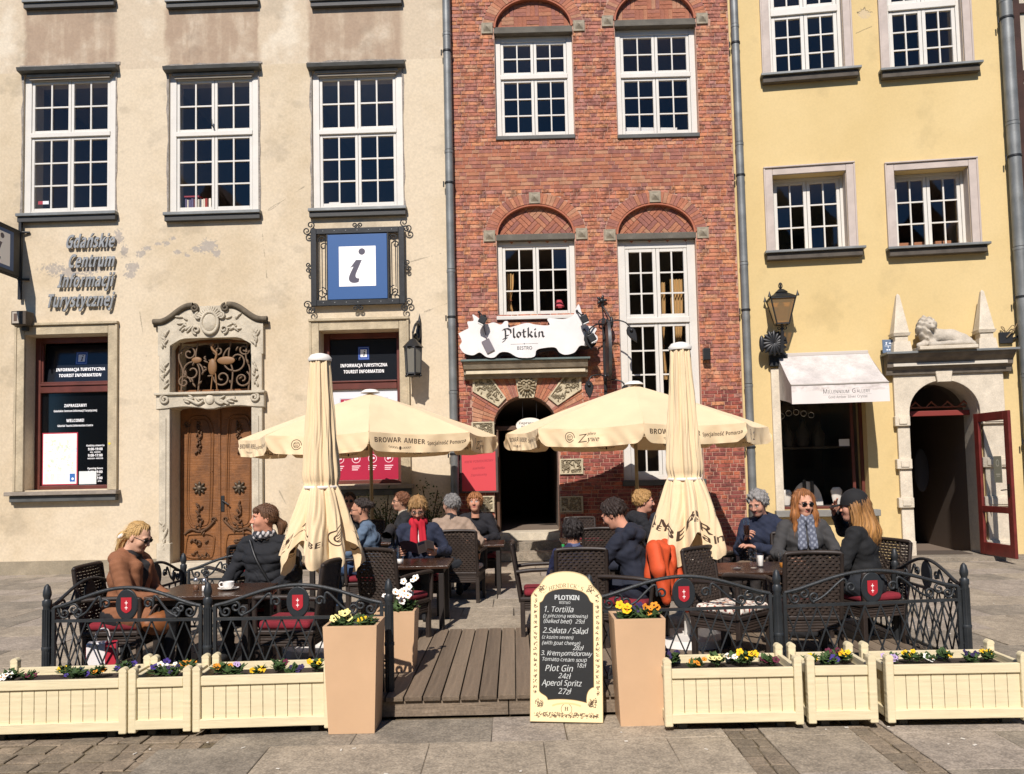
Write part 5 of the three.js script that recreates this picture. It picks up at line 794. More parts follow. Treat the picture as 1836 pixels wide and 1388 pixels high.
// framed information sign
const drawI = (x, W, H2, bg, fg) => { const s = W / 400; x.fillStyle = bg; x.fillRect(0, 0, W, H2); x.fillStyle = fg; x.beginPath(); x.arc(250 * s, 60 * s, 36 * s, 0, 7); x.fill(); x.beginPath(); x.moveTo(250 * s, 150 * s); x.lineTo(190 * s, 285 * s); x.bezierCurveTo(170 * s, 330 * s, 178 * s, 352 * s, 222 * s, 352 * s); x.lineTo(212 * s, 392 * s); x.bezierCurveTo(150 * s, 415 * s, 102 * s, 392 * s, 106 * s, 345 * s); x.bezierCurveTo(110 * s, 310 * s, 140 * s, 262 * s, 158 * s, 222 * s); x.lineTo(120 * s, 236 * s); x.lineTo(186 * s, 150 * s); x.closePath(); x.fill(); };
const iTex = printTex(400, 436, (x, W, H2) => drawI(x, W, H2, '#f3f2f0', '#4a4654'));
{
  const H = HC, R = H.rect(560, 411, 727, 549), w = R[2] - R[0], h = R[3] - R[1], t = thing('information_sign', 'blue and white information sign in a scrolled black iron frame', 'sign', null, H.world((R[0] + R[2]) / 2, (R[1] + R[3]) / 2, 0), H.rot);
  const bw = 0.1, z = 0.09, a = w / 2, b = h / 2;
  for (const [x0, y0, x1, y1] of [[-a, -b, -a + bw, b], [a - bw, -b, a, b], [-a + bw, b - bw, a - bw, b], [-a + bw, -b, a - bw, -b + bw]]) M('frame_bar', rspan(x0, y0, z - 0.03, x1, y1, z + 0.02, 0.008), MAT.iron, t);
  const pw = a - 0.3; M('panel', rspan(-pw, -b + bw, z - 0.06, pw, b - bw - 0.02, z + 0.03, 0.006), std(0x265288, 0.5), t);
  M('panel_print', new THREE.PlaneGeometry(0.64, 0.7), printMat(iTex, 0.5), t, [0, -0.005, z + 0.0325]);
  for (const s of [-1, 1]) { M('upright', sqbar([s * (pw + 0.012), -b + bw, z], [s * (pw + 0.012), b - bw, z], 0.022), MAT.iron, t); const cx = s * (pw + 0.115);
    M('scroll', [tube([...spiral(cx + s * 0.0, b - bw - 0.1, 0.07, 0.02, s > 0 ? Math.PI : 0, s * -1.1, z).reverse(), [cx - s * 0.07, 0, z], [cx - s * 0.07, -b + bw + 0.2, z]], 0.009, 60, 6), bar([cx + s * 0.03, b - bw - 0.1, z], [cx + s * 0.03, -b + bw + 0.2, z], 0.008)], MAT.iron, t); M('scroll', tube(spiral(cx, -b + bw + 0.13, 0.1, 0.02, Math.PI / 2, s * 1.3, z, 24), 0.01, 40, 6), MAT.iron, t); }
  const curl = (x, y, a0, sg, r = 0.055) => tube(spiral(x, y, r, r * 0.25, a0, sg * 1.35, z, 20), 0.011, 30, 6);
  for (const sx of [-1, 1]) for (const sy of [-1, 1]) { M('corner_scroll', [curl(sx * (a + 0.07), sy * (b - 0.03), sx > 0 ? Math.PI : 0, sx * sy, 0.07), curl(sx * (a - 0.0), sy * (b + 0.07), sy > 0 ? -Math.PI / 2 : Math.PI / 2, -sx * sy, 0.07)], MAT.iron, t); }
  for (const s of [-1, 1]) { M('edge_scroll', [curl(-0.05, s * (b + 0.045), -s * Math.PI / 2, s, 0.045), curl(0.05, s * (b + 0.045), -s * Math.PI / 2, -s, 0.045)], MAT.iron, t); M('edge_scroll', [curl(s * (a + 0.045), 0.05, s > 0 ? Math.PI : 0, s, 0.045), curl(s * (a + 0.045), -0.05, s > 0 ? Math.PI : 0, -s, 0.045)], MAT.iron, t); }
  for (const x of [-0.6, -0.4, -0.2, 0, 0.2, 0.4, 0.6]) for (const s of [-1, 1]) M('rivet', ball(0.012, x, s * (b - bw / 2), z + 0.021, 1, 1, 0.6, 8), MAT.zinc, t);
  for (const sx of [-1, 1]) for (const sy of [-1, 1]) M('wall_fixing', bar([sx * (a - 0.05), sy * (b - 0.05), 0], [sx * (a - 0.05), sy * (b - 0.05), z], 0.015), MAT.iron, t);
}
// projecting sign, seen nearly edge-on at the picture's side
{
  const H = HC, p = H.at(42, 460), t = thing('projecting_sign', 'dark information sign standing out from the wall on an iron pole', 'sign', null, H.world(p[0], p[1], 0), H.rot);
  M('mast', sqbar([-0.02, -0.78, 0.06], [-0.02, 0.62, 0.06], 0.05), MAT.iron, t);
  for (const v of [0.42, -0.42]) M('bracket_arm', [bar([0.12, v, 0.02], [-0.06, v, 0.07], 0.02), bar([-0.02, v, 0.02], [-0.02, v, 1.2], 0.018)], MAT.iron, t);
  const pn = sub('sign_panel', t, [-0.02, 0, 0]); M('sign_board', rspan(-0.03, -0.4, 0.12, 0.03, 0.4, 1.15, 0.008), MAT.iron, pn); M('blue_field', rspan(-0.036, -0.34, 0.3, 0.036, 0.34, 1.08, 0.004), std(0x2a4f7e, 0.5), pn);
  M('panel_print', new THREE.PlaneGeometry(0.55, 0.56), printMat(iTex, 0.5), pn, [0.0375, 0, 0.68], Math.PI / 2);
}
{
  const p = HC.at(41, 572, 0.15), t = thing('alarm_box', 'small boxy loudspeaker case above the window with the map', 'box', null, HC.world(p[0], p[1], 0), HC.rot);
  M('case', [rbox(0.26, 0.24, 0.24, 0, 0, 0.16, 0.012)], mapped(0x5b5146, 0x463e36, 0.4, 0.8, 0.003), t); M('front_frame', [rspan(-0.1, -0.1, 0.281, 0.02, 0.1, 0.295, 0.004)], std(0xa99f90, 0.7), t); M('grille', rspan(-0.07, -0.06, 0.296, -0.015, 0.07, 0.3, 0.002), std(0x5f4c40, 0.8), t); M('mount', rspan(-0.05, -0.2, 0.001, 0.05, -0.12, 0.12, 0.01), MAT.dark, t);
}
// dark lantern on the cream house
{
  const H = HC, p = H.at(741, 645, 0.33), t = thing('wall_lantern', 'black hexagonal lantern hanging from a wrought bracket on cream plaster', 'lantern', null, H.world(p[0], p[1], 0), H.rot), z = 0.33;
  const hexR = (r, y) => Array.from({ length: 6 }, (_, i) => [r * Math.cos(i * Math.PI / 3 + 0.2), y, r * Math.sin(i * Math.PI / 3 + 0.2) + z]);
  const A = hexR(0.13, -0.24), B = hexR(0.15, 0.2), fr = []; for (let i = 0; i < 6; i++) { const j = (i + 1) % 6; fr.push(sqbar(A[i], B[i], 0.02), sqbar(A[i], A[j], 0.024), sqbar(B[i], B[j], 0.024), ball(0.022, A[i][0], -0.27, A[i][2])); }
  M('lantern_frame', fr, MAT.black, t); M('lantern_roof', [new THREE.CylinderGeometry(0.05, 0.18, 0.14, 6).rotateY(0.2 + Math.PI / 6).translate(0, 0.28, z), new THREE.CylinderGeometry(0.1, 0.13, 0.03, 6).rotateY(0.2).translate(0, -0.27, z)], MAT.black, t);
  const gm = new THREE.MeshPhysicalMaterial({ color: 0x8a877c, roughness: 0.3, transmission: 0.4, thickness: 0, side: 2 });
  for (let i = 0; i < 6; i++) { const j = (i + 1) % 6, g2 = new THREE.BufferGeometry(); g2.setAttribute('position', new THREE.Float32BufferAttribute([...A[i], ...A[j], ...B[j], ...A[i], ...B[j], ...B[i]], 3)); g2.computeVertexNormals(); M('lantern_pane', g2, gm, t); }
  M('bracket', [tube([[0.06, 0.6, 0.02], [0.06, 0.66, 0.12], [0.03, 0.6, 0.25], [0, 0.46, z]], 0.022, 24), bar([0, 0.35, z], [0, 0.47, z], 0.014), tube([[0.07, 0.72, 0.03], [0.07, 0.5, 0.05], [0.05, 0.38, 0.1], [0.0, 0.42, 0.2]], 0.03, 20), ball(0.05, 0.05, 0.5, 0.06, 0.8, 2.2, 0.8), ball(0.035, 0.03, 0.44, 0.2), new THREE.ConeGeometry(0.03, 0.14, 6).translate(0.075, 0.78, 0.03)], MAT.black, t);
  M('wall_plate', rspan(0.02, 0.3, 0.001, 0.1, 0.72, 0.03, 0.01), MAT.black, t);
}
// bistro sign: cut-out white board over the doorway
{
  const H = HB, n = 0.34, cp = H.at(946, 600, n), cB = H.at(942, 652)[1];
  const t = thing('bistro_sign', 'white cut-out bistro board with blackletter name above the brick doorway', 'sign', null, H.world(cp[0], 0, 0), H.rot);
  const O = [[822, 598], [828, 612], [824, 621], [832, 633], [848, 637], [860, 632], [872, 640], [886, 641], [897, 632], [912, 632], [930, 641], [957, 640], [962, 628], [975, 624], [995, 623], [1003, 632], [1014, 636], [1030, 632], [1040, 620], [1055, 620], [1070, 612], [1071, 603], [1066, 598], [1070, 590], [1063, 585], [1054, 584], [1045, 575], [1043, 562], [1038, 546], [1033, 552], [1027, 566], [1010, 572], [982, 571], [985, 583], [960, 582], [945, 579], [925, 584], [912, 587], [911, 577], [905, 576], [898, 582], [885, 578], [872, 581], [862, 574], [855, 568], [847, 564], [849, 575], [838, 577], [840, 588], [833, 592]];
  const raw = O.map(([x, y]) => { const [u, v] = H.at(x, y, n); return new THREE.Vector2(u - cp[0], v); });
  const crv = new THREE.SplineCurve([...raw, raw[0]]).getPoints(190).map((p) => [p.x, p.y]).slice(0, -1);
  const fx = (a) => THREE.ShapeUtils.isClockWise(a.map((p) => new THREE.Vector2(...p))) ? a.reverse() : a;
  M('board', ext(fx(crv), 0.02, n - 0.02), mapped(0xece9e6, 0xe3e0dd, 0.8, 0.5, 0.0), t); M('backing_board', ext(fx(crv.map(([x, y]) => [x * 0.97 + 0.02, y - 0.05])), 0.03, n - 0.1), std(0x231f22, 0.6), t);
  for (const x of [-0.8, -0.1, 0.7]) M('support', sqbar([x, cB + 0.05, 0.2], [x, cB + 0.3, n - 0.07], 0.03), MAT.iron, t);
  // lettering drawn with a broad nib
  const nib = printTex(512, 300, (x) => {
    x.clearRect(0, 0, 512, 300); x.fillStyle = '#1a181b'; const A = 0.72, nw = 20, dx = Math.cos(A) * nw / 2, dy = -Math.sin(A) * nw / 2;
    const st = (...p) => { for (let i = 0; i + 1 < p.length; i++) { const [a, b] = p[i], [c, d] = p[i + 1]; x.beginPath(); x.moveTo(a - dx, b - dy); x.lineTo(a + dx, b + dy); x.lineTo(c + dx, d + dy); x.lineTo(c - dx, d - dy); x.closePath(); x.fill(); } };
    st([40, 62], [62, 50], [66, 60]); st([72, 60], [72, 150], [60, 172], [40, 180]); st([52, 50], [92, 44], [122, 60], [126, 92], [104, 112], [72, 118]); st([46, 150], [90, 140]);
    st([152, 40], [152, 126], [166, 140]); st([196, 82], [184, 98], [186, 124], [204, 138]); st([196, 82], [218, 92], [220, 120], [204, 138]); st([250, 54], [250, 126], [266, 138]); st([236, 84], [272, 80]);
    st([296, 40], [296, 138]); st([298, 100], [322, 80], [330, 92], [306, 106], [336, 138]); st([362, 84], [362, 126], [376, 138]); st([360, 54], [368, 62]); st([402, 84], [402, 138]); st([404, 94], [424, 82], [436, 92], [436, 126], [450, 138]);
    x.strokeStyle = '#8d8880'; x.lineWidth = 2; x.beginPath(); x.moveTo(120, 205); x.lineTo(390, 202); x.stroke(); x.beginPath(); x.arc(255, 203, 5, 0, 7); x.fill();
    text(x, 'BISTRO', 256, 246, 46, { color: '#2a272b', weight: '' });
  });
  const lp = H.at(938, 607, n + 0.01); M('name_print', new THREE.PlaneGeometry(0.88, 0.5), printMat(nib, 0.6, { cut: true }), t, [lp[0] - cp[0] + 0.02, lp[1], n + 0.004]);
  // clip-on lamps
  const lampAt = (px, py, tilt) => { const q = H.at(px, py, n + 0.12), L = sub('sign_lamp', t, [q[0] - cp[0], q[1], n + 0.12]); M('lamp_head', [rbox(0.12, 0.13, 0.09, 0, -0.05, 0.04, 0.012).rotateZ(tilt), rbox(0.05, 0.02, 0.1, 0, 0.03, 0.04, 0.004).rotateZ(tilt)], MAT.black, L); M('lamp_glass', rbox(0.1, 0.02, 0.07, 0, -0.125, 0.04, 0.004).rotateZ(tilt), std(0xd8d8d4, 0.3), L); M('lamp_arm', [bar([0, 0, 0.02], [-0.09, 0.12, -0.1], 0.012), bar([-0.09, 0.12, -0.1], [-0.09, 0.05, -0.45], 0.01), ball(0.022, -0.09, 0.12, -0.1)], MAT.black, L); };
  lampAt(868, 570, -0.5); lampAt(1045, 568, 0.4); lampAt(1058, 602, 0.5);
  const hq = H.at(875, 620, n + 0.03); M('fuse_tag', [ext(rectPts(-0.07, -0.11, 0.07, 0.11), 0.015).rotateZ(0.45).translate(hq[0] - cp[0], hq[1], n + 0.012), tube([[hq[0] - cp[0] - 0.02, hq[1] + 0.12, n + 0.03], [hq[0] - cp[0] - 0.06, hq[1] + 0.3, n + 0.02], [hq[0] - cp[0] - 0.12, hq[1] + 0.52, n - 0.02]], 0.013, 16)], std(0x6c666c, 0.6), t);
}
// wrought lamp stand with leaf spots and an oval sign seen edge-on
{
  const H = HB, p = H.at(1086, 640, 0.25), t = thing('wrought_sign_bracket', 'black wrought iron bracket with leaf-shaped spotlights and an oval board', 'bracket', null, H.world(p[0], p[1], 0), H.rot), z = 0.25;
  M('stem', [sqbar([0, -0.85, 0.05], [0, 0.7, 0.05], 0.05), bar([0, 0.7, 0.05], [-0.02, 0.98, 0.05], 0.012), sqbar([0, 0.55, 0.05], [0, 0.55, 0.6], 0.03), sqbar([0, -0.35, 0.05], [0, -0.35, 0.6], 0.03)], MAT.black, t);
  M('finial', [ball(0.045, -0.02, 1.0, 0.05), ...[0, 1, 2, 3, 4].map((k) => ball(1, 0, 0, 0, 0.05, 0.025, 0.02, 7).translate(0.05, 0, 0).rotateZ(k * 1.256).translate(-0.02, 1.01, 0.05))], MAT.black, t);
  M('scroll_chain', [tube([[0.0, 0.9, 0.05], [0.08, 0.75, 0.1], [0.13, 0.6, 0.2], [0.06, 0.5, 0.3]], 0.012, 24), ball(0.05, 0.12, 0.6, 0.2, 0.7, 2, 0.8), tube(spiral(-0.04, 0.62, 0.06, 0.015, 0, 1.3, 0.06), 0.012, 20, 5), tube(spiral(0.05, 0.62, 0.06, 0.015, Math.PI, -1.3, 0.06), 0.012, 20, 5), ball(0.04, 0, -0.35, 0.1, 1, 2, 1), ball(0.035, 0.02, 0.3, 0.3, 0.8, 2.4, 0.8)], MAT.black, t);
  M('oval_board', [new THREE.CylinderGeometry(0.5, 0.5, 0.05, 40).scale(0.62, 1, 1).rotateZ(Math.PI / 2).rotateX(Math.PI / 2).translate(0.03, 0.08, 0.45)], mapped(0x55585a, 0x3f4244, 0.5, 0.4, 0.001, { metal: 0.4 }), t);
  const leafS = [[0, 0.1], [0.05, 0.06], [0.07, 0], [0.04, -0.1], [0, -0.18], [-0.05, -0.08], [-0.065, 0.01], [-0.04, 0.07]];
  const spot = (arm, x, y, zz, tilt) => { const L = sub('leaf_spotlight', t); M('arm', tube(arm, 0.013, 24), MAT.black, L); M('leaf_shade', [ext(leafS, 0.03, -0.015, { bevel: 0.01 }).rotateZ(tilt).translate(x, y, zz), ball(0.03, x, y + 0.03, zz + 0.03)], MAT.black, L); };
  spot([[0, 0.55, 0.3], [-0.15, 0.54, 0.35], [-0.26, 0.46, 0.4], [-0.3, 0.38, 0.42]], -0.3, 0.28, 0.42, 0.3); spot([[0, 0.55, 0.3], [0.18, 0.6, 0.35], [0.32, 0.56, 0.4], [0.4, 0.48, 0.42]], 0.42, 0.38, 0.42, 0.5); spot([[0, -0.35, 0.3], [-0.12, -0.31, 0.34], [-0.26, -0.34, 0.38], [-0.31, -0.42, 0.4]], -0.31, -0.52, 0.4, 0.05); spot([[0, -0.4, 0.3], [0.12, -0.4, 0.34], [0.24, -0.44, 0.38], [0.3, -0.52, 0.4]], 0.3, -0.6, 0.4, 0.05);
}
// small black wall light beside the tall window
{ const p = HB.at(1266, 636, 0.05), t = thing('wall_spot', 'small black box light beside the tall white window', 'lamp', null, HB.world(p[0], p[1], 0), HB.rot); M('housing', rbox(0.12, 0.2, 0.1, 0, 0, 0.09, 0.01), MAT.black, t); M('mount', rspan(-0.03, -0.05, 0.001, 0.03, 0.05, 0.05, 0.005), MAT.iron, t); }
// oval board hanging in the doorway
{
  const p = HB.at(950, 763, -0.12), t = thing('oval_door_sign', 'oval white board hung in the dark arched doorway', 'sign', null, HB.world(p[0], p[1], -0.12), HB.rot);
  M('board', new THREE.CylinderGeometry(0.24, 0.24, 0.015, 32).rotateX(Math.PI / 2).scale(1, 0.56, 1), std(0xd9d2c2, 0.6), t);
  M('board_print', new THREE.CircleGeometry(0.235, 32).scale(1, 0.55, 1), printMat(printTex(360, 220, (x) => { x.fillStyle = '#e6dfcf'; x.fillRect(0, 0, 360, 220); text(x, 'Zapraszamy', 185, 72, 50, { font: 'serif', color: '#26221e' }); text(x, 'na piętro', 180, 122, 50, { font: 'serif', color: '#26221e' }); x.fillStyle = '#8a8276'; for (let k = 0; k < 5; k++) x.fillRect(112 + k * 28, 168, 18, 5); }), 0.6), t, [0, 0, 0.0085]);
  M('hanger', [bar([-0.12, 0.1, 0], [-0.12, 0.42, 0], 0.004), bar([0.12, 0.1, 0], [0.12, 0.42, 0], 0.004)], MAT.iron, t);
}
// red poster case beside the doorway
{
  const R = HB.rect(824, 806, 893, 884, 0.05), t = thing('poster_case', 'dark framed red paper notice with handwriting by the brick doorway', 'notice', null, HB.world(R[0], R[1], 0), HB.rot), w = R[2] - R[0], h = R[3] - R[1];
  M('case', [rspan(0, 0, 0.004, w, h, 0.05, 0.008)], mapped(0x5a4a44, 0x4a3c37, 0.4, 0.6, 0.001), t);
  M('paper', new THREE.PlaneGeometry(w - 0.08, h - 0.07), printMat(printTex(256, 280, (x) => { x.fillStyle = '#c9434a'; x.fillRect(0, 0, 256, 280); let y = 70; for (const s of ['KREM POMIDOROWY', 'szarlotka', 'Zapraszamy']) { text(x, s, 128 + rr(-8, 8), y, 23, { weight: '', style: 'italic', color: '#7c1e2b', rot: rr(-0.05, 0.02) }); y += 48; } }), 0.8), t, [w / 2, h / 2, 0.0515]);
}
// ---------- terrace furniture ----------
const wick = mapped(0x40342c, 0x2f2620, 0.3, 0.6, 0.0015), wickArm = mapped(0x372d27, 0x29211b, 0.3, 0.5, 0.001), redCloth = mapped(0x8d1f2e, 0x701824, 0.5, 0.9, 0.0015, { bumpTex: weaveM });
const patternTex = printTex(256, 256, (x) => { x.fillStyle = '#d9cfc0'; x.fillRect(0, 0, 256, 256); for (let k = 0; k < 170; k++) { x.fillStyle = pick(['#3a2c2a', '#a8482f', '#7d5a45', '#2b2a31', '#c98b5a', '#efe6d8', '#6b2f2d']); x.beginPath(); x.ellipse(rr(0, 256), rr(0, 256), rr(5, 16), rr(4, 10), rr(0, 3), 0, 7); x.fill(); } });
patternTex.wrapS = patternTex.wrapT = THREE.RepeatWrapping;
const patternM = std(0xffffff, 0.9, { map: rep(patternTex, 0.3) });
// wicker armchair: woven strips run over upright canes
const chairGeo = (() => {
  const W = 0.46, sh = 0.35, top = 0.82, back = [], seatW = [], P = (u, v) => [(u - 0.5) * (W - 0.05), mix(sh - 0.02, top - 0.02, v), -0.22 - 0.07 * v + 0.02 * Math.cos((u - 0.5) * 3)];
  const rows = 20; for (let r = 0; r < rows; r++) { const pts = []; for (let i = 0; i <= 36; i++) { const u = i / 36, q = P(u, (r + 0.5) / rows); pts.push([q[0], q[1] + 0.0, q[2] + 0.006 * Math.sin(u * Math.PI * 18 + (r % 2) * Math.PI)]); }
    const pos = []; const hh = 0.0105; for (let i = 0; i < 36; i++) { const a = pts[i], b = pts[i + 1]; for (const [k0, k1, dz] of [[-1, 1, 0.003], [1, -1, -0.003]]) pos.push(a[0], a[1] + k0 * hh, a[2] - dz, b[0], b[1] + k0 * hh, b[2] - dz, b[0], b[1] + k1 * hh, b[2] - dz, a[0], a[1] + k0 * hh, a[2] - dz, b[0], b[1] + k1 * hh, b[2] - dz, a[0], a[1] + k1 * hh, a[2] - dz); }
    const g = new THREE.BufferGeometry(); g.setAttribute('position', new THREE.Float32BufferAttribute(pos, 3)); g.computeVertexNormals(); back.push(g); }
  for (let i = 0; i <= 9; i++) back.push(bar(P(i / 9, 0), P(i / 9, 1), 0.004, 5));
  const frame = [tube([P(0, -0.06), P(0, 0.5), P(0, 0.97), P(0.04, 1.02), P(0.5, 1.035), P(0.96, 1.02), P(1, 0.97), P(1, 0.5), P(1, -0.06)], 0.017, 60, 8), rbox(W, 0.035, 0.45, 0, sh - 0.02, 0, 0.01)];
  const apron = []; for (let r = 0; r < 4; r++) apron.push(rbox(W - 0.03, 0.018, 0.43, 0, sh - 0.05 - r * 0.021, 0, 0.005));
  const leg = (x, z) => rbox(0.04, sh, 0.04, x, sh / 2 - 0.02, z, 0.006);
  const arm = (s) => [tube([[s * 0.225, sh + 0.22, -0.25], [s * 0.24, sh + 0.235, -0.1], [s * 0.24, sh + 0.235, 0.18], [s * 0.235, sh + 0.2, 0.215], [s * 0.23, sh - 0.02, 0.21]], 0.018, 40, 8)];
  return { back: prep(back), frame: prep(frame), apron: prep(apron), legs: [[-0.2, -0.2], [0.2, -0.2], [-0.205, 0.2], [0.205, 0.2]].map(([x, z]) => prep(leg(x, z))), arms: [prep(arm(-1)), prep(arm(1))], cushion: prep([rbox(0.41, 0.06, 0.4, 0, sh + 0.028, 0.015, 0.028, 3)]) };
})();
function chair(label, x, d, turn, o = {}) {   // turn: facing direction, 0 = away from the street, positive turns towards +x
  const t = thing('wicker_armchair', label, 'chair', 'dark wicker armchairs of the cafe', [x, o.h ?? DECK, -d], Math.PI - turn);
  M('backrest', chairGeo.back, wick, t); M('back_frame', chairGeo.frame, wickArm, t); M('seat_apron', chairGeo.apron, wick, t);
  for (const l of chairGeo.legs) M('leg', l, wickArm, t); for (const a of chairGeo.arms) M('armrest', a, wickArm, t);
  if (o.cushion !== 0) M('cushion', chairGeo.cushion, o.cushion === 'p' ? patternM : redCloth, t);
  return t;
}
const TH = 0.6, tableTop = mapped(0x4a3428, 0x38271e, 0.6, 0.25, 0.0008), tableLeg = std(0x241f1c, 0.5, { bump: 0.001 });
function table(label, x, d, w, dep, h = DECK, turn = 0) {
  const t = thing('cafe_table', label, 'table', 'dark cafe tables', [x, h, -d], turn);
  M('table_top', rbox(w, 0.03, dep, 0, TH - 0.015, 0, 0.006), tableTop, t); M('top_frame', [span(-w / 2 + 0.05, TH - 0.075, -dep / 2 + 0.05, w / 2 - 0.05, TH - 0.0301, dep / 2 - 0.05)], tableLeg, t);
  for (const sx of [-1, 1]) for (const sz of [-1, 1]) M('leg', rbox(0.05, TH - 0.076, 0.05, sx * (w / 2 - 0.075), (TH - 0.076) / 2, sz * (dep / 2 - 0.075), 0.004), tableLeg, t);
  return t;
}
table('square dark table with coffee cup and shakers behind the front railing', -2.32, 6.47, 0.8, 0.7);
table('dark table in front of the reader with the red scarf', -1.0, 8.2, 0.75, 0.72, FORE);
table('dark table between the grey-haired man and the leaning woman', -0.5, 10.3, 0.75, 0.7, FORE);
table('dark table beside the man in the blue jumper', -2.35, 8.75, 0.75, 0.72, FORE);
table('dark table with plastic bottles before the boy', 0.72, 7.95, 0.7, 0.6, FORE);
table('dark table in the shade by the brick wall with menus', 0.95, 10.4, 0.75, 0.7, FORE);
table('dark table with beer glasses before the woman in sunglasses', 2.12, 7.15, 0.95, 0.7);
table('dark table in the shade of the umbrella under the shrubs', -1.75, 10.9, 0.75, 0.7, FORE);
table('dark table behind the folded umbrella by the blonde woman', 2.0, 9.0, 0.7, 0.7, FORE);
const E = Math.PI / 2;
chair('wicker armchair under the girl in the camel coat', -2.98, 6.4, E);
chair('wicker armchair under the woman in the black padded jacket', -2.17, 7.12, Math.PI + 0.25);
chair('empty wicker armchair with red cushion between the coffee table and the folded umbrella', -1.66, 6.3, -E + 0.1);
chair('empty wicker armchair with red back cushion near the carved door', -2.75, 8.3, -0.7, { h: FORE });
chair('empty wicker armchair turned towards the reading woman', -1.06, 7.42, 0.5);
chair('wicker armchair under the reading woman with red scarf', -1.0, 8.85, Math.PI, { h: FORE });
chair('wicker armchair with patterned cushion under the grey-haired man', -0.6, 9.65, 0.12, { h: FORE, cushion: 'p' });
chair('wicker armchair under the leaning woman in black', -0.45, 11.0, Math.PI, { h: FORE });
chair('wicker armchair under the man in the blue jumper', -1.58, 8.95, -E - 0.15, { h: FORE });
chair('wicker armchair under the man in the dark jacket in the shade', -1.35, 11.0, -E, { h: FORE });
chair('wicker armchair under the person half hidden by the folded umbrella in the shade', -2.05, 11.55, Math.PI, { h: FORE });
chair('wicker armchair with its back to the street behind the menu board', 0.55, 7.1, 0.04);
chair('empty wicker armchair with red cushion facing the table with bottles', 0.26, 7.62, E);
chair('empty wicker armchair with its back to the street in the shade by the brick wall', 0.98, 9.55, 0.05, { h: FORE });
chair('empty wicker armchair facing the street in the shade by the brick wall', 0.9, 11.2, Math.PI, { h: FORE });
chair('wicker armchair with an orange jacket over its back', 0.98, 6.95, -E + 0.55);
chair('wicker armchair under the blonde woman with the bun', 1.45, 9.25, E + 0.2, { h: FORE });
chair('wicker armchair under the person behind the folded umbrella by the brick wall', 1.95, 9.75, -2.6, { h: FORE, cushion: 'p' });
chair('wicker armchair under the woman with curly grey hair', 2.36, 8.35, -2.5, { h: FORE, cushion: 'p' });
chair('wicker armchair with its back to the railing before the beer table', 2.2, 6.42, 0.05);
chair('wicker armchair under the woman in sunglasses and grey scarf', 2.68, 7.85, Math.PI + 0.12, { h: FORE });
chair('wicker armchair under the person in the black cap', 2.9, 6.95, -E - 0.3);
chair('wicker armchair with patterned cushion beside the folded umbrella and the orange jacket', 1.66, 6.5, 2.4, { cushion: 'p' });

// ---------- railing bays ----------
const railM = mapped(0x3d4144, 0x2e3134, 0.5, 0.45, 0.001, { metal: 0.25 });
const FH = 0.72;
const postGeo = prep([lathe([[0.029, 0], [0.029, 0.3], [0.034, 0.305], [0.034, 0.325], [0.027, 0.33], [0.026, 0.6], [0.031, 0.605], [0.031, 0.64], [0.021, 0.645], [0.021, 0.655], [0.028, 0.675], [0.028, 0.695], [0.019, 0.735], [0.006, 0.752], [0, 0.753]], 18)]);
let railN = 0;
function post(x, d, label, h = DECK) { const t = thing('railing_post', label, 'post', 'iron railing posts', [x, h, -d]); M('shaft', postGeo, railM, t); const fl = []; for (let i = 0; i < 12; i++) { const a = i / 12 * TAU; fl.push(bar([0.028 * Math.cos(a), 0.02, 0.028 * Math.sin(a)], [0.027 * Math.cos(a), 0.58, 0.027 * Math.sin(a)], 0.0035, 5)); } M('fluting', fl, railM, t); return t; }
const shieldTex = printTex(128, 128, (x) => { x.fillStyle = '#a8242f'; x.fillRect(0, 0, 128, 128); x.strokeStyle = '#f3eee8'; x.lineWidth = 7; for (const y of [44, 84]) { x.beginPath(); x.moveTo(64, y - 17); x.lineTo(64, y + 17); x.moveTo(47, y); x.lineTo(81, y); x.stroke(); } });
const shieldM = printMat(shieldTex, 0.45), medM = std(0x2b2f33, 0.4, { metal: 0.2 });
const bayCache = {};
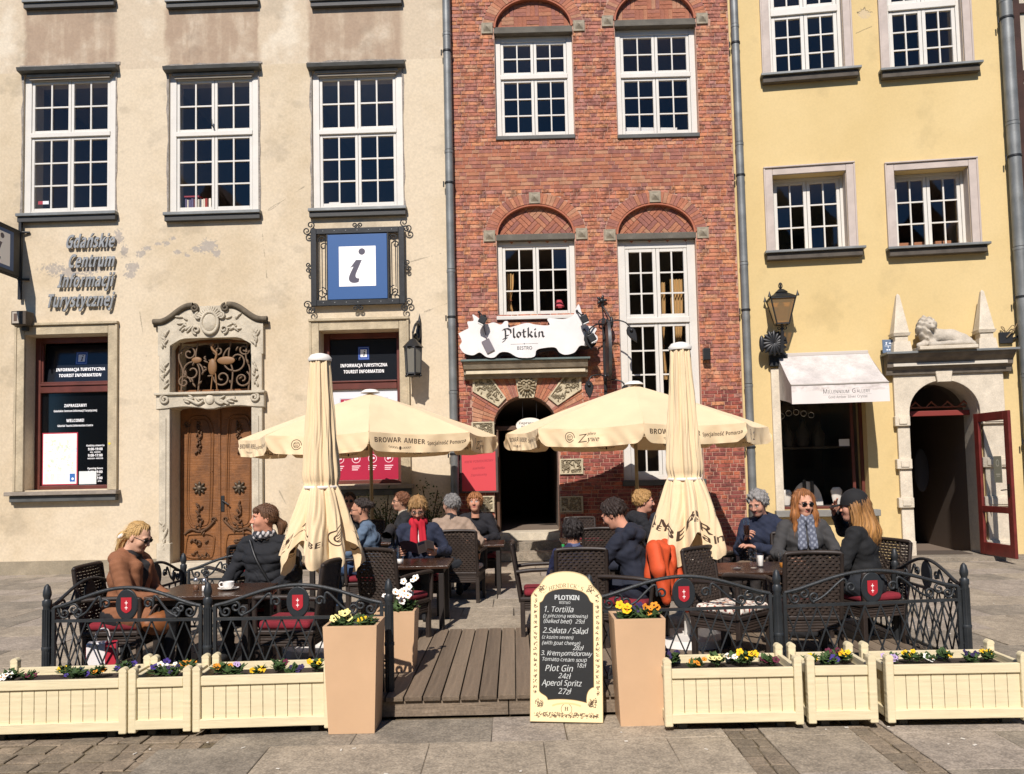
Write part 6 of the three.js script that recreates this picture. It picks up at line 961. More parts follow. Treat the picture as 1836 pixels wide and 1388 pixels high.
function railBay(x0, d0, x1, d1, label, h = DECK) {
  const L = Math.hypot(x1 - x0, d1 - d0), t = thing('iron_railing', label, 'railing', 'iron railing panels of the cafe terrace', [x0, h, -d0], Math.atan2(d1 - d0, x1 - x0));
  const a = 0.05, b = L - 0.05, c = L / 2, yr = 0.5, y0 = 0.06, hump = (x) => FH - 0.13 + 0.13 * Math.pow(Math.sin(clamp((x - a) / (b - a)) * Math.PI), 1.3);
  M('top_rail', tube(Array.from({ length: 15 }, (_, i) => { const x = mix(a, b, i / 14); return [x, hump(x), 0]; }), 0.013, 60, 7), railM, t);
  M('cross_rail', sqbar([a, yr, 0], [b, yr, 0], 0.02), railM, t); M('bottom_rail', sqbar([a, y0, 0], [b, y0, 0], 0.02), railM, t);
  for (const x of [a, b]) M('stile', sqbar([x, 0.0, 0], [x, FH - 0.128, 0], 0.022), railM, t);
  for (const s of [-1, 1]) for (const y of [0.2, 0.57]) M('clip', sqbar([s < 0 ? a : b, y, 0], [s < 0 ? 0.0 : L, y, 0], 0.012), railM, t);
  const n = Math.round((b - a) / 0.115), st = (b - a) / n, run = (yr - y0);
  for (let i = -2; i < n + 2; i++) for (const s of [-1, 1]) { // slanted lattice bars cut to the bay
    let xa = a + (i + 0.5) * st, xb = xa + s * st * 1.5, ya = y0 + 0.01, yb = yr - 0.01; const cut = (lim) => { const tt = (lim - xa) / (xb - xa); if (tt > 0 && tt < 1) { const yy = mix(ya, yb, tt); if ((xa < lim) === (lim === a)) { xa = lim; ya = yy; } else { xb = lim; yb = yy; } } };
    if (Math.max(xa, xb) <= a || Math.min(xa, xb) >= b) continue; if (Math.min(xa, xb) < a) cut(a); if (Math.max(xa, xb) > b) cut(b);
    M('lattice_bar', sqbar([xa, ya, s * 0.005], [xb, yb, s * 0.005], 0.009, 0.008), railM, t);
  }
  const q = b - c, yl = yr + 0.01;
  for (const s of [-1, 1]) {
    M('scroll', tube([...spiral(c + s * 0.15, 0.61, 0.036, 0.01, s > 0 ? -0.5 : Math.PI + 0.5, -s * -1.2, 0, 14).reverse(), [c + s * 0.2, hump(c + s * 0.2) - 0.03, 0], [c + s * q * 0.55, 0.56, 0], [c + s * q * 0.68, yl + 0.012, 0], ...spiral(c + s * q * 0.66, yl + 0.045, 0.035, 0.01, -Math.PI / 2, -s * -1.2, 0, 14)].filter((p) => p), 0.0085, 110, 6), railM, t);
    M('scroll', tube([...spiral(c + s * (q - 0.075), yl + 0.04, 0.035, 0.01, s > 0 ? 0 : Math.PI, -s * 1.2, 0, 14).reverse(), [c + s * (q - 0.03), yl + 0.08, 0], [c + s * (q - 0.07), hump(c + s * (q - 0.1)) - 0.02, 0], ...spiral(c + s * (q - 0.14), yl + 0.068, 0.035, 0.009, Math.PI / 2, s * 1.1, 0, 14)], 0.0085, 90, 6), railM, t);
  }
  const G = sub('medallion', t, [c, 0.605, 0]); M('disc', new THREE.CylinderGeometry(0.083, 0.083, 0.018, 32).rotateX(Math.PI / 2).scale(0.88, 1.18, 1), medM, G); M('rim', new THREE.TorusGeometry(0.083, 0.008, 6, 36).scale(0.88, 1.18, 1), railM, G);
  const sh = new THREE.Shape(); sh.moveTo(-0.037, 0.05); sh.lineTo(0.037, 0.05); sh.lineTo(0.037, -0.02); sh.quadraticCurveTo(0.034, -0.045, 0, -0.056); sh.quadraticCurveTo(-0.034, -0.045, -0.037, -0.02); sh.closePath();
  const sg = new THREE.ShapeGeometry(sh, 8), pp = sg.attributes.position, uu = sg.attributes.uv; for (let i = 0; i < pp.count; i++) uu.setXY(i, (pp.getX(i) + 0.037) / 0.074, (pp.getY(i) + 0.056) / 0.106);
  M('shield', sg, shieldM, G, [0, 0.0, 0.0125]);
  M('medallion_stay', [bar([0, 0.08, 0], [0, hump(c) - 0.605, 0], 0.008), bar([0, -0.09, 0], [0, yr - 0.605, 0], 0.008)], railM, G);
}
const FL = [[-3.23, 5.78], [-2.1, 5.72], [-0.86, 5.68], [-3.2, 6.88], [-3.15, 7.95], [-2.05, 7.95]], FR = [[0.5, 5.68], [1.78, 5.72], [3.13, 5.85], [3.15, 6.95], [3.17, 8.05], [3.19, 9.15]];
railBay(...FL[0], ...FL[1], 'front iron railing panel with red shield before the girl in camel coat'); railBay(...FL[1], ...FL[2], 'front iron railing panel with red shield beside the tall peach planter and folded umbrella');
railBay(...FL[3], ...FL[0], 'side iron railing panel on the deck edge nearest the girl in camel coat'); railBay(...FL[4], ...FL[3], 'side iron railing panel on the deck edge towards the carved door'); railBay(...FL[4], ...FL[5], 'rear iron railing panel in front of the carved door');
railBay(...FR[0], ...FR[1], 'front iron railing panel with red shield under the orange jacket'); railBay(...FR[1], ...FR[2], 'front iron railing panel with red shield below the person in black cap');
railBay(...FR[2], ...FR[3], 'side iron railing panel at the deck corner near the gallery door'); railBay(...FR[3], ...FR[4], 'side iron railing panel behind the person in black cap'); railBay(...FR[4], ...FR[5], 'rear side iron railing panel below the jewellery window', FORE);
post(...FL[0], 'corner iron post with acorn finial before the girl in camel coat'); post(...FL[1], 'iron post between the two front panels by the coffee table'); post(...FL[2], 'iron post behind the tall planter at the deck entrance'); post(...FL[3], 'iron post halfway along the side railing by the girl'); post(...FL[4], 'iron corner post by the carved door'); post(...FL[5], 'iron post ending the rear railing by the carved door');
post(...FR[0], 'iron post hidden behind the menu board'); post(...FR[1], 'iron post between the two front panels by the beer table'); post(...FR[2], 'fluted corner iron post towards the gallery door'); post(...FR[3], 'iron post beside the person in black cap'); post(...FR[4], 'second iron post along the railing by the jewellery window', FORE); post(...FR[5], 'last iron post of the railing by the jewellery window', FORE);

// ---------- planters and flowers ----------
const creamP = mapped(0xe9dbb4, 0xdccda2, 0.7, 0.62, 0.0022, { bumpTex: grainM }), soilM = mapped(0x3c2f26, 0x281f19, 0.3, 1, 0.02, { speck: 0.3 }), footM = std(0x45443f, 0.8);
function planterBox(x, d, w, h, dep, turn, label) {
  const t = thing('wooden_planter', label, 'planter', 'cream wooden planters in front of the railing', [x, 0.03, -d], turn), p = 0.05;
  for (const sx of [-1, 1]) for (const sz of [-1, 1]) { M('corner_post', [rbox(p, h, p, sx * (w / 2 - p / 2), h / 2, sz * (dep / 2 - p / 2), 0.008), new THREE.CylinderGeometry(p / 2, p / 2, p * 0.96, 14, 1, false, 0, Math.PI).rotateX(Math.PI / 2).rotateZ(Math.PI / 2).translate(sx * (w / 2 - p / 2), h - 0.006, sz * (dep / 2 - p / 2))], creamP, t); M('foot', rbox(0.05, 0.034, 0.05, sx * (w / 2 - 0.12), -0.016, sz * (dep / 2 - 0.09), 0.004), footM, t); }
  const y0 = 0.02, rh = 0.058, yt = h - 0.075;
  for (const sz of [-1, 1]) { const z = sz * (dep / 2 - 0.022), a = w / 2 - p; M('top_rail', rbox(2 * a, rh, 0.03, 0, yt, z, 0.006), creamP, t); M('bottom_rail', rbox(2 * a + 0.02, rh, 0.03, 0, y0 + rh / 2, z + sz * 0.006, 0.006), creamP, t); const n = Math.max(4, Math.round(2 * a / 0.077)); for (let i = 0; i < n; i++) M('board', rbox(2 * a / n - 0.003, yt - y0 - rh - rh / 2 + 0.03, 0.018, -a + (i + 0.5) * 2 * a / n, (yt + y0 + rh / 2) / 2, z - sz * 0.008, 0.002), creamP, t); }
  for (const sx of [-1, 1]) { const xx = sx * (w / 2 - 0.022), a = dep / 2 - p; M('side_rail', rbox(0.03, rh, 2 * a, xx, yt, 0, 0.006), creamP, t); M('side_rail', rbox(0.03, rh, 2 * a, xx, y0 + rh / 2, 0, 0.006), creamP, t); const n = Math.max(3, Math.round(2 * a / 0.077)); for (let i = 0; i < n; i++) M('board', rbox(0.018, yt - y0 - rh * 1.5 + 0.03, 2 * a / n - 0.003, xx - sx * 0.008, (yt + y0 + rh / 2) / 2, -a + (i + 0.5) * 2 * a / n, 0.002), creamP, t); }
  M('soil', new THREE.PlaneGeometry(w - 0.06, dep - 0.06, 14, 8).rotateX(-Math.PI / 2).translate(0, h - 0.095, 0), soilM, t);
  return t;
}
// pansies
const leafGeo = (() => { const L = []; for (let i = 0; i < 34; i++) { const a = rr(0, TAU), l = rr(0.02, 0.045), q = ball(1, 0, 0, 0, l, l * 0.12, l * 0.45, 6).translate(l * 0.8, 0, 0).rotateZ(rr(0.1, 1.2)).rotateY(a).translate(rr(-0.035, 0.035), rr(0, 0.035), rr(-0.03, 0.03)); L.push(q); } return prep(L); })();
const leafGeo2 = (() => { const L = []; for (let i = 0; i < 30; i++) { const a = rr(0, TAU), l = rr(0.02, 0.04), q = ball(1, 0, 0, 0, l, l * 0.12, l * 0.45, 6).translate(l * 0.8, 0, 0).rotateZ(rr(0.1, 1.3)).rotateY(a).translate(rr(-0.045, 0.045), rr(0, 0.05), rr(-0.03, 0.03)); L.push(q); } return prep(L); })();
const petals = prep([0, 1, 2, 3, 4].map((k) => ball(1, 0, 0, 0, 0.017, 0.0016, 0.0145, 8).rotateZ(0.3).translate(0.014, 0, 0).rotateY(k * 1.2566)));
const flC = { yellow: 0xe3b818, orange: 0xd98a1f, white: 0xe6e3da, purple: 0x3d2a78, violet: 0x2b1c4a, wine: 0x5b1430, cream: 0xe0d48a, lilac: 0xb39bc4 };
const flM = Object.fromEntries(Object.entries(flC).map(([k, c]) => [k, std(c, 0.8)])), eyeM = std(0x2a1712, 0.8), greenM = [mapped(0x3d5a26, 0x2a4219, 0.1, 0.8, 0), mapped(0x4a6630, 0x36501f, 0.1, 0.8, 0)];
const eyeG = prep(ball(0.007, 0, 0.003, 0, 1, 0.5, 1, 7)), stemG = prep(cyl(0.0022, 0.0022, 1, 0, 0, 0, 5));
function pansy(x, y, z, color, label, n = 6, spread = 0.06, tall = 0.06, size = 1) {
  const t = thing('pansy_plant', label, 'flower', 'pansies in the planters', [x, y, z], rr(0, 6)); t.scale.setScalar(size); M('leaves', pick([leafGeo, leafGeo2]), greenM[0], t); const lv2 = M('leaves', pick([leafGeo, leafGeo2]), greenM[1], t, [rr(-0.05, 0.05), -0.005, rr(-0.04, 0.04)]); lv2.rotation.y = rr(0, 6);
  for (let i = 0; i < n; i++) { const b = sub('blossom', t, [rr(-spread, spread), rr(tall * 0.7, tall * 1.5), rr(-spread, spread) * 0.7]); const toward = sub('p', b); b.remove(toward); const c = Array.isArray(color) ? pick(color) : color; const pm = M('petals', petals, flM[c], b); M('flower_eye', eyeG, c === 'yellow' || c === 'white' ? flM.orange : eyeM, b); b.rotation.set(rr(0.5, 1.2), -t.rotation.y + rr(-0.7, 0.7), 0, 'YXZ'); const s = rr(0.65, 1.1); b.scale.setScalar(s); }
  const st = []; M('stems', Array.from({ length: 8 }, () => bar([rr(-0.02, 0.02), -0.02, rr(-0.02, 0.02)], [rr(-spread, spread), tall, rr(-spread, spread) * 0.7], 0.002, 4)), greenM[0], t);
}
const names = { yellow: 'yellow', orange: 'orange', white: 'white', purple: 'purple', violet: 'near-black violet', wine: 'wine-red', cream: 'pale cream', lilac: 'lilac' };
const boxes = [
  [-2.89, 5.42, 0.92, 0.385, 0.42, 0.03, 'long cream planter at the setts end, beside the short one', ['white', 'wine', 'yellow', 'purple', 'orange', 'purple'], 'the planter on the setts'],
  [-2.235, 5.44, 0.385, 0.38, 0.4, 0.04, 'short cream planter between the two long planters before the coffee table', ['purple', 'white', 'violet', 'orange'], 'the short planter by the coffee table'],
  [-1.595, 5.45, 0.86, 0.385, 0.42, 0.03, 'long cream planter standing against the tall peach planter', ['orange', 'lilac', 'yellow', 'wine', 'violet', 'yellow'], 'the planter against the peach one'],
  [1.31, 5.33, 0.84, 0.39, 0.42, -0.01, 'long cream planter next to the menu board side planter', ['violet', 'orange', 'cream', 'white', 'yellow', 'wine'], 'the planter below the orange jacket'],
  [1.975, 5.33, 0.42, 0.39, 0.42, -0.03, 'short cream planter between the two long planters before the beer table', ['yellow', 'purple', 'wine', 'yellow'], 'the short planter by the beer table'],
  [2.665, 5.31, 0.86, 0.39, 0.42, -0.02, 'long cream planter at the corner post towards the gallery', ['lilac', 'yellow', 'white', 'yellow', 'violet', 'yellow'], 'the corner post planter'],
];
for (const [x, d, w, h, dep, tr, lab, cols, where] of boxes) {
  planterBox(x, d, w, h, dep, tr, lab);
  const count = {}; cols.forEach((c, i) => { count[c] = (count[c] ?? 0) + 1; });
  cols.forEach((c, i) => { const u = (i + 0.5) / cols.length * 2 - 1, prev = cols[i - 1], next = cols[i + 1], by = count[c] > 1 ? (prev && next ? `between ${names[prev]} and ${names[next]} ones` : `at the end by ${names[prev ?? next]} ones`) : ''; pansy(x + u * (w / 2 - 0.06) + rr(-0.02, 0.02), 0.03 + h - 0.07, -d + u * Math.sin(-tr) * 0.4 + rr(-0.1, 0.1), c, `${names[c]} pansies ${by} in ${where}`.replace('the long planter against the tall peach planter', 'the planter against the peach one').replace('the long planter at the corner post', 'the corner post planter').replace('the short planter by the', 'the planter by the').replace(/\s+/g, ' '), Math.round(rr(4, 8)), rr(0.05, 0.075), rr(0.03, 0.06), rr(0.66, 0.84)); });
}
const peach = mapped(0xd9b48e, 0xd0a982, 1.2, 0.45, 0.0004);
function tallPlanter(x, d, wt, wb, h, y, label) {
  const t = thing('tall_planter', label, 'planter', 'tall peach planters', [x, y, -d]); const sd = (w0, w1, hh) => new THREE.CylinderGeometry(w1 * 0.7071, w0 * 0.7071, hh, 4, 1, true).toNonIndexed(); const o = new THREE.CylinderGeometry(wt * 0.7071, wb * 0.7071, h, 4, 1, true).rotateY(Math.PI / 4).translate(0, h / 2, 0).toNonIndexed(); o.computeVertexNormals(); const inn = new THREE.CylinderGeometry((wt - 0.03) * 0.7071, (wt - 0.04) * 0.7071, 0.1, 4, 1, true).rotateY(Math.PI / 4).translate(0, h - 0.05, 0).toNonIndexed(); inn.computeVertexNormals();
  M('body', [o], std(0xd9b48e, 0.45, { map: peach.map, side: 2 }), t); M('liner', inn, std(0x2e2c2a, 0.8, { side: 2 }), t);
  M('rim', [[-1, 0], [1, 0], [0, -1], [0, 1]].map(([a, b]) => box(a ? 0.018 : wt, 0.012, b ? 0.018 : wt - 0.036, a * (wt / 2 - 0.009), h - 0.004, b * (wt / 2 - 0.009))), peach, t);
  M('soil', new THREE.PlaneGeometry(wt - 0.04, wt - 0.04, 8, 8).rotateX(-Math.PI / 2).translate(0, h - 0.06, 0), soilM, t);
}
tallPlanter(-1.035, 5.38, 0.335, 0.285, 0.66, 0.0, 'tall tapered peach planter of yellow flowers next to the deck step'); tallPlanter(0.77, 5.4, 0.32, 0.27, 0.66, 0.0, 'tall tapered peach planter beside the menu board'); tallPlanter(-0.9, 6.35, 0.3, 0.26, 0.44, DECK, 'lower peach planter of white daisies behind the railing post');
pansy(-1.11, 0.63, -5.33, ['cream'], 'pale cream pansies in the tall planter by the step', 7, 0.05, 0.07); pansy(-0.95, 0.63, -5.33, ['yellow'], 'yellow pansies in the tall planter by the step', 4, 0.05, 0.04); pansy(0.7, 0.63, -5.35, ['yellow'], 'large yellow pansies in the planter beside the menu board', 6, 0.045, 0.07); pansy(0.86, 0.63, -5.35, ['cream', 'orange'], 'orange and cream pansies in the planter beside the menu board', 6, 0.045, 0.07); pansy(0.78, 0.63, -5.43, ['violet'], 'dark violet pansies in the planter beside the menu board', 4, 0.04, 0.06);
pansy(-0.9, 0.56, -6.3, ['white'], 'white daisies in the low planter behind the railing post', 9, 0.09, 0.13); pansy(-0.82, 0.56, -6.38, ['white'], 'tall white daisies leaning over the low planter rim', 6, 0.07, 0.17);
// shrubs in the shade by the wall
function shrub(x, d, r, hgt, label) {
  const t = thing('shrub', label, 'shrub', 'dark shrubs by the cream wall', [x, FORE, -d]); M('pot', lathe([[0.16, 0], [0.2, 0.3], [0.21, 0.34], [0.19, 0.34], [0.17, 0.3], [0, 0.3]], 20), std(0x4a3a30, 0.8), t);
  const br = [], lv = [], tips = []; for (let i = 0; i < 16; i++) { const a = rr(0, TAU), el = rr(0.4, 1.35), L = rr(0.6, 1) * hgt; const e = [Math.cos(a) * Math.cos(el) * L * r / hgt * 1.4, 0.3 + Math.sin(el) * L, Math.sin(a) * Math.cos(el) * L * 0.5]; br.push(tube([[0, 0.28, 0], [e[0] * 0.4, mix(0.3, e[1], 0.55), e[2] * 0.4], e], 0.008, 10, 5)); for (let k = 0; k < 90; k++) { const s = rr(0.3, 1.08); lv.push(V3(e[0] * s + rr(-0.1, 0.1), mix(0.35, e[1], s) + rr(-0.09, 0.09), e[2] * s + rr(-0.09, 0.09))); } }
  M('branches', br, std(0x3b2d20, 0.9), t); const pos = []; for (const p of lv) { const s = rr(0.025, 0.05), q = new THREE.Quaternion().setFromEuler(new THREE.Euler(rr(0, 6), rr(0, 6), rr(0, 6))); const v = [[-0.5, 0, 0], [0, -0.35, 0.08], [0.6, 0, 0], [0, 0.35, 0.08]].map((a) => V3(...a).multiplyScalar(s).applyQuaternion(q).add(p)); for (const k of [0, 1, 2, 0, 2, 3]) pos.push(v[k].x, v[k].y, v[k].z); }
  const g = new THREE.BufferGeometry(); g.setAttribute('position', new THREE.Float32BufferAttribute(pos, 3)); g.computeVertexNormals(); M('foliage', g, std(0x34491f, 0.7, { side: 2 }), t);
}
shrub(-2.1, 13.6, 0.55, 0.95, 'dark leafy shrub in a pot under the tourist poster window'); shrub(-1.35, 13.5, 0.6, 1.1, 'taller dark shrub in a pot between the poster window and the downpipe');

// ---------- open umbrellas ----------
const canvasC = [0xf0cf99, 0xe8c48b];
const canvasM = new THREE.MeshPhysicalMaterial({ color: 0xf3dab0, map: rep(mottle(0xf2d29c, 0xe9c68d), 1.5), roughness: 0.95, transmission: 0.1, thickness: 0, side: 2, bumpMap: weaveM, bumpScale: 0.0006 }); canvasM.userData.metric = true;
const amber = (x, ox, oy, s, c = '#44301f') => { text(x, 'BROWAR', ox, oy, 44 * s, { color: c, rot: -0.05 }); text(x, 'AMBER', ox + 188 * s, oy + 2, 44 * s, { color: c, rot: 0.06 }); x.strokeStyle = c; x.lineWidth = 3; x.fillStyle = c; for (const k of [-1, 1]) for (let i = 0; i < 4; i++) { x.beginPath(); x.ellipse(ox + 85 * s + k * (22 + i * 16) * s, oy + 46 * s - i * 2, 9 * s, 4 * s, k * -0.5, 0, 7); x.stroke(); } x.beginPath(); x.ellipse(ox + 85 * s, oy + 48 * s, 8 * s, 12 * s, 0, 0, 7); x.fill(); };
const logoZ = (x, ox, oy, s, c = '#44301f') => { x.strokeStyle = c; x.lineWidth = 5 * s; x.beginPath(); x.arc(ox, oy, 34 * s, 0.5, 6.4); x.stroke(); x.lineWidth = 4 * s; x.beginPath(); x.arc(ox + 2, oy + 2, 20 * s, 0, 7); x.stroke(); for (let k = 0; k < 3; k++) { x.beginPath(); x.moveTo(ox - 14 * s, oy - 8 * s + k * 10 * s); x.lineTo(ox + 14 * s, oy - 6 * s + k * 10 * s); x.stroke(); } x.lineWidth = 6 * s; x.beginPath(); x.moveTo(ox + 70 * s, oy - 14 * s); x.lineTo(ox + 120 * s, oy - 20 * s); x.lineTo(ox + 66 * s, oy + 34 * s); x.lineTo(ox + 126 * s, oy + 28 * s); x.stroke(); text(x, 'piwo', ox + 160 * s, oy - 24 * s, 26 * s, { font: 'serif', style: 'italic', color: c }); text(x, 'ywe', ox + 172 * s, oy + 14 * s, 46 * s, { font: 'serif', style: 'italic', color: c }); };
const fabricBg = (x, W, H2) => { x.fillStyle = '#f0d7ad'; x.fillRect(0, 0, W, H2); for (let k = 0; k < 60; k++) { x.fillStyle = `rgba(205,165,110,${rr(0.02, 0.06)})`; x.beginPath(); x.ellipse(rr(0, W), rr(0, H2), rr(20, 90), rr(4, 20), 0, 0, 7); x.fill(); } };
const valA = printTex(1024, 170, (x, W, H2) => { fabricBg(x, W, H2); amber(x, 185, 62, 1.45); text(x, 'Specjalność Pomorza', 790, 84, 50, { color: '#44301f', sx: 0.8 }); }), valB = printTex(1024, 170, (x, W, H2) => { fabricBg(x, W, H2); logoZ(x, 300, 80, 1.35); });
const valM = [valA, valB].map((m) => new THREE.MeshPhysicalMaterial({ map: m, roughness: 0.95, transmission: 0.1, thickness: 0, side: 2 }));
function gridGeo(P, nu, nv) { const pos = [], uv = [], idx = []; for (let j = 0; j <= nv; j++) for (let i = 0; i <= nu; i++) { pos.push(...P(i / nu, j / nv)); uv.push(i / nu, j / nv); } for (let j = 0; j < nv; j++) for (let i = 0; i < nu; i++) { const a = j * (nu + 1) + i, b = a + 1, c = a + nu + 1, d = c + 1; idx.push(a, b, d, a, d, c); } const g = new THREE.BufferGeometry(); g.setAttribute('position', new THREE.Float32BufferAttribute(pos, 3)); g.setAttribute('uv', new THREE.Float32BufferAttribute(uv, 2)); g.setIndex(idx); g.computeVertexNormals(); return g; }
const poleM = mapped(0xb39a6c, 0x9a8258, 0.6, 0.5, 0.0008), capM = std(0xdedad2, 0.5);
function openUmbrella(x, d, R, hRim, hTop, rot, first, label) {
  const t = thing('open_umbrella', label, 'umbrella', 'open cream umbrellas', [x, FORE, -d]), k0 = FORE;
  const vx = (i) => [R * Math.sin(rot + i * Math.PI / 4), R * Math.cos(rot + i * Math.PI / 4)], yR = hRim - k0, yT = hTop - k0;
  for (let i = 0; i < 8; i++) {
    const [x0, z0] = vx(i), [x1, z1] = vx(i + 1);
    M('canopy_panel', gridGeo((u, v) => { const q = 1 - v, ex = mix(x0, x1, u), ez = mix(z0, z1, u), sag = 0.05 * Math.sin(u * Math.PI) * v * v - 0.03 * Math.sin(v * Math.PI), inw = 1 - 0.03 * Math.sin(u * Math.PI) * v; const wr = v * (0.006 * Math.sin(u * 14 + i * 2 + v * 5) * Math.sin(v * 9 + i) + 0.004 * Math.sin(u * 31 + v * 17 + i)); return [ex * v * inw, mix(yT, yR, v) - sag * 0.75 + wr, ez * v * inw]; }, 18, 20), canvasM, t); M('seam', tube([[x0 * 0.08, mix(yT, yR, 0.08) + 0.001, z0 * 0.08], [x0 * 0.5, mix(yT, yR, 0.5) + 0.017, z0 * 0.5], [x0 * 0.995, yR + 0.002, z0 * 0.995]], 0.006, 24, 5), canvasM, t);
    const ph = rr(0, 6), out = 0.03; // hanging edge with rounded ends
    const val = gridGeo((u, v) => { const ex = mix(x0, x1, u), ez = mix(z0, z1, u), inw = 1 - 0.03 * Math.sin(u * Math.PI), e = Math.min(1, Math.min(u, 1 - u) / 0.07), drop = 0.235 * (0.52 + 0.48 * Math.sqrt(e)) * (1 - v), wob = (1 - v) * (0.026 * Math.sin(u * 9 + ph) + 0.018 * Math.sin(u * 23 + ph * 2) + 0.01 * Math.sin(u * 47 + v * 6 + ph)); const L = Math.hypot(ex, ez); return [ex * inw * (1 + wob / L + 0.004), yR - 0.03 * Math.sin(u * Math.PI) - drop, ez * inw * (1 + wob / L + 0.004)]; }, 48, 8);
    M('valance', val, valM[(i + first) % 2], t); M('rib', bar([0, yT - 0.1, 0], [x0 * 0.97, yR - 0.03, z0 * 0.97], 0.011), poleM, t);
  }
  M('pole', cyl(0.026, 0.026, yT, 0, 0, 0), poleM, t); M('hub', cyl(0.06, 0.05, 0.1, 0, yT - 0.55, 0), poleM, t); M('cap', lathe([[0.14, 0], [0.13, 0.02], [0.08, 0.05], [0, 0.06]], 24).translate(0, yT + 0.002, 0), capM, t);
  for (let i = 0; i < 8; i++) { const [a, b] = vx(i); M('strut', bar([0, yT - 0.5, 0], [a * 0.55, mix(yT, yR, 0.55) - 0.05, b * 0.55], 0.009), poleM, t); }
  M('base', [rbox(0.5, 0.07, 0.5, 0, 0.035, 0, 0.01), cyl(0.04, 0.04, 0.35, 0, 0.07, 0)], mapped(0x8f8c86, 0x797670, 0.5, 0.9, 0.004), t);
}
{ const a = atDist(665, 800, 12.15), b = atDist(1140, 800, 12.0); openUmbrella(a.x, 12.15, 1.86, 2.13, 2.79, 0.155, 0, 'open cream beer umbrella in front of the poster window'); openUmbrella(b.x, 12.0, 1.87, 2.15, 2.81, -0.09, 0, 'open cream beer umbrella in front of the brick house window'); }

// ---------- folded umbrellas ----------
function foldedUmbrella(x, d, top, turn, label, printDraw) {
  const t = thing('folded_umbrella', label, 'umbrella', 'folded cream umbrellas', [x, DECK, -d], turn), yT = top - DECK, yB = 0.78, yTie = 1.36;
  const rad = (y) => y > yTie ? (y > yT - 0.02 ? 0.075 : mix(0.155, 0.08, Math.pow((y - yTie) / (yT - yTie), 0.9)) - 0.028 * Math.exp(-Math.pow((y - yTie) / 0.06, 2))) : mix(0.14, 0.30, Math.pow(clamp((yTie - y) / (yTie - yB)), 0.8));
  const tex = printTex(1024, 512, (c, W, H2) => { fabricBg(c, W, H2); printDraw(c, W, H2); });
  const m = new THREE.MeshPhysicalMaterial({ map: tex, roughness: 0.95, transmission: 0.2, thickness: 0, side: 2 });
  const ph = rr(0, 6), fold = (a, y) => { const low = y < yTie, k = low ? clamp((yTie - y) / 0.5) : 0; const s = Math.sin(a * 8 + ph + 0.5 * Math.sin(y * 5) + 0.9 * Math.sin(a * 2 + ph)); return (low ? mix(0.07, 0.2, k) : 0.085) * (Math.sign(s) * Math.pow(Math.abs(s), 0.7)) + (low ? 0.08 * k * Math.sin(a * 3 + ph * 2) : 0) + 0.045 * Math.sin(a * 19 + ph + y * 2) + 0.03 * Math.sin(a * 5 + y * 7 + ph * 3) + 0.02 * Math.sin(a * 33 + 3 * Math.sin(y * 9)); };
  const P = (u, y) => { const a = u * TAU, r = rad(y) * (1 + fold(a, y)); return [r * Math.sin(a), y, r * Math.cos(a)]; };
  M('canopy', gridGeo((u, v) => P(u, mix(yTie, yT, v)), 160, 40), std(0xf3dab0, 0.95, { uv: false, map: canvasM.map, side: 2 }), t);
  M('canopy_skirt', gridGeo((u, v) => { const hem = yB + 0.1 * Math.sin(u * TAU * 4 + ph) + 0.06 * Math.sin(u * TAU * 7 + 1); const y = mix(hem, yTie, v); return P(u, y); }, 180, 34), m, t);
  M('tie_band', new THREE.TorusGeometry(0.14, 0.011, 6, 40).rotateX(Math.PI / 2).scale(1, 1.4, 1).translate(0, yTie, 0), std(0xe2d8cf, 0.8), t);
  M('cap', lathe([[0.094, -0.03], [0.1, -0.005], [0.075, 0.025], [0.03, 0.038], [0, 0.04]], 24).translate(0, yT + 0.01, 0), capM, t);
  M('pole', [cyl(0.026, 0.026, yT - 0.02, 0, 0.05, 0)], std(0xdcd9d4, 0.5), t); M('base', [cyl(0.33, 0.31, 0.06, 0, 0, 0, 36), cyl(0.045, 0.04, 0.3, 0, 0.06, 0)], std(0xcfccc6, 0.7), t);
}
foldedUmbrella(-1.61, 6.97, 2.58, 0.25, 'folded cream umbrella tied with a white band by the empty red-cushioned chair', (x, W) => { logoZ(x, 90, 330, 1.5); logoZ(x, 560, 350, 1.3); amber(x, 760, 360, 1.1); });
foldedUmbrella(1.45, 7.05, 2.62, 0.0, 'folded cream umbrella tied with a white band beside the orange jacket', (x, W) => { text(x, 'AMBER', 900, 330, 80, { color: '#44301f', rot: 0.06 }); text(x, 'Specjalność', 90, 390, 66, { color: '#44301f', sx: 0.8, rot: 0.05 }); text(x, 'AMBER', 1000 - 1024, 330, 80, { color: '#44301f' }); logoZ(x, 300, 340, 1.4); amber(x, 560, 360, 1.2); });

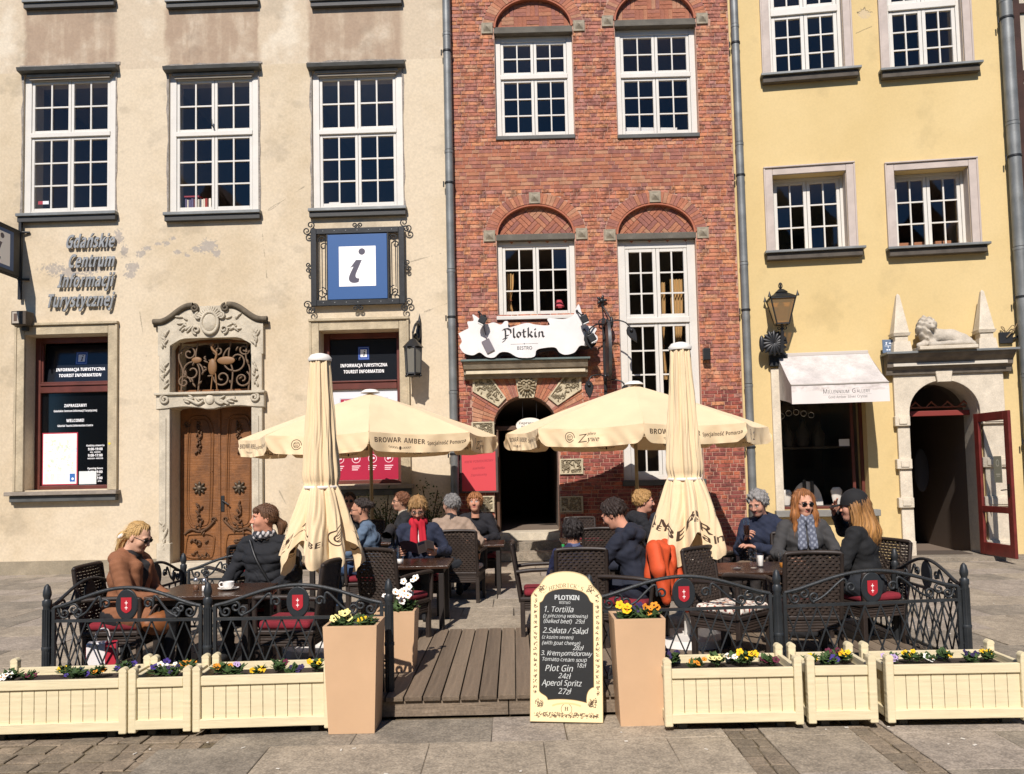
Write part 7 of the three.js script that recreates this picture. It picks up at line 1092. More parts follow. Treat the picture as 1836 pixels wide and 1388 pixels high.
// ---------- menu board ----------
{
  const bl = onLevel(951, 1289, 0.02), br = onLevel(1083, 1299, 0.02), w = 0.455, h = 0.93, t = thing('menu_board', 'chalk menu board in a cream decorated frame on the pavement', 'menu board', null, [(bl.x + br.x) / 2, 0.012, (bl.z + br.z) / 2 - 0.02], -0.06); t.rotation.z = -0.025;
  const prof = (e) => { const a = w / 2 - e, q = [[-a, e], [a, e], [a, h - 0.16], [a - 0.02, h - 0.13 - e * 0.3], [a - 0.05, h - 0.1 - e * 0.5]]; for (let i = 0; i <= 14; i++) { const k = 1 - i / 7; q.push([k * (a - 0.075), h - e - 0.075 + 0.075 * Math.sqrt(Math.max(0, 1 - k * k * 0.96))]); } q.push([-a + 0.05, h - 0.1 - e * 0.5], [-a + 0.02, h - 0.13 - e * 0.3], [-a, h - 0.16]); return q; };
  const T = printTex(1000, 2048, (x, W, H2) => {
    const sx = W / w, sy = H2 / h; x.fillStyle = '#e9d3a3'; x.fillRect(0, 0, W, H2);
    const ink = '#4b3722'; const flourish = (cx, cy, s, n) => { for (let i = 0; i < n; i++) { x.strokeStyle = ink; x.lineWidth = rr(3, 8); x.beginPath(); const a = rr(0, 6), r = rr(0.3, 1) * s; x.arc(cx + rr(-0.6, 0.6) * s, cy + rr(-0.6, 0.6) * s, r * 0.5, a, a + rr(1.5, 4)); x.stroke(); x.fillStyle = ink; x.beginPath(); x.ellipse(cx + rr(-1, 1) * s, cy + rr(-1, 1) * s, rr(4, 11), rr(3, 7), a, 0, 7); x.fill(); } };
    for (let y = 330; y < 1700; y += 74) { flourish(62, y, 26, 6); flourish(W - 62, y, 26, 6); } for (let i = 0; i < 14; i++) flourish(90 + i * 63, 1960, 38, 8); flourish(120, 1800, 60, 18); flourish(860, 1790, 62, 26); flourish(150, 240, 60, 14); flourish(850, 240, 60, 14);
    // slate
    x.fillStyle = '#0d0f10'; x.beginPath(); x.moveTo(118, 430); x.bezierCurveTo(190, 410, 160, 350, 230, 300); x.bezierCurveTo(330, 210, 670, 210, 770, 300); x.bezierCurveTo(840, 350, 810, 410, 882, 430); x.lineTo(882, 1580); x.bezierCurveTo(800, 1600, 770, 1680, 780, 1790); x.bezierCurveTo(600, 1740, 400, 1740, 240, 1760); x.bezierCurveTo(230, 1690, 150, 1700, 118, 1640); x.closePath(); x.fill(); x.strokeStyle = '#8f7440'; x.lineWidth = 8; x.stroke();
    for (let k = 0; k < 300; k++) { x.fillStyle = `rgba(160,165,165,${rr(0.01, 0.035)})`; x.beginPath(); x.ellipse(rr(140, 860), rr(330, 1700), rr(10, 80), rr(3, 12), rr(-0.4, 0.4), 0, 7); x.fill(); }
    const letters = "HENDRICK'S"; [...letters].forEach((c, i) => { const k = (i - 4.5) / 4.5; text(x, c, 500 + k * 225, 205 + 46 * k * k - 18, 78, { font: 'serif', weight: '', color: '#574426', rot: k * 0.2 }); });
    const ch = (s, px, py, size, o = {}) => { let cx = px; x.font = `${o.style ?? 'italic'} ${o.weight ?? ''} ${size}px ${o.font ?? 'sans-serif'}`; for (const c of s) { text(x, c, cx, py + rr(-3, 3) + (cx - px) * (o.slope ?? 0.01), size * rr(0.95, 1.06), { align: 'left', weight: o.weight ?? '', style: o.style ?? 'italic', color: o.c ?? '#bfc2bf', rot: rr(-0.07, 0.05), font: o.font }); x.font = `italic ${size}px sans-serif`; cx += x.measureText(c).width * (o.k ?? 0.95); } };
    ch('PLOTKIN', 325, 355, 92, { weight: 'bold', style: '', k: 0.98 }); ch('BISTRO', 395, 428, 52, { style: '' });
    ch('1. Tortilla', 165, 520, 108); ch('(z pieczoną wołowiną)', 165, 610, 68); ch('(baked beef) →29zł', 170, 685, 76); ch('2.Sałata / Salad', 160, 815, 104, { k: 0.9 }); ch('(z kozim serem)', 150, 905, 66); ch('(with goat cheese)', 150, 985, 70); ch('→ 28zł', 530, 1050, 86); ch('3. Krem pomidorowy', 135, 1125, 86, { k: 0.88 }); ch('Tomato cream soup', 150, 1210, 74); ch('→18zł', 600, 1290, 80); ch('Plot Gin', 190, 1330, 118); ch('24zł', 380, 1435, 100); ch('Aperol Spritz', 150, 1530, 104, { k: 0.92 }); ch('27zł', 380, 1640, 104);
    x.fillStyle = '#e9d3a3'; x.beginPath(); x.arc(500, 1880, 74, 0, 7); x.fill(); x.strokeStyle = ink; x.lineWidth = 6; x.stroke(); text(x, 'H', 500, 1875, 70, { font: 'serif', color: '#4b3722' }); x.beginPath(); x.moveTo(300, 1838); x.bezierCurveTo(400, 1790, 600, 1790, 700, 1838); x.lineWidth = 26; x.strokeStyle = '#d9bf86'; x.stroke();
  });
  const g = new THREE.ShapeGeometry(shapeOf(prof(0)), 8), p = g.attributes.position, uv = g.attributes.uv; for (let i = 0; i < p.count; i++) uv.setXY(i, p.getX(i) / w + 0.5, p.getY(i) / h);
  const lean = 0.16, A = sub('front_leaf', t); A.rotation.x = -lean; M('board', ext(prof(0), 0.018, -0.0205, { bevel: 0.004 }), mapped(0xdcc592, 0xcbb37f, 0.5, 0.6, 0.001), A); M('board_print', g, printMat(T, 0.55), A, [0, 0, 0.0025]);
  const B = sub('rear_leaf', t, [0, 0, -0.33]); B.rotation.x = lean; M('board', ext(prof(0), 0.018, 0, { bevel: 0.004 }), mapped(0xdcc592, 0xcbb37f, 0.5, 0.6, 0.001), B);
}
// ---------- people ----------
const lin = (h) => { const c = new THREE.Color(h); return [c.r, c.g, c.b]; };
const headSDF = (x, y, z) => {
  const ax = Math.abs(x);
  let d = ellD(x, y, z, [0, 0.032, -0.014], [0.075, 0.088, 0.096]);
  d = smin(d, ellD(x, y, z, [0, -0.03, 0.022], [0.063, 0.082, 0.066]), 0.03); d = smin(d, ellD(x, y, z, [0, -0.088, 0.05], [0.032, 0.026, 0.03]), 0.03);
  d = smin(d, ellD(ax, y, z, [0.038, -0.022, 0.06], [0.024, 0.026, 0.022]), 0.025); d = smin(d, ellD(ax, y, z, [0.026, 0.03, 0.08], [0.026, 0.009, 0.012]), 0.014);
  d = Math.max(d, -ellD(ax, y, z, [0.03, 0.008, 0.099], [0.019, 0.012, 0.016]) - 0.001); d = smin(d, ellD(ax, y, z, [0.03, 0.009, 0.077], [0.013, 0.011, 0.012]), 0.004);
  d = smin(d, capD(x, y, z, [0, 0.018, 0.088], [0, -0.022, 0.106], 0.008, 0.0125), 0.014); d = smin(d, ellD(ax, y, z, [0.011, -0.027, 0.096], [0.009, 0.007, 0.009]), 0.008);
  d = smin(d, capD(ax, y, z, [0, -0.05, 0.088], [0.02, -0.052, 0.078], 0.006, 0.004), 0.006); d = smin(d, capD(ax, y, z, [0, -0.061, 0.086], [0.017, -0.06, 0.078], 0.007, 0.004), 0.006);
  d = smin(d, ellD(ax, y, z, [0.076, -0.002, -0.008], [0.009, 0.031, 0.018]), 0.008);
  return smin(d, capD(x, y, z, [0, -0.06, -0.02], [0, -0.19, -0.035], 0.05, 0.054), 0.03);
};
const headGeo = meshSDF(headSDF, [0, -0.03, 0.0], [0.105, 0.17, 0.135], 72);
function handGeo(curl, spread = 0.1) {
  const caps = [[[0.026, 0.0, 0], [0.03, 0.088, 0], 0.016, 0.012], [[0.008, 0, 0], [0.01, 0.092, 0], 0.017, 0.012], [[-0.01, 0, 0], [-0.011, 0.088, 0], 0.017, 0.012], [[-0.024, 0, 0], [-0.03, 0.08, 0], 0.016, 0.011], [[0, -0.05, 0], [0, 0.01, 0], 0.024, 0.024]], fin = [];
  [[0.03, 0.088, 0.074], [0.01, 0.092, 0.084], [-0.011, 0.088, 0.078], [-0.03, 0.08, 0.06]].forEach(([bx, by, L], i) => { let p = [bx, by, 0], a = curl * 0.35; const side = (1.5 - i) * spread; for (const [f, da, r0, r1] of [[0.44, 0, 0.0098, 0.0088], [0.31, curl * 0.75, 0.0088, 0.008], [0.25, curl * 0.55, 0.008, 0.0068]]) { a += da; const q = [p[0] + Math.sin(side) * L * f, p[1] + Math.cos(a) * L * f, p[2] + Math.sin(a) * L * f]; fin.push([p, q, r0, r1]); p = q; } });
  const th = [[[0.022, 0.022, 0.004], [0.048, 0.055, 0.018], 0.014, 0.0115], [[0.048, 0.055, 0.018], [0.056 - curl * 0.012, 0.085, 0.03 + curl * 0.01], 0.0112, 0.009], [[0.056 - curl * 0.012, 0.085, 0.03 + curl * 0.01], [0.054 - curl * 0.02, 0.105, 0.036 + curl * 0.014], 0.009, 0.0075]];
  return meshSDF((x, y, z) => { let d = 9; for (const c of caps) d = smin(d, capD(x, y, z, ...c), 0.012); let t = 9; for (const c of th) t = smin(t, capD(x, y, z, ...c), 0.006); d = smin(d, t, 0.008); for (const c of fin) d = smin(d, capD(x, y, z, ...c), 0.0025); return d; }, [0.01, 0.06, 0.03], [0.085, 0.135, 0.085], 64);
}
const hands = { relaxed: handGeo(0.55), grip: handGeo(1.25), flat: handGeo(0.25, 0.2) };
const mirrorX = (g) => { const q = g.clone().scale(-1, 1, 1), i = q.index.array.slice(); for (let k = 0; k < i.length; k += 3) { const t = i[k]; i[k] = i[k + 1]; i[k + 1] = t; } q.setIndex(new THREE.BufferAttribute(i, 1)); q.computeVertexNormals(); return q; };
const paint = (g, fn) => { const p = g.attributes.position, c = new Float32Array(p.count * 3); for (let i = 0; i < p.count; i++) { const v = fn(p.getX(i), p.getY(i), p.getZ(i)); c[3 * i] = v[0]; c[3 * i + 1] = v[1]; c[3 * i + 2] = v[2]; } g.setAttribute('color', new THREE.BufferAttribute(c, 3)); return g; };
const clothM = std(0xffffff, 0.85, { vc: true, bump: 0.0012, bumpTex: weaveM }), skinHairM = std(0xffffff, 0.5, { vc: true }), hairM = std(0xffffff, 0.7, { vc: true, side: 2 });
function ik(S, T, a, b, hint) { const s = V3(...S), d = V3(...T).sub(s); let L = d.length(); if (L > (a + b) * 0.995) { d.multiplyScalar((a + b) * 0.995 / L); L = d.length(); } const u = d.clone().normalize(), x = (a * a - b * b + L * L) / (2 * L), h = Math.sqrt(Math.max(0, a * a - x * x)), n = V3(...hint); n.addScaledVector(u, -n.dot(u)).normalize(); const e = s.clone().addScaledVector(u, x).addScaledVector(n, h); return [e.toArray(), s.add(d).toArray()]; }
function strands(g, flow, n, len, wid, col, col2) {
  const P = g.attributes.position, N = g.attributes.normal, pos = [], colr = [], nor = [];
  for (let i = 0; i < n; i++) {
    const k = Math.floor(rnd() * P.count), p = V3(P.getX(k), P.getY(k), P.getZ(k)), nm = V3(N.getX(k), N.getY(k), N.getZ(k)), L = len * rr(0.5, 1.3), m = rnd(), sh = rr(0.6, 1.35), c = [0, 1, 2].map((q) => mix(col[q], col2[q], m) * sh);
    let q = p.clone().addScaledVector(nm, 0.001), d = flow(p).addScaledVector(V3(rr(-1, 1), rr(-1, 1), rr(-1, 1)), 0.22); d.addScaledVector(nm, -d.dot(nm)).normalize(); const lift = rr(0.02, 0.16), rows = [];
    for (let s = 0; s <= 4; s++) { const side = d.clone().cross(nm).normalize().multiplyScalar(wid * (1 - s / 4.6)); rows.push([q.clone().add(side), q.clone().sub(side)]); q = q.clone().addScaledVector(d, L / 4).addScaledVector(nm, L / 4 * lift * (1 - s * 0.3)); d.addScaledVector(flow(q), 0.3).normalize(); }
    for (let s = 0; s < 4; s++) { const [a, b] = rows[s], [e, f] = rows[s + 1]; for (const v of [a, e, b, b, e, f]) { pos.push(v.x, v.y, v.z); nor.push(nm.x, nm.y, nm.z); colr.push(...c); } }
  }
  const o = new THREE.BufferGeometry(); o.setAttribute('position', new THREE.Float32BufferAttribute(pos, 3)); o.setAttribute('normal', new THREE.Float32BufferAttribute(nor, 3)); o.setAttribute('color', new THREE.Float32BufferAttribute(colr, 3)); return o;
}
const toPoint = (a) => (p) => V3(...a).sub(p).normalize(), fromCrown = (p) => { const v = p.clone().sub(V3(0, 0.13, -0.03)); v.y -= 0.05; return v.normalize(); }, fall = (p) => V3(p.x * 0.8, -1, 0.1).normalize();
function hairGeo(h) {
  const type = h.type, big = h.big ?? 0.012, c = lin(h.color), c2 = lin(h.color2 ?? h.color);
  const fn = (x, y, z) => {
    const a = Math.atan2(x, z + 0.02), st = type === 'curly' ? 0.011 * Math.sin(x * 95) * Math.sin(y * 90 + 1) * Math.sin(z * 95 + 2) : 0.0028 * Math.sin(a * 26 + 4 * Math.sin(y * 17)) + 0.0018 * Math.sin(x * 160 + y * 31) + 0.002 * Math.sin(z * 90 + x * 60) + (type === 'short' || type === 'bun' ? 0.005 * Math.sin(x * 85 + 2 * Math.sin(y * 70)) * Math.sin(z * 80 + y * 40) : 0);
    const lowL = (h.low ?? -0.07) + (z > -0.03 ? (z + 0.03) * (type === 'long' || type === 'mane' ? 0 : 0.9) : 0) + 0.008 * Math.sin(a * 17), fd = ellD(x, y, z, [0, h.line ?? -0.05, 0.108], [h.faceW ?? 0.08, 0.112 + 0.006 * Math.sin(x * 120), 0.1]);
    const thin = Math.min(sst(-0.004, 0.05, fd), sst(-0.004, 0.05, y - lowL)), B = mix(-0.009, big, thin);
    let d = ellD(x, y, z, [0, 0.033, -0.016], [0.077 + B, 0.09 + B, 0.097 + B]);
    if (h.side) d = Math.max(d, -ellD(Math.abs(x), y, z, [0.09, -0.03, 0.0], [0.03, 0.05, 0.06]));
    if (type === 'long') { for (const s of [-1, 1]) { d = smin(d, capD(x, y, z, [s * 0.074, 0.05, 0.0], [s * 0.088, -0.1, 0.02], 0.03, 0.038), 0.03); d = smin(d, capD(x, y, z, [s * 0.088, -0.1, 0.02], [s * 0.1, -(h.len ?? 0.22), 0.05], 0.038, 0.016), 0.03); } d = smin(d, capD(x, y, z, [0, 0.0, -0.06], [0, -(h.len ?? 0.22), -0.07], 0.075, 0.05), 0.04); }
    if (type === 'mane') { d = smin(d, capD(x, y, z, [0, 0.0, -0.05], [0.02, -0.2, -0.1], 0.085, 0.1), 0.04); d = smin(d, capD(x, y, z, [0.02, -0.2, -0.1], [0.03, -0.42, -0.1], 0.095, 0.04), 0.04); for (const s of [-1, 1]) d = smin(d, capD(x, y, z, [s * 0.07, 0, 0], [s * 0.12, -0.3, -0.02], 0.04, 0.03), 0.04); }
    if (type === 'pony') { d = smin(d, capD(x, y, z, [0, 0.0, -0.1], [0.02, -0.06, -0.15], 0.03, 0.036), 0.015); d = smin(d, capD(x, y, z, [0.02, -0.06, -0.15], [0.03, -(h.len ?? 0.2), -0.13], 0.036, 0.012), 0.02); }
    if (type === 'bun') d = smin(d, ellD(x, y, z, h.bun ?? [0, 0.06, -0.115], [0.04, 0.036, 0.036]), 0.01);
    if (type === 'bangs' || h.bangs) d = smin(d, ellD(x, y, z, [0, 0.07, 0.066], [0.056, 0.026, 0.022]), 0.015);
    return d + st;
  };
  const L = type === 'mane' ? 0.5 : type === 'long' || type === 'pony' ? 0.36 : 0.16;
  const g = meshSDF(fn, [0, 0.14 - L / 2 - 0.01, -0.03], [0.19, L / 2 + 0.03, 0.2], type === 'mane' ? 92 : 76);
  return paint(g, (x, y, z) => { const a = Math.atan2(x, z + 0.02), n = 0.5 + 0.5 * Math.sin(a * 26 + 4 * Math.sin(y * 17)), k = 0.75 + 0.4 * n, m = clamp(0.5 - y * 3); return [0, 1, 2].map((i) => mix(c[i], c2[i], m) * k); });
}
function person(o) {
  const t = thing('person', o.label, 'person', 'people seated at the cafe', [o.x, o.h ?? DECK, -o.d], o.face); const s = o.s ?? 1; t.scale.setScalar(s);
  const ln = o.lean ?? 0.08, sl = o.side ?? 0, U = V3(Math.sin(sl), Math.cos(ln) * Math.cos(sl), Math.sin(ln)).normalize(), Pv = V3(0, 0.485, -0.05), at = (k, x = 0, z = 0) => { const q = Pv.clone().addScaledVector(U, k); const f = V3(0, -Math.sin(ln), Math.cos(ln)); return [q.x + x, q.y + f.y * z, q.z + f.z * z]; };
  const top = lin(o.top), legs = lin(o.legs ?? 0x1c2026), skin = lin(o.skin ?? 0xc58f72), shoes = lin(o.shoes ?? 0x1a1a1c), b = o.bulk ?? 0.012, caps = [];
  const C = (a, q, r0, r1, c) => caps.push([a, q, r0, r1, c]);
  const sw = o.shoulder ?? 0.165;
  C(at(-0.02, -0.07), at(-0.02, 0.07), 0.108 + b, 0.108 + b, o.skirt ? lin(o.skirt) : legs); C(at(0.13, -0.05), at(0.13, 0.05), 0.092 + b, 0.092 + b, top); C(at(0.29, -0.07, 0.0), at(0.29, 0.07, 0.0), 0.096 + b, 0.096 + b, top); C(at(0.4, -sw + 0.03, -0.01), at(0.4, sw - 0.03, -0.01), 0.052 + b * 0.7, 0.052 + b * 0.7, top); C(at(0.41, -0.03, -0.015), at(0.445, 0.02, -0.01), 0.07, 0.06, top); C(at(0.44, 0, -0.012), at(0.478, 0, 0), 0.062, 0.057, lin(o.collar ?? o.top)); const nTorso = caps.length;
  if (o.hood) { C(at(0.44, -0.09, -0.1), at(0.44, 0.09, -0.1), 0.05, 0.05, top); C(at(0.4, 0, -0.13), at(0.47, 0, -0.09), 0.06, 0.05, top); }
  if (o.hood === 'big') { C(at(0.44, -0.1, -0.04), at(0.44, 0.1, -0.04), 0.062, 0.062, top); for (const k of [-1, 1]) { C(at(0.45, k * 0.1, -0.02), at(0.4, k * 0.075, 0.1), 0.05, 0.042, top); C(at(0.4, k * 0.075, 0.1), at(0.16, k * 0.05, 0.125), 0.036, 0.026, top); } }
  if (o.coat) for (const k of [-1, 1]) C(at(0.02, k * 0.08), [k * 0.11, 0.46, 0.24], 0.125, 0.1, top);
  const fore = []; const armFrom = () => caps.length; let a0 = caps.length;
  for (const [k, T] of [[1, o.L], [-1, o.R]]) {
    const S = at(0.405, k * sw, -0.005), [e, w] = ik(S, T ?? [k * 0.16, 0.58, 0.26], 0.275, 0.245, k > 0 ? o.hintL ?? [0.55, -0.8, -0.35] : o.hintR ?? [-0.55, -0.8, -0.35]);
    C(S, e, 0.05 + b * 0.6, 0.041 + b * 0.6, top); C(e, w, 0.041 + b * 0.6, 0.031 + b * 0.5, top); fore.push([e, w, k]);
  }
  const a1 = caps.length; const kn = o.knee ?? 0.42, kx = o.kneeX ?? 0.1;
  for (const k of [-1, 1]) { C([k * 0.085, 0.475, 0], [k * kx, 0.47, kn], 0.085, 0.062, o.skirt ? lin(o.skirt) : legs); C([k * kx, 0.47, kn], [k * (kx - 0.01), 0.1, kn - 0.03], 0.056, 0.038, legs); C([k * (kx - 0.01), 0.055, kn - 0.05], [k * kx, 0.035, kn + 0.12], 0.042, 0.034, shoes); }
  const wr = [...fore.map(([e]) => [...e, 0.13]), [...at(0.08, 0.06, 0.1), 0.14], [...at(0.1, -0.06, 0.1), 0.14], [...at(0.4, sw, 0), 0.11], [...at(0.4, -sw, 0), 0.11], ...fore.map(([, w]) => [...w, 0.09])]; const q = o.quilt ?? 0, bb = new THREE.Box3(); for (const c of caps) { const r = Math.max(c[2], c[3]) + 0.03; for (const p of [c[0], c[1]]) { bb.expandByPoint(V3(p[0] - r, p[1] - r, p[2] - r)); bb.expandByPoint(V3(p[0] + r, p[1] + r, p[2] + r)); } }
  const cen = bb.getCenter(V3()).toArray(), half = bb.getSize(V3()).multiplyScalar(0.5).toArray(), ph = o.x * 7;
  const fn = (x, y, z) => { let d = 9, m = 9; for (let i = 0; i < caps.length; i++) { const c = caps[i], e = capD(x, y, z, c[0], c[1], c[2], c[3]); if (i >= a0 && i < a1) m = smin(m, e, 0.02); else if (e < d + 0.05) d = smin(d, e, 0.04); } d = smin(d, m, 0.016); if (d > 0.05) return d; d += (o.wrinkle ?? 1) * 0.0042 * Math.sin(x * 38 + ph + 2.4 * Math.sin(y * 24)) * Math.sin(y * 31 + z * 27 + ph) + 0.0022 * Math.sin(x * 71 + y * 57 + ph) * Math.sin(z * 66 - y * 49); for (const w of wr) { const e = Math.hypot(x - w[0], y - w[1], z - w[2]); if (e < w[3]) d += 0.0055 * (o.wrinkle ?? 1) * Math.sin(e * 170 + 3 * Math.sin(x * 40 + y * 30)) * (1 - e / w[3]); } if (q) d += q * (0.5 - Math.pow(Math.abs(Math.sin((y * 0.9 + z * 0.4) * 46)), 0.6)); return d; };
  const body = paint(meshSDF(fn, cen, half, 104), (x, y, z) => { let best = 9, c = top; for (const k of caps) { const e = capD(x, y, z, k[0], k[1], k[2], k[3]); if (e < best) { best = e; c = k[4]; } } if (o.inner && best < 0.02) { const p = at(0.3), f = (z - p[2]); if (f > 0.05 && Math.abs(x - p[0]) < 0.045 * clamp((y - at(0.12)[1]) / 0.2) && y > at(0.14)[1]) c = lin(o.inner); } const w = 0.9 + 0.2 * nB(x * 1.7 + y * 0.6, z * 1.7 + y * 1.3); return [c[0] * w, c[1] * w, c[2] * w]; });
  // head
  const hp = at(0.47), nb = V3(hp[0], hp[1], hp[2]), HM = new THREE.Matrix4().compose(nb.clone().add(V3(Math.sin(sl) * 0.08, 0.145, Math.sin(ln) * 0.1 + 0.02 + Math.sin(o.pitch ?? 0) * 0.05)), new THREE.Quaternion().setFromEuler(new THREE.Euler(o.pitch ?? 0, o.yaw ?? 0, o.roll ?? 0, 'YXZ')), V3(1, 1, 1).multiplyScalar(o.hs ?? 1));
  const lip = lin(o.lip ?? 0xa85f55), brow = lin(o.hair.brow ?? 0x5a4030), sk2 = skin;
  const head = paint(headGeo.clone(), (x, y, z) => { const ax = Math.abs(x); if (z > 0.06) { if (Math.abs(y + 0.056) < 0.009 && ax < 0.021 && z > 0.078) return lip; const ex = ax - 0.03, ey = y - 0.009; if (ex * ex + ey * ey < 0.00003) return [0.02, 0.015, 0.012]; if (ex * ex * 0.45 + ey * ey < 0.00008) return [0.55, 0.5, 0.45]; if (Math.abs(y - 0.033 + ax * 0.05) < 0.005 && ax > 0.012 && ax < 0.048) return brow; if (o.beard && y < -0.035 && !(Math.abs(y + 0.056) < 0.008 && ax < 0.02)) return brow.map((v, i) => mix(v, skin[i], 0.45)); } else if (o.beard && y < -0.04 && y > -0.1 && z > 0.0) return brow.map((v, i) => mix(v, skin[i], 0.5)); return skin; }).applyMatrix4(HM);
  const parts = [body, head];
  fore.forEach(([e, w, k], i) => { const dir = V3(...w).sub(V3(...e)).normalize(), pn = V3(...((k > 0 ? o.palmL : o.palmR) ?? [-k * 0.3, -1, 0.1])); pn.addScaledVector(dir, -pn.dot(dir)).normalize(); const xa = dir.clone().cross(pn).normalize(); const kind = (k > 0 ? o.handL : o.handR) ?? 'relaxed'; const g0 = k > 0 ? mirrorX(hands[kind]) : hands[kind].clone(); const mm = new THREE.Matrix4().makeBasis(xa, dir, pn).setPosition(...w); parts.push(paint(g0, () => skin).applyMatrix4(mm)); });
  M('body', parts.map((g) => { const n = g.toNonIndexed(); return n; }), clothM, t);
  const hg = sub('h', t); t.remove(hg); const HC2 = (name, geo, mat) => { const m = M(name, geo, mat, t); m.applyMatrix4(HM); return m; };
  if (o.hair.type !== 'none') { const hgeo = hairGeo(o.hair), ty = o.hair.type, fl = ty === 'pony' ? (p) => (p.z < -0.1 ? V3(0.05, -1, 0) : V3(0, -0.01, -0.14).sub(p).normalize()) : ty === 'bun' ? toPoint(o.hair.bun ?? [0, 0.06, -0.115]) : ty === 'long' || ty === 'mane' ? fall : fromCrown; HC2('hair', [hgeo.toNonIndexed(), strands(hgeo, fl, ty === 'mane' ? 1500 : ty === 'long' ? 1100 : 750, ty === 'curly' ? 0.03 : ty === 'short' ? 0.042 : 0.07, 0.0016, lin(o.hair.color), lin(o.hair.color2 ?? o.hair.color))], hairM); }
  if (o.glasses) { const g = []; const dk = o.glasses === 'sun'; for (const k of [-1, 1]) { g.push(dk ? ball(1, k * 0.031, 0.01, 0.094, 0.026, 0.019, 0.007, 12) : new THREE.TorusGeometry(0.021, 0.0022, 6, 20).scale(1, 0.8, 1).translate(k * 0.031, 0.008, 0.096)); g.push(bar([k * 0.056, 0.013, 0.088], [k * 0.08, 0.01, -0.01], 0.0025, 5)); } g.push(bar([-0.01, 0.014, 0.1], [0.01, 0.014, 0.1], 0.0028, 5)); HC2(dk ? 'sunglasses' : 'spectacles', g, std(0x141313, 0.2)); }
  if (o.scarf) { const sc = lin(o.scarf), p = at(0.475), pat = o.scarf2 ? lin(o.scarf2) : sc; const f = (x, y, z) => { const dx = x - p[0], dy = y - p[1] - 0.005, dz = z - p[2] - 0.01, rad = Math.sqrt(dx * dx + dz * dz * 0.9), rr2 = Math.hypot(rad - 0.07, dy * 0.75); let d = rr2 - 0.027 + 0.006 * Math.sin(Math.atan2(dx, dz) * 9 + dy * 60); if (o.scarfTail) for (const k of [-1, 1]) d = smin(d, capD(x, y, p[2] + 0.085 + (z - p[2] - 0.085) * 1.7, [p[0] + k * 0.035, p[1] - 0.03, p[2] + 0.085], [p[0] + k * 0.05, p[1] - o.scarfTail, p[2] + 0.1 + 0.15 * o.lean], 0.032, 0.044) + 0.007 * Math.sin(x * 120 + y * 9), 0.03); return d; }; const g = meshSDF(f, [p[0], p[1] - 0.09, p[2] + 0.02], [0.17, 0.25, 0.2], 60); M('scarf', paint(g, (x, y, z) => { const n = Math.sin(x * 130) * Math.sin(y * 120 + z * 80); return n > 0.25 ? pat : sc; }), clothM, t); }
  if (o.cap) HC2('cap', [new THREE.SphereGeometry(0.101, 28, 14, 0, TAU, 0, Math.PI / 2).scale(1.0, 1.08, 1.12).translate(0, 0.048, -0.012), new THREE.CylinderGeometry(0.103, 0.103, 0.03, 28, 1, true).scale(1, 1, 1.12).translate(0, 0.035, -0.012), new THREE.CylinderGeometry(0.09, 0.095, 0.008, 24, 1, false, -1.15, 2.3).scale(1, 1, 1.25).rotateX(0.22).translate(0, 0.028, 0.075), ball(0.01, 0, 0.157, -0.012)], std(o.cap, 0.85, { side: 2, bump: 0.001 }));
  if (o.scrunchie) HC2('scrunchie', new THREE.TorusGeometry(0.034, 0.018, 8, 16).rotateX(0.6).translate(0.02, -0.05, -0.145), std(o.scrunchie, 0.9));
  if (o.strap) { const a = at(0.44, -0.1, 0.08), m2 = at(0.28, 0.0, 0.15), z2 = at(0.05, 0.13, 0.13); M('bag_strap', tube([a, m2, z2], 0.012, 20, 6), MAT.black, t); }
  return t;
}
const dx = (px, d) => (px - PX) / FOCAL * d;
person({ label: 'girl in a camel hooded coat and sunglasses looking down at the coffee table', s: 0.93, x: -2.93, d: 6.38, face: 1.42, lean: 0.14, pitch: 0.42, yaw: -0.05, top: 0x86573a, collar: 0x1c1a1c, inner: 0x1c1a1c, wrinkle: 0.45, legs: 0x17181b, shoes: 0xd8d4d0, hood: 'big', coat: true, bulk: 0.034, hair: { type: 'pony', color: 0xb08a52, color2: 0xd2b47e, len: 0.34, line: -0.03, faceW: 0.088, big: 0.007 }, glasses: 'sun', scrunchie: 0xe6e2da, L: [0.06, 0.6, 0.3], R: [-0.06, 0.6, 0.3], skin: 0xd2a488 });
person({ label: 'woman in a black padded jacket and patterned scarf looking aside at the coffee table', x: -2.13, d: 7.08, face: -0.2, lean: 0.03, yaw: -0.85, top: 0x16181d, legs: 0x14151a, bulk: 0.032, quilt: 0.012, hair: { type: 'pony', color: 0x4f3422, color2: 0x6b4a2e, len: 0.16, bangs: true, big: 0.009 }, scarf: 0x2a2c33, scarf2: 0xb7b4b2, L: [0.24, 0.57, 0.22], R: [-0.22, 0.57, 0.24], strap: true, skin: 0xc98f74 });
person({ label: 'man in a blue-grey jumper with glasses and a small hair bun', x: dx(664, 8.95), d: 8.95, h: FORE, face: -1.62, lean: 0.26, pitch: 0.08, top: 0x56687c, collar: 0x17181c, legs: 0x2f4665, bulk: 0.014, hair: { type: 'bun', color: 0x2c211b, bun: [0, 0.05, -0.118], side: true, low: 0.0 }, glasses: 'clear', beard: true, L: [0.13, 0.63, 0.42], R: [-0.13, 0.63, 0.42], skin: 0xb8856a });
person({ label: 'person in dark clothes and sunglasses sitting in the shade by the poster window', x: dx(624, 11.5), d: 11.5, h: FORE, face: 0.15, top: 0x17181b, hair: { type: 'short', color: 0x35261d }, glasses: 'sun', skin: 0xa87a64 });
person({ label: 'person in a dark jacket with pale hood lining facing sideways in the shade', x: dx(718, 11.0), d: 11.0, h: FORE, face: -1.3, top: 0x191a1d, collar: 0xa79c8a, hood: true, bulk: 0.03, hair: { type: 'short', color: 0x6b4228, big: 0.016 }, glasses: 'sun', skin: 0xb3866c });
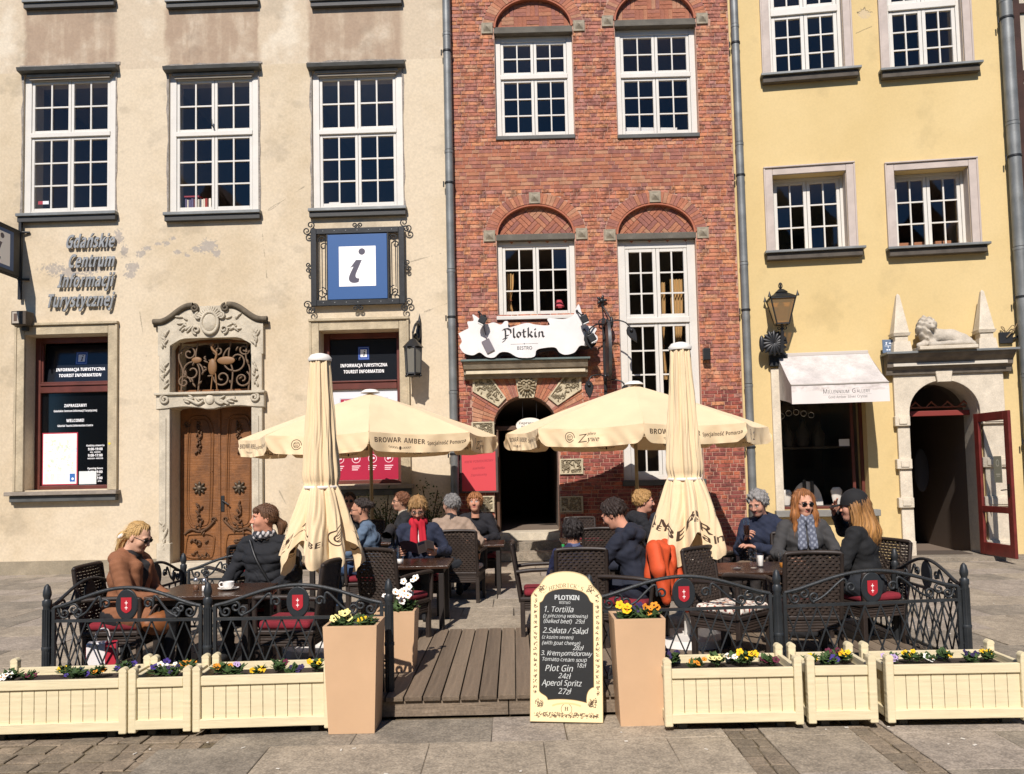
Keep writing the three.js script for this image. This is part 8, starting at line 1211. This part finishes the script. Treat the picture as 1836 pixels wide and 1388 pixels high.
person({ label: 'woman in a navy coat and bright red scarf reading a magazine', x: dx(748, 8.85), d: 8.85, h: FORE, face: 0.02, lean: 0.16, pitch: 0.5, top: 0x1d2438, inner: 0xdad6d2, bulk: 0.02, hair: { type: 'short', color: 0x8f6c42, color2: 0xa98654, big: 0.02, bangs: true, low: -0.09 }, glasses: 'clear', scarf: 0xb3162a, scarfTail: 0.26, L: [0.2, 0.66, 0.24], R: [-0.2, 0.66, 0.24], palmL: [-1, 0.3, 0.2], palmR: [1, 0.3, 0.2], handL: 'grip', handR: 'grip', skin: 0xc08d72 });
person({ label: 'grey-haired man in a beige jacket with his back to the street', x: dx(806, 9.6), d: 9.6, h: FORE, face: Math.PI + 0.1, lean: 0.12, yaw: 0.6, top: 0x95806e, collar: 0x1b1b1e, bulk: 0.026, hair: { type: 'short', color: 0x6f6c69, color2: 0x8f8c88, low: -0.05 }, R: [-0.3, 0.55, 0.1], L: [0.2, 0.6, 0.3], skin: 0xb98b72 });
person({ label: 'woman in black with light red hair leaning forward in the doorway shade', x: dx(852, 10.95), d: 10.95, h: FORE, face: -0.1, lean: 0.35, pitch: -0.1, top: 0x15141a, bulk: 0.03, hair: { type: 'short', bangs: true, color: 0x8d5a36, color2: 0xa9713f, big: 0.022, low: -0.09 }, L: [0.15, 0.62, 0.35], R: [-0.15, 0.62, 0.35], skin: 0xbd876c });
person({ label: 'boy in a navy shirt with his back to the street behind the menu board', x: dx(1022, 7.25), d: 7.2, face: Math.PI, s: 0.84, hs: 1.12, top: 0x1b2142, collar: 0x4a5270, hair: { type: 'short', color: 0x1d1512, big: 0.016, low: -0.075 }, lean: 0.14, L: [0.16, 0.6, 0.35], R: [-0.16, 0.6, 0.35], skin: 0xb98468 });
person({ label: 'teenager in a navy hooded sweatshirt bending over the table with bottles', x: 1.0, d: 6.97, face: -2.1, lean: 0.34, pitch: 0.5, top: 0x171c2b, legs: 0x1d2230, hood: true, bulk: 0.02, hair: { type: 'short', color: 0x2a1c15, big: 0.018, low: -0.05 }, L: [0.12, 0.63, 0.46], R: [-0.12, 0.63, 0.4], skin: 0xc48c72 });
person({ label: 'woman in black with a messy blonde bun facing the folded umbrella', x: dx(1146, 9.2), d: 9.2, h: FORE, face: 1.5, lean: 0.1, pitch: 0.05, top: 0x14151a, hood: true, bulk: 0.026, hair: { type: 'bun', color: 0x9c7544, color2: 0xc19a5f, big: 0.02, bun: [0, 0.1, -0.075] }, L: [0.14, 0.6, 0.35], R: [-0.14, 0.6, 0.35], skin: 0xc08a72 });
person({ label: 'person in dark clothes half hidden behind the folded umbrella', x: dx(1192, 9.75), d: 9.75, h: FORE, face: -0.5, lean: 0.06, top: 0x1a1c26, collar: 0xb8b48c, hair: { type: 'short', color: 0x3b2a1e }, skin: 0xb98468 });
person({ label: 'woman with curly grey hair in a navy hooded jacket holding a dark drink', x: dx(1362, 8.35), d: 8.35, h: FORE, face: -0.75, lean: 0.2, pitch: 0.35, top: 0x1b2338, hood: true, bulk: 0.03, skirt: 0x6f5e4d, legs: 0x2a2522, hair: { type: 'curly', color: 0x7f7c79, color2: 0x9a9793, big: 0.026 }, R: [-0.06, 0.76, 0.27], L: [0.05, 0.68, 0.26], palmR: [1, 0.1, 0.2], handR: 'grip', skin: 0xc08d76 });
person({ label: 'woman in sunglasses with long auburn hair, grey coat and grey scarf', x: dx(1434, 7.75), d: 7.75, face: -0.05, lean: 0.08, yaw: 0.15, pitch: 0.12, top: 0x3b3a3a, bulk: 0.026, hair: { type: 'long', color: 0x7a4d2a, color2: 0xa56a36, len: 0.24, big: 0.018, line: -0.03 }, glasses: 'sun', scarf: 0x5c6170, scarf2: 0x8d93a0, scarfTail: 0.24, L: [0.2, 0.63, 0.28], R: [-0.2, 0.63, 0.28], skin: 0xcf9b80 });
person({ label: 'person with long brown hair shading their eyes under a black cap', x: dx(1530, 6.9), d: 6.9, face: -2.2, lean: 0.1, yaw: 0.35, top: 0x131416, bulk: 0.03, hair: { type: 'mane', color: 0x5f4028, color2: 0xa9793f, big: 0.016 }, cap: 0x121214, L: [0.16, 0.6, 0.3], R: [-0.14, 1.04, 0.2], hintR: [-1, -0.6, 0.3], palmR: [0.6, 0, -0.8], handR: 'flat', skin: 0xc48f76 });

// ---------- things on tables and chairs ----------
const china = std(0xe9e6e0, 0.2), steel = std(0xb9bbbd, 0.25, { metal: 0.9 }), clearG = new THREE.MeshPhysicalMaterial({ color: 0xffffff, roughness: 0.03, transmission: 1, thickness: 0, side: 2 });
const TY = DECK + TH + 0.001, TF = FORE + TH + 0.001;
const onTable = (px, py, y) => { const p = onLevel(px, py, y); return p; };
{
  const p = V3(-2.2, TY, -6.42), c = thing('coffee_cup', 'white coffee cup on a saucer on the table by the girl', 'cup', null, p); M('saucer', lathe([[0, 0], [0.045, 0.003], [0.078, 0.014], [0.079, 0.016], [0.045, 0.007], [0, 0.006]], 28), china, c); M('cup_bowl', lathe([[0, 0.008], [0.026, 0.009], [0.04, 0.03], [0.044, 0.062], [0.042, 0.062], [0.037, 0.03], [0, 0.014]], 28), china, c); M('handle', new THREE.TorusGeometry(0.018, 0.005, 6, 16).translate(-0.052, 0.04, 0), china, c); M('coffee', new THREE.CircleGeometry(0.039, 24).rotateX(-Math.PI / 2).translate(0, 0.05, 0), std(0x3a2112, 0.2), c);
  for (const [x, z, lab, m] of [[-2.36, -6.36, 'glass salt shaker with steel top beside the coffee cup', china], [-2.44, -6.4, 'pepper shaker with brown grains beside the salt shaker', std(0x6b4a34, 0.5)]]) { const s = thing('shaker', lab, 'shaker', 'shakers on the coffee table', [x, TY, z]); M('glass_body', lathe([[0, 0], [0.022, 0], [0.024, 0.01], [0.018, 0.06], [0.017, 0.07]], 18), clearG, s); M('filling', lathe([[0, 0.003], [0.02, 0.004], [0.018, 0.042], [0, 0.042]], 16), m, s); M('lid', lathe([[0.019, 0.07], [0.02, 0.085], [0.012, 0.1], [0, 0.103]], 18), steel, s); }
}
function tumbler(x, y, z, h, r, label, fill, fc) { const t = thing('drinking_glass', label, 'glass', 'glasses on the cafe tables', [x, y, z]); M('glass_wall', lathe([[0, 0.004], [r * 0.8, 0.004], [r, h], [r - 0.002, h], [r * 0.76, 0.012], [0, 0.012]], 24), clearG, t); if (fill) M('drink', lathe([[0, 0.0125], [r * 0.75, 0.0125], [mix(r * 0.76, r - 0.003, fill), h * fill], [0, h * fill]], 24), std(fc, 0.15), t); return t; }
tumbler(2.22, TY, -6.95, 0.15, 0.034, 'beer glass one third full in front of the woman in sunglasses', 0.35, 0xa9702a); tumbler(1.98, TY, -6.96, 0.17, 0.032, 'tall empty glass on the beer table', 0.08, 0xd8d2c0); tumbler(2.08, TY, -7.1, 0.11, 0.03, 'low glass of white napkins on the beer table', 0.9, 0xe6e4de); tumbler(-1.1, TF, -8.0, 0.09, 0.04, 'round clear glass with white napkins before the reader', 0.6, 0xe2e0da); tumbler(-1.16, TF, -8.12, 0.17, 0.036, 'stemmed clear glass before the reader', 0, 0);
{ const a = thing('ashtray', 'round glass ashtray on the beer table', 'ashtray', null, [1.85, TY, -6.98]); M('dish', lathe([[0, 0], [0.05, 0], [0.056, 0.03], [0.048, 0.03], [0.042, 0.008], [0, 0.008]], 24), clearG, a); M('ash', cyl(0.035, 0.03, 0.006, 0, 0.009, 0), std(0x6d6964, 1), a); }
for (const [x, z, c, lab] of [[0.45, -7.78, 0x2c9a4f, 'small green-topped plastic bottle on the table before the boy'], [0.6, -7.85, 0x2f6fc0, 'small blue-topped plastic bottle on the table before the boy']]) { const b = thing('bottle', lab, 'bottle', 'bottles before the boy', [x, TF, z]); M('bottle_body', lathe([[0, 0], [0.032, 0], [0.033, 0.1], [0.026, 0.13], [0.012, 0.15], [0.011, 0.165]], 20), new THREE.MeshPhysicalMaterial({ color: 0xdfe8e4, roughness: 0.1, transmission: 0.8, thickness: 0, side: 2 }), b); M('bottle_label', cyl(0.0338, 0.0338, 0.05, 0, 0.03, 0, 20), std(c, 0.5), b); M('bottle_cap', cyl(0.014, 0.014, 0.02, 0, 0.16, 0), std(c, 0.5), b); }
{ // magazine held open
  const p = V3(dx(748, 8.6), FORE + 0.69, -8.53), t = thing('magazine', 'open magazine held by the woman in the red scarf', 'magazine', null, p); const pg = printTex(256, 180, (x) => { x.fillStyle = '#c9c6c6'; x.fillRect(0, 0, 256, 180); for (let i = 0; i < 14; i++) { x.fillStyle = '#77757a'; x.fillRect(16, 60 + i * 8, 100, 3); x.fillRect(140, 14 + i * 8, 100, 3); } x.fillStyle = '#4a5f86'; x.fillRect(16, 12, 100, 40); x.fillStyle = '#8d6a52'; x.fillRect(140, 128, 100, 42); }), mm = printMat(pg, 0.6);
  for (const s of [-1, 1]) M('page', gridGeo((u, v) => [s * u * 0.17, 0.03 * Math.sin(u * 2.6) + v * 0.13 - 0.05, -v * 0.19 * -1 + 0.0], 10, 4).translate(0, 0, -0.02), s > 0 ? mm : std(0x35324a, 0.5, { side: 2 }), t); t.rotation.x = 0.0;
}
{ const pos = V3(1.2, DECK, -6.82), t = thing('orange_jacket', 'bright orange jacket hung over the back of a wicker chair', 'jacket', null, pos, -2.12); // hangs over the chair back
  const om = mapped(0xd9511f, 0xb84217, 0.5, 0.75, 0.002);
  const jc = [[[-0.2, 0.83, 0], [0.2, 0.83, 0], 0.04, 0.04], [[-0.17, 0.8, -0.07], [-0.16, 0.5, -0.1], 0.035, 0.03], [[0.0, 0.8, -0.07], [0.0, 0.46, -0.11], 0.04, 0.035], [[0.17, 0.8, -0.07], [0.18, 0.5, -0.1], 0.035, 0.03], [[-0.09, 0.8, -0.07], [-0.08, 0.48, -0.11], 0.038, 0.032], [[0.09, 0.8, -0.07], [0.1, 0.47, -0.11], 0.038, 0.032], [[-0.14, 0.8, 0.06], [-0.14, 0.6, 0.07], 0.03, 0.026], [[0.12, 0.8, 0.06], [0.13, 0.57, 0.07], 0.03, 0.026], [[0.21, 0.82, -0.02], [0.27, 0.66, -0.08], 0.055, 0.05], [[0.27, 0.66, -0.08], [0.25, 0.44, -0.13], 0.05, 0.042], [[-0.21, 0.82, -0.02], [-0.27, 0.64, -0.06], 0.055, 0.05], [[-0.27, 0.64, -0.06], [-0.24, 0.3, -0.12], 0.048, 0.04]];
  M('jacket_shell', meshSDF((x, y, z) => { let d = 9; for (const c of jc) d = smin(d, capD(x, y, z, ...c), 0.045); return d + 0.009 * Math.sin(x * 46 + 2.5 * Math.sin(y * 8) + z * 12) + 0.005 * Math.sin(x * 21 + y * 34); }, [0, 0.57, -0.02], [0.36, 0.36, 0.22], 72), om, t); }
{ const t = thing('black_jacket', 'black jacket draped over the chair of the man in the blue jumper', 'jacket', null, [-1.31, FORE, -8.93], -Math.PI / 2); const bm = std(0x18181b, 0.7, { side: 2, bump: 0.002 }); M('jacket_back', gridGeo((u, v) => [(u - 0.5) * 0.42, 0.85 - v * 0.22 + 0.02 * Math.sin(u * 9), -0.06 - 0.03 * v + 0.015 * Math.sin(u * 17)], 24, 10), bm, t); M('jacket_collar', tube([[-0.23, 0.83, 0], [-0.08, 0.88, 0.02], [0.1, 0.87, 0], [0.22, 0.82, 0.02]], 0.055, 24, 8), bm, t); }
{ const t = thing('shopping_bag', 'white and red paper shopping bag under the chair of the girl in camel coat', 'bag', null, [-2.98, DECK, -6.05], 0.3); M('bag_body', [rbox(0.2, 0.3, 0.1, 0, 0.15, 0, 0.01)], printMat(printTex(64, 96, (x) => { x.fillStyle = '#e6e2e0'; x.fillRect(0, 0, 64, 96); x.fillStyle = '#b5283a'; x.fillRect(40, 0, 24, 96); }), 0.6), t); for (const s of [-1, 1]) M('bag_handle', tube([[-0.05, 0.29, s * 0.04], [-0.03, 0.38, s * 0.03], [0.03, 0.38, s * 0.03], [0.05, 0.29, s * 0.04]], 0.004, 16, 5), std(0xd8d4d0, 0.7), t); }
{ const t = thing('handbag', 'tan leather handbag with striped strap hanging by the coffee table', 'bag', null, [-2.62, DECK + 0.34, -6.2], 0.8); M('bag_body', ball(0.12, 0, 0.06, 0, 1.2, 0.75, 0.55, 18), mapped(0x9a5f35, 0x7d4b2a, 0.2, 0.5, 0.001), t); M('strap', tube([[-0.1, 0.1, 0], [-0.04, 0.2, 0.02], [0.05, 0.2, 0.02], [0.11, 0.1, 0]], 0.01, 20, 6), std(0x3a2a22, 0.6), t); }
{ const t = thing('held_glass', 'tall glass of dark drink in the hand of the curly-haired woman', 'glass', null, V3(dx(1334, 8.0), FORE + 0.8, -8.04)); M('glass_wall', lathe([[0, 0.004], [0.026, 0.004], [0.034, 0.15], [0.032, 0.15], [0.025, 0.01], [0, 0.01]], 22), clearG, t); M('drink', lathe([[0, 0.011], [0.0245, 0.011], [0.03, 0.1], [0, 0.1]], 22), std(0x2a150c, 0.15), t); }
for (const [x, d, lab] of [[0.72, 8.05, 'red menu folder on the table before the boy'], [0.95, 10.3, 'red menu folder on the shaded table by the brick wall']]) { const t = thing('menu_folder', lab, 'menu', 'red menu folders', [x, TF, -d], 0.2); M('cover', rbox(0.22, 0.012, 0.3, 0, 0.007, 0, 0.003), std(0x8d1c2c, 0.5), t); M('pages', rbox(0.21, 0.004, 0.29, 0.002, 0.0155, 0, 0.001), std(0xa93a48, 0.8), t); }

// ---------- crumbs of paper and butts on the pavement ----------
{ const L = [], spots = []; for (let i = 0; i < 46; i++) { const a = rnd() < 0.6 ? [rr(2.9, 5.6), rr(-9.5, -5.6)] : [rr(-2.5, 3), rr(-5.15, -4.5)]; if (a[0] < 3.4 && a[1] < -5.4) continue; L.push(box(rr(0.008, 0.03), 0.003, rr(0.006, 0.014), 0, 0, 0).rotateY(rr(0, 3)).translate(a[0], 0.006, a[1])); } const m = M('paper_litter', L, std(0xcfc9bd, 0.9), scene); m.userData = { kind: 'stuff', label: 'small scraps of paper scattered on the pavement', category: 'litter' }; }

// ---------- the other side of the street (mirrored in the panes) ----------
{
  const cols = [0xa89878, 0x9c6a52, 0xb3a68c, 0x8f8672, 0xab8a6a], wallMs = cols.map((c) => std(c, 0.9)); let x = -27;
  ['pale plaster', 'red-brown plaster', 'light grey-beige', 'olive-grey', 'orange-beige', 'cream plaster', 'rust-red plaster', 'stone-grey', 'ochre plaster'].forEach((nm, i) => {
    const w = [6.2, 5.4, 6.8, 5.8, 7.2, 5.6, 6.0, 6.4, 5.2][i], hh = [14, 15.5, 13.5, 16, 14.5, 15, 13.8, 15.6, 14.4][i], t = thing('opposite_house', `${nm} gabled house across the street, mirrored in the windows`, 'house', 'houses across the street', [x + w / 2, 0, 16], Math.PI); x += w + 0.02;
    M('wall', ext([[-w / 2, 0], [w / 2, 0], [w / 2, hh - 2], [w * 0.28, hh - 1], [0, hh + 1.6], [-w * 0.28, hh - 1], [-w / 2, hh - 2]], 0.4, -0.4), wallMs[i % 5], t); M('roof', [ext([[-w / 2, hh - 2.1], [0, hh + 1.4], [w / 2, hh - 2.1]], 7, -7.4)], std(0x7a4232, 0.9), t);
    for (let r = 0; r < 4; r++) for (let c = 0; c < 3; c++) M('window', [box(0.95, 1.6, 0.06, -w / 3.2 + c * w / 3.2, 2.2 + r * 2.9, 0.035)], r % 2 ? MAT.black : MAT.dark, t);
  });
}
renderer.render(scene, camera);
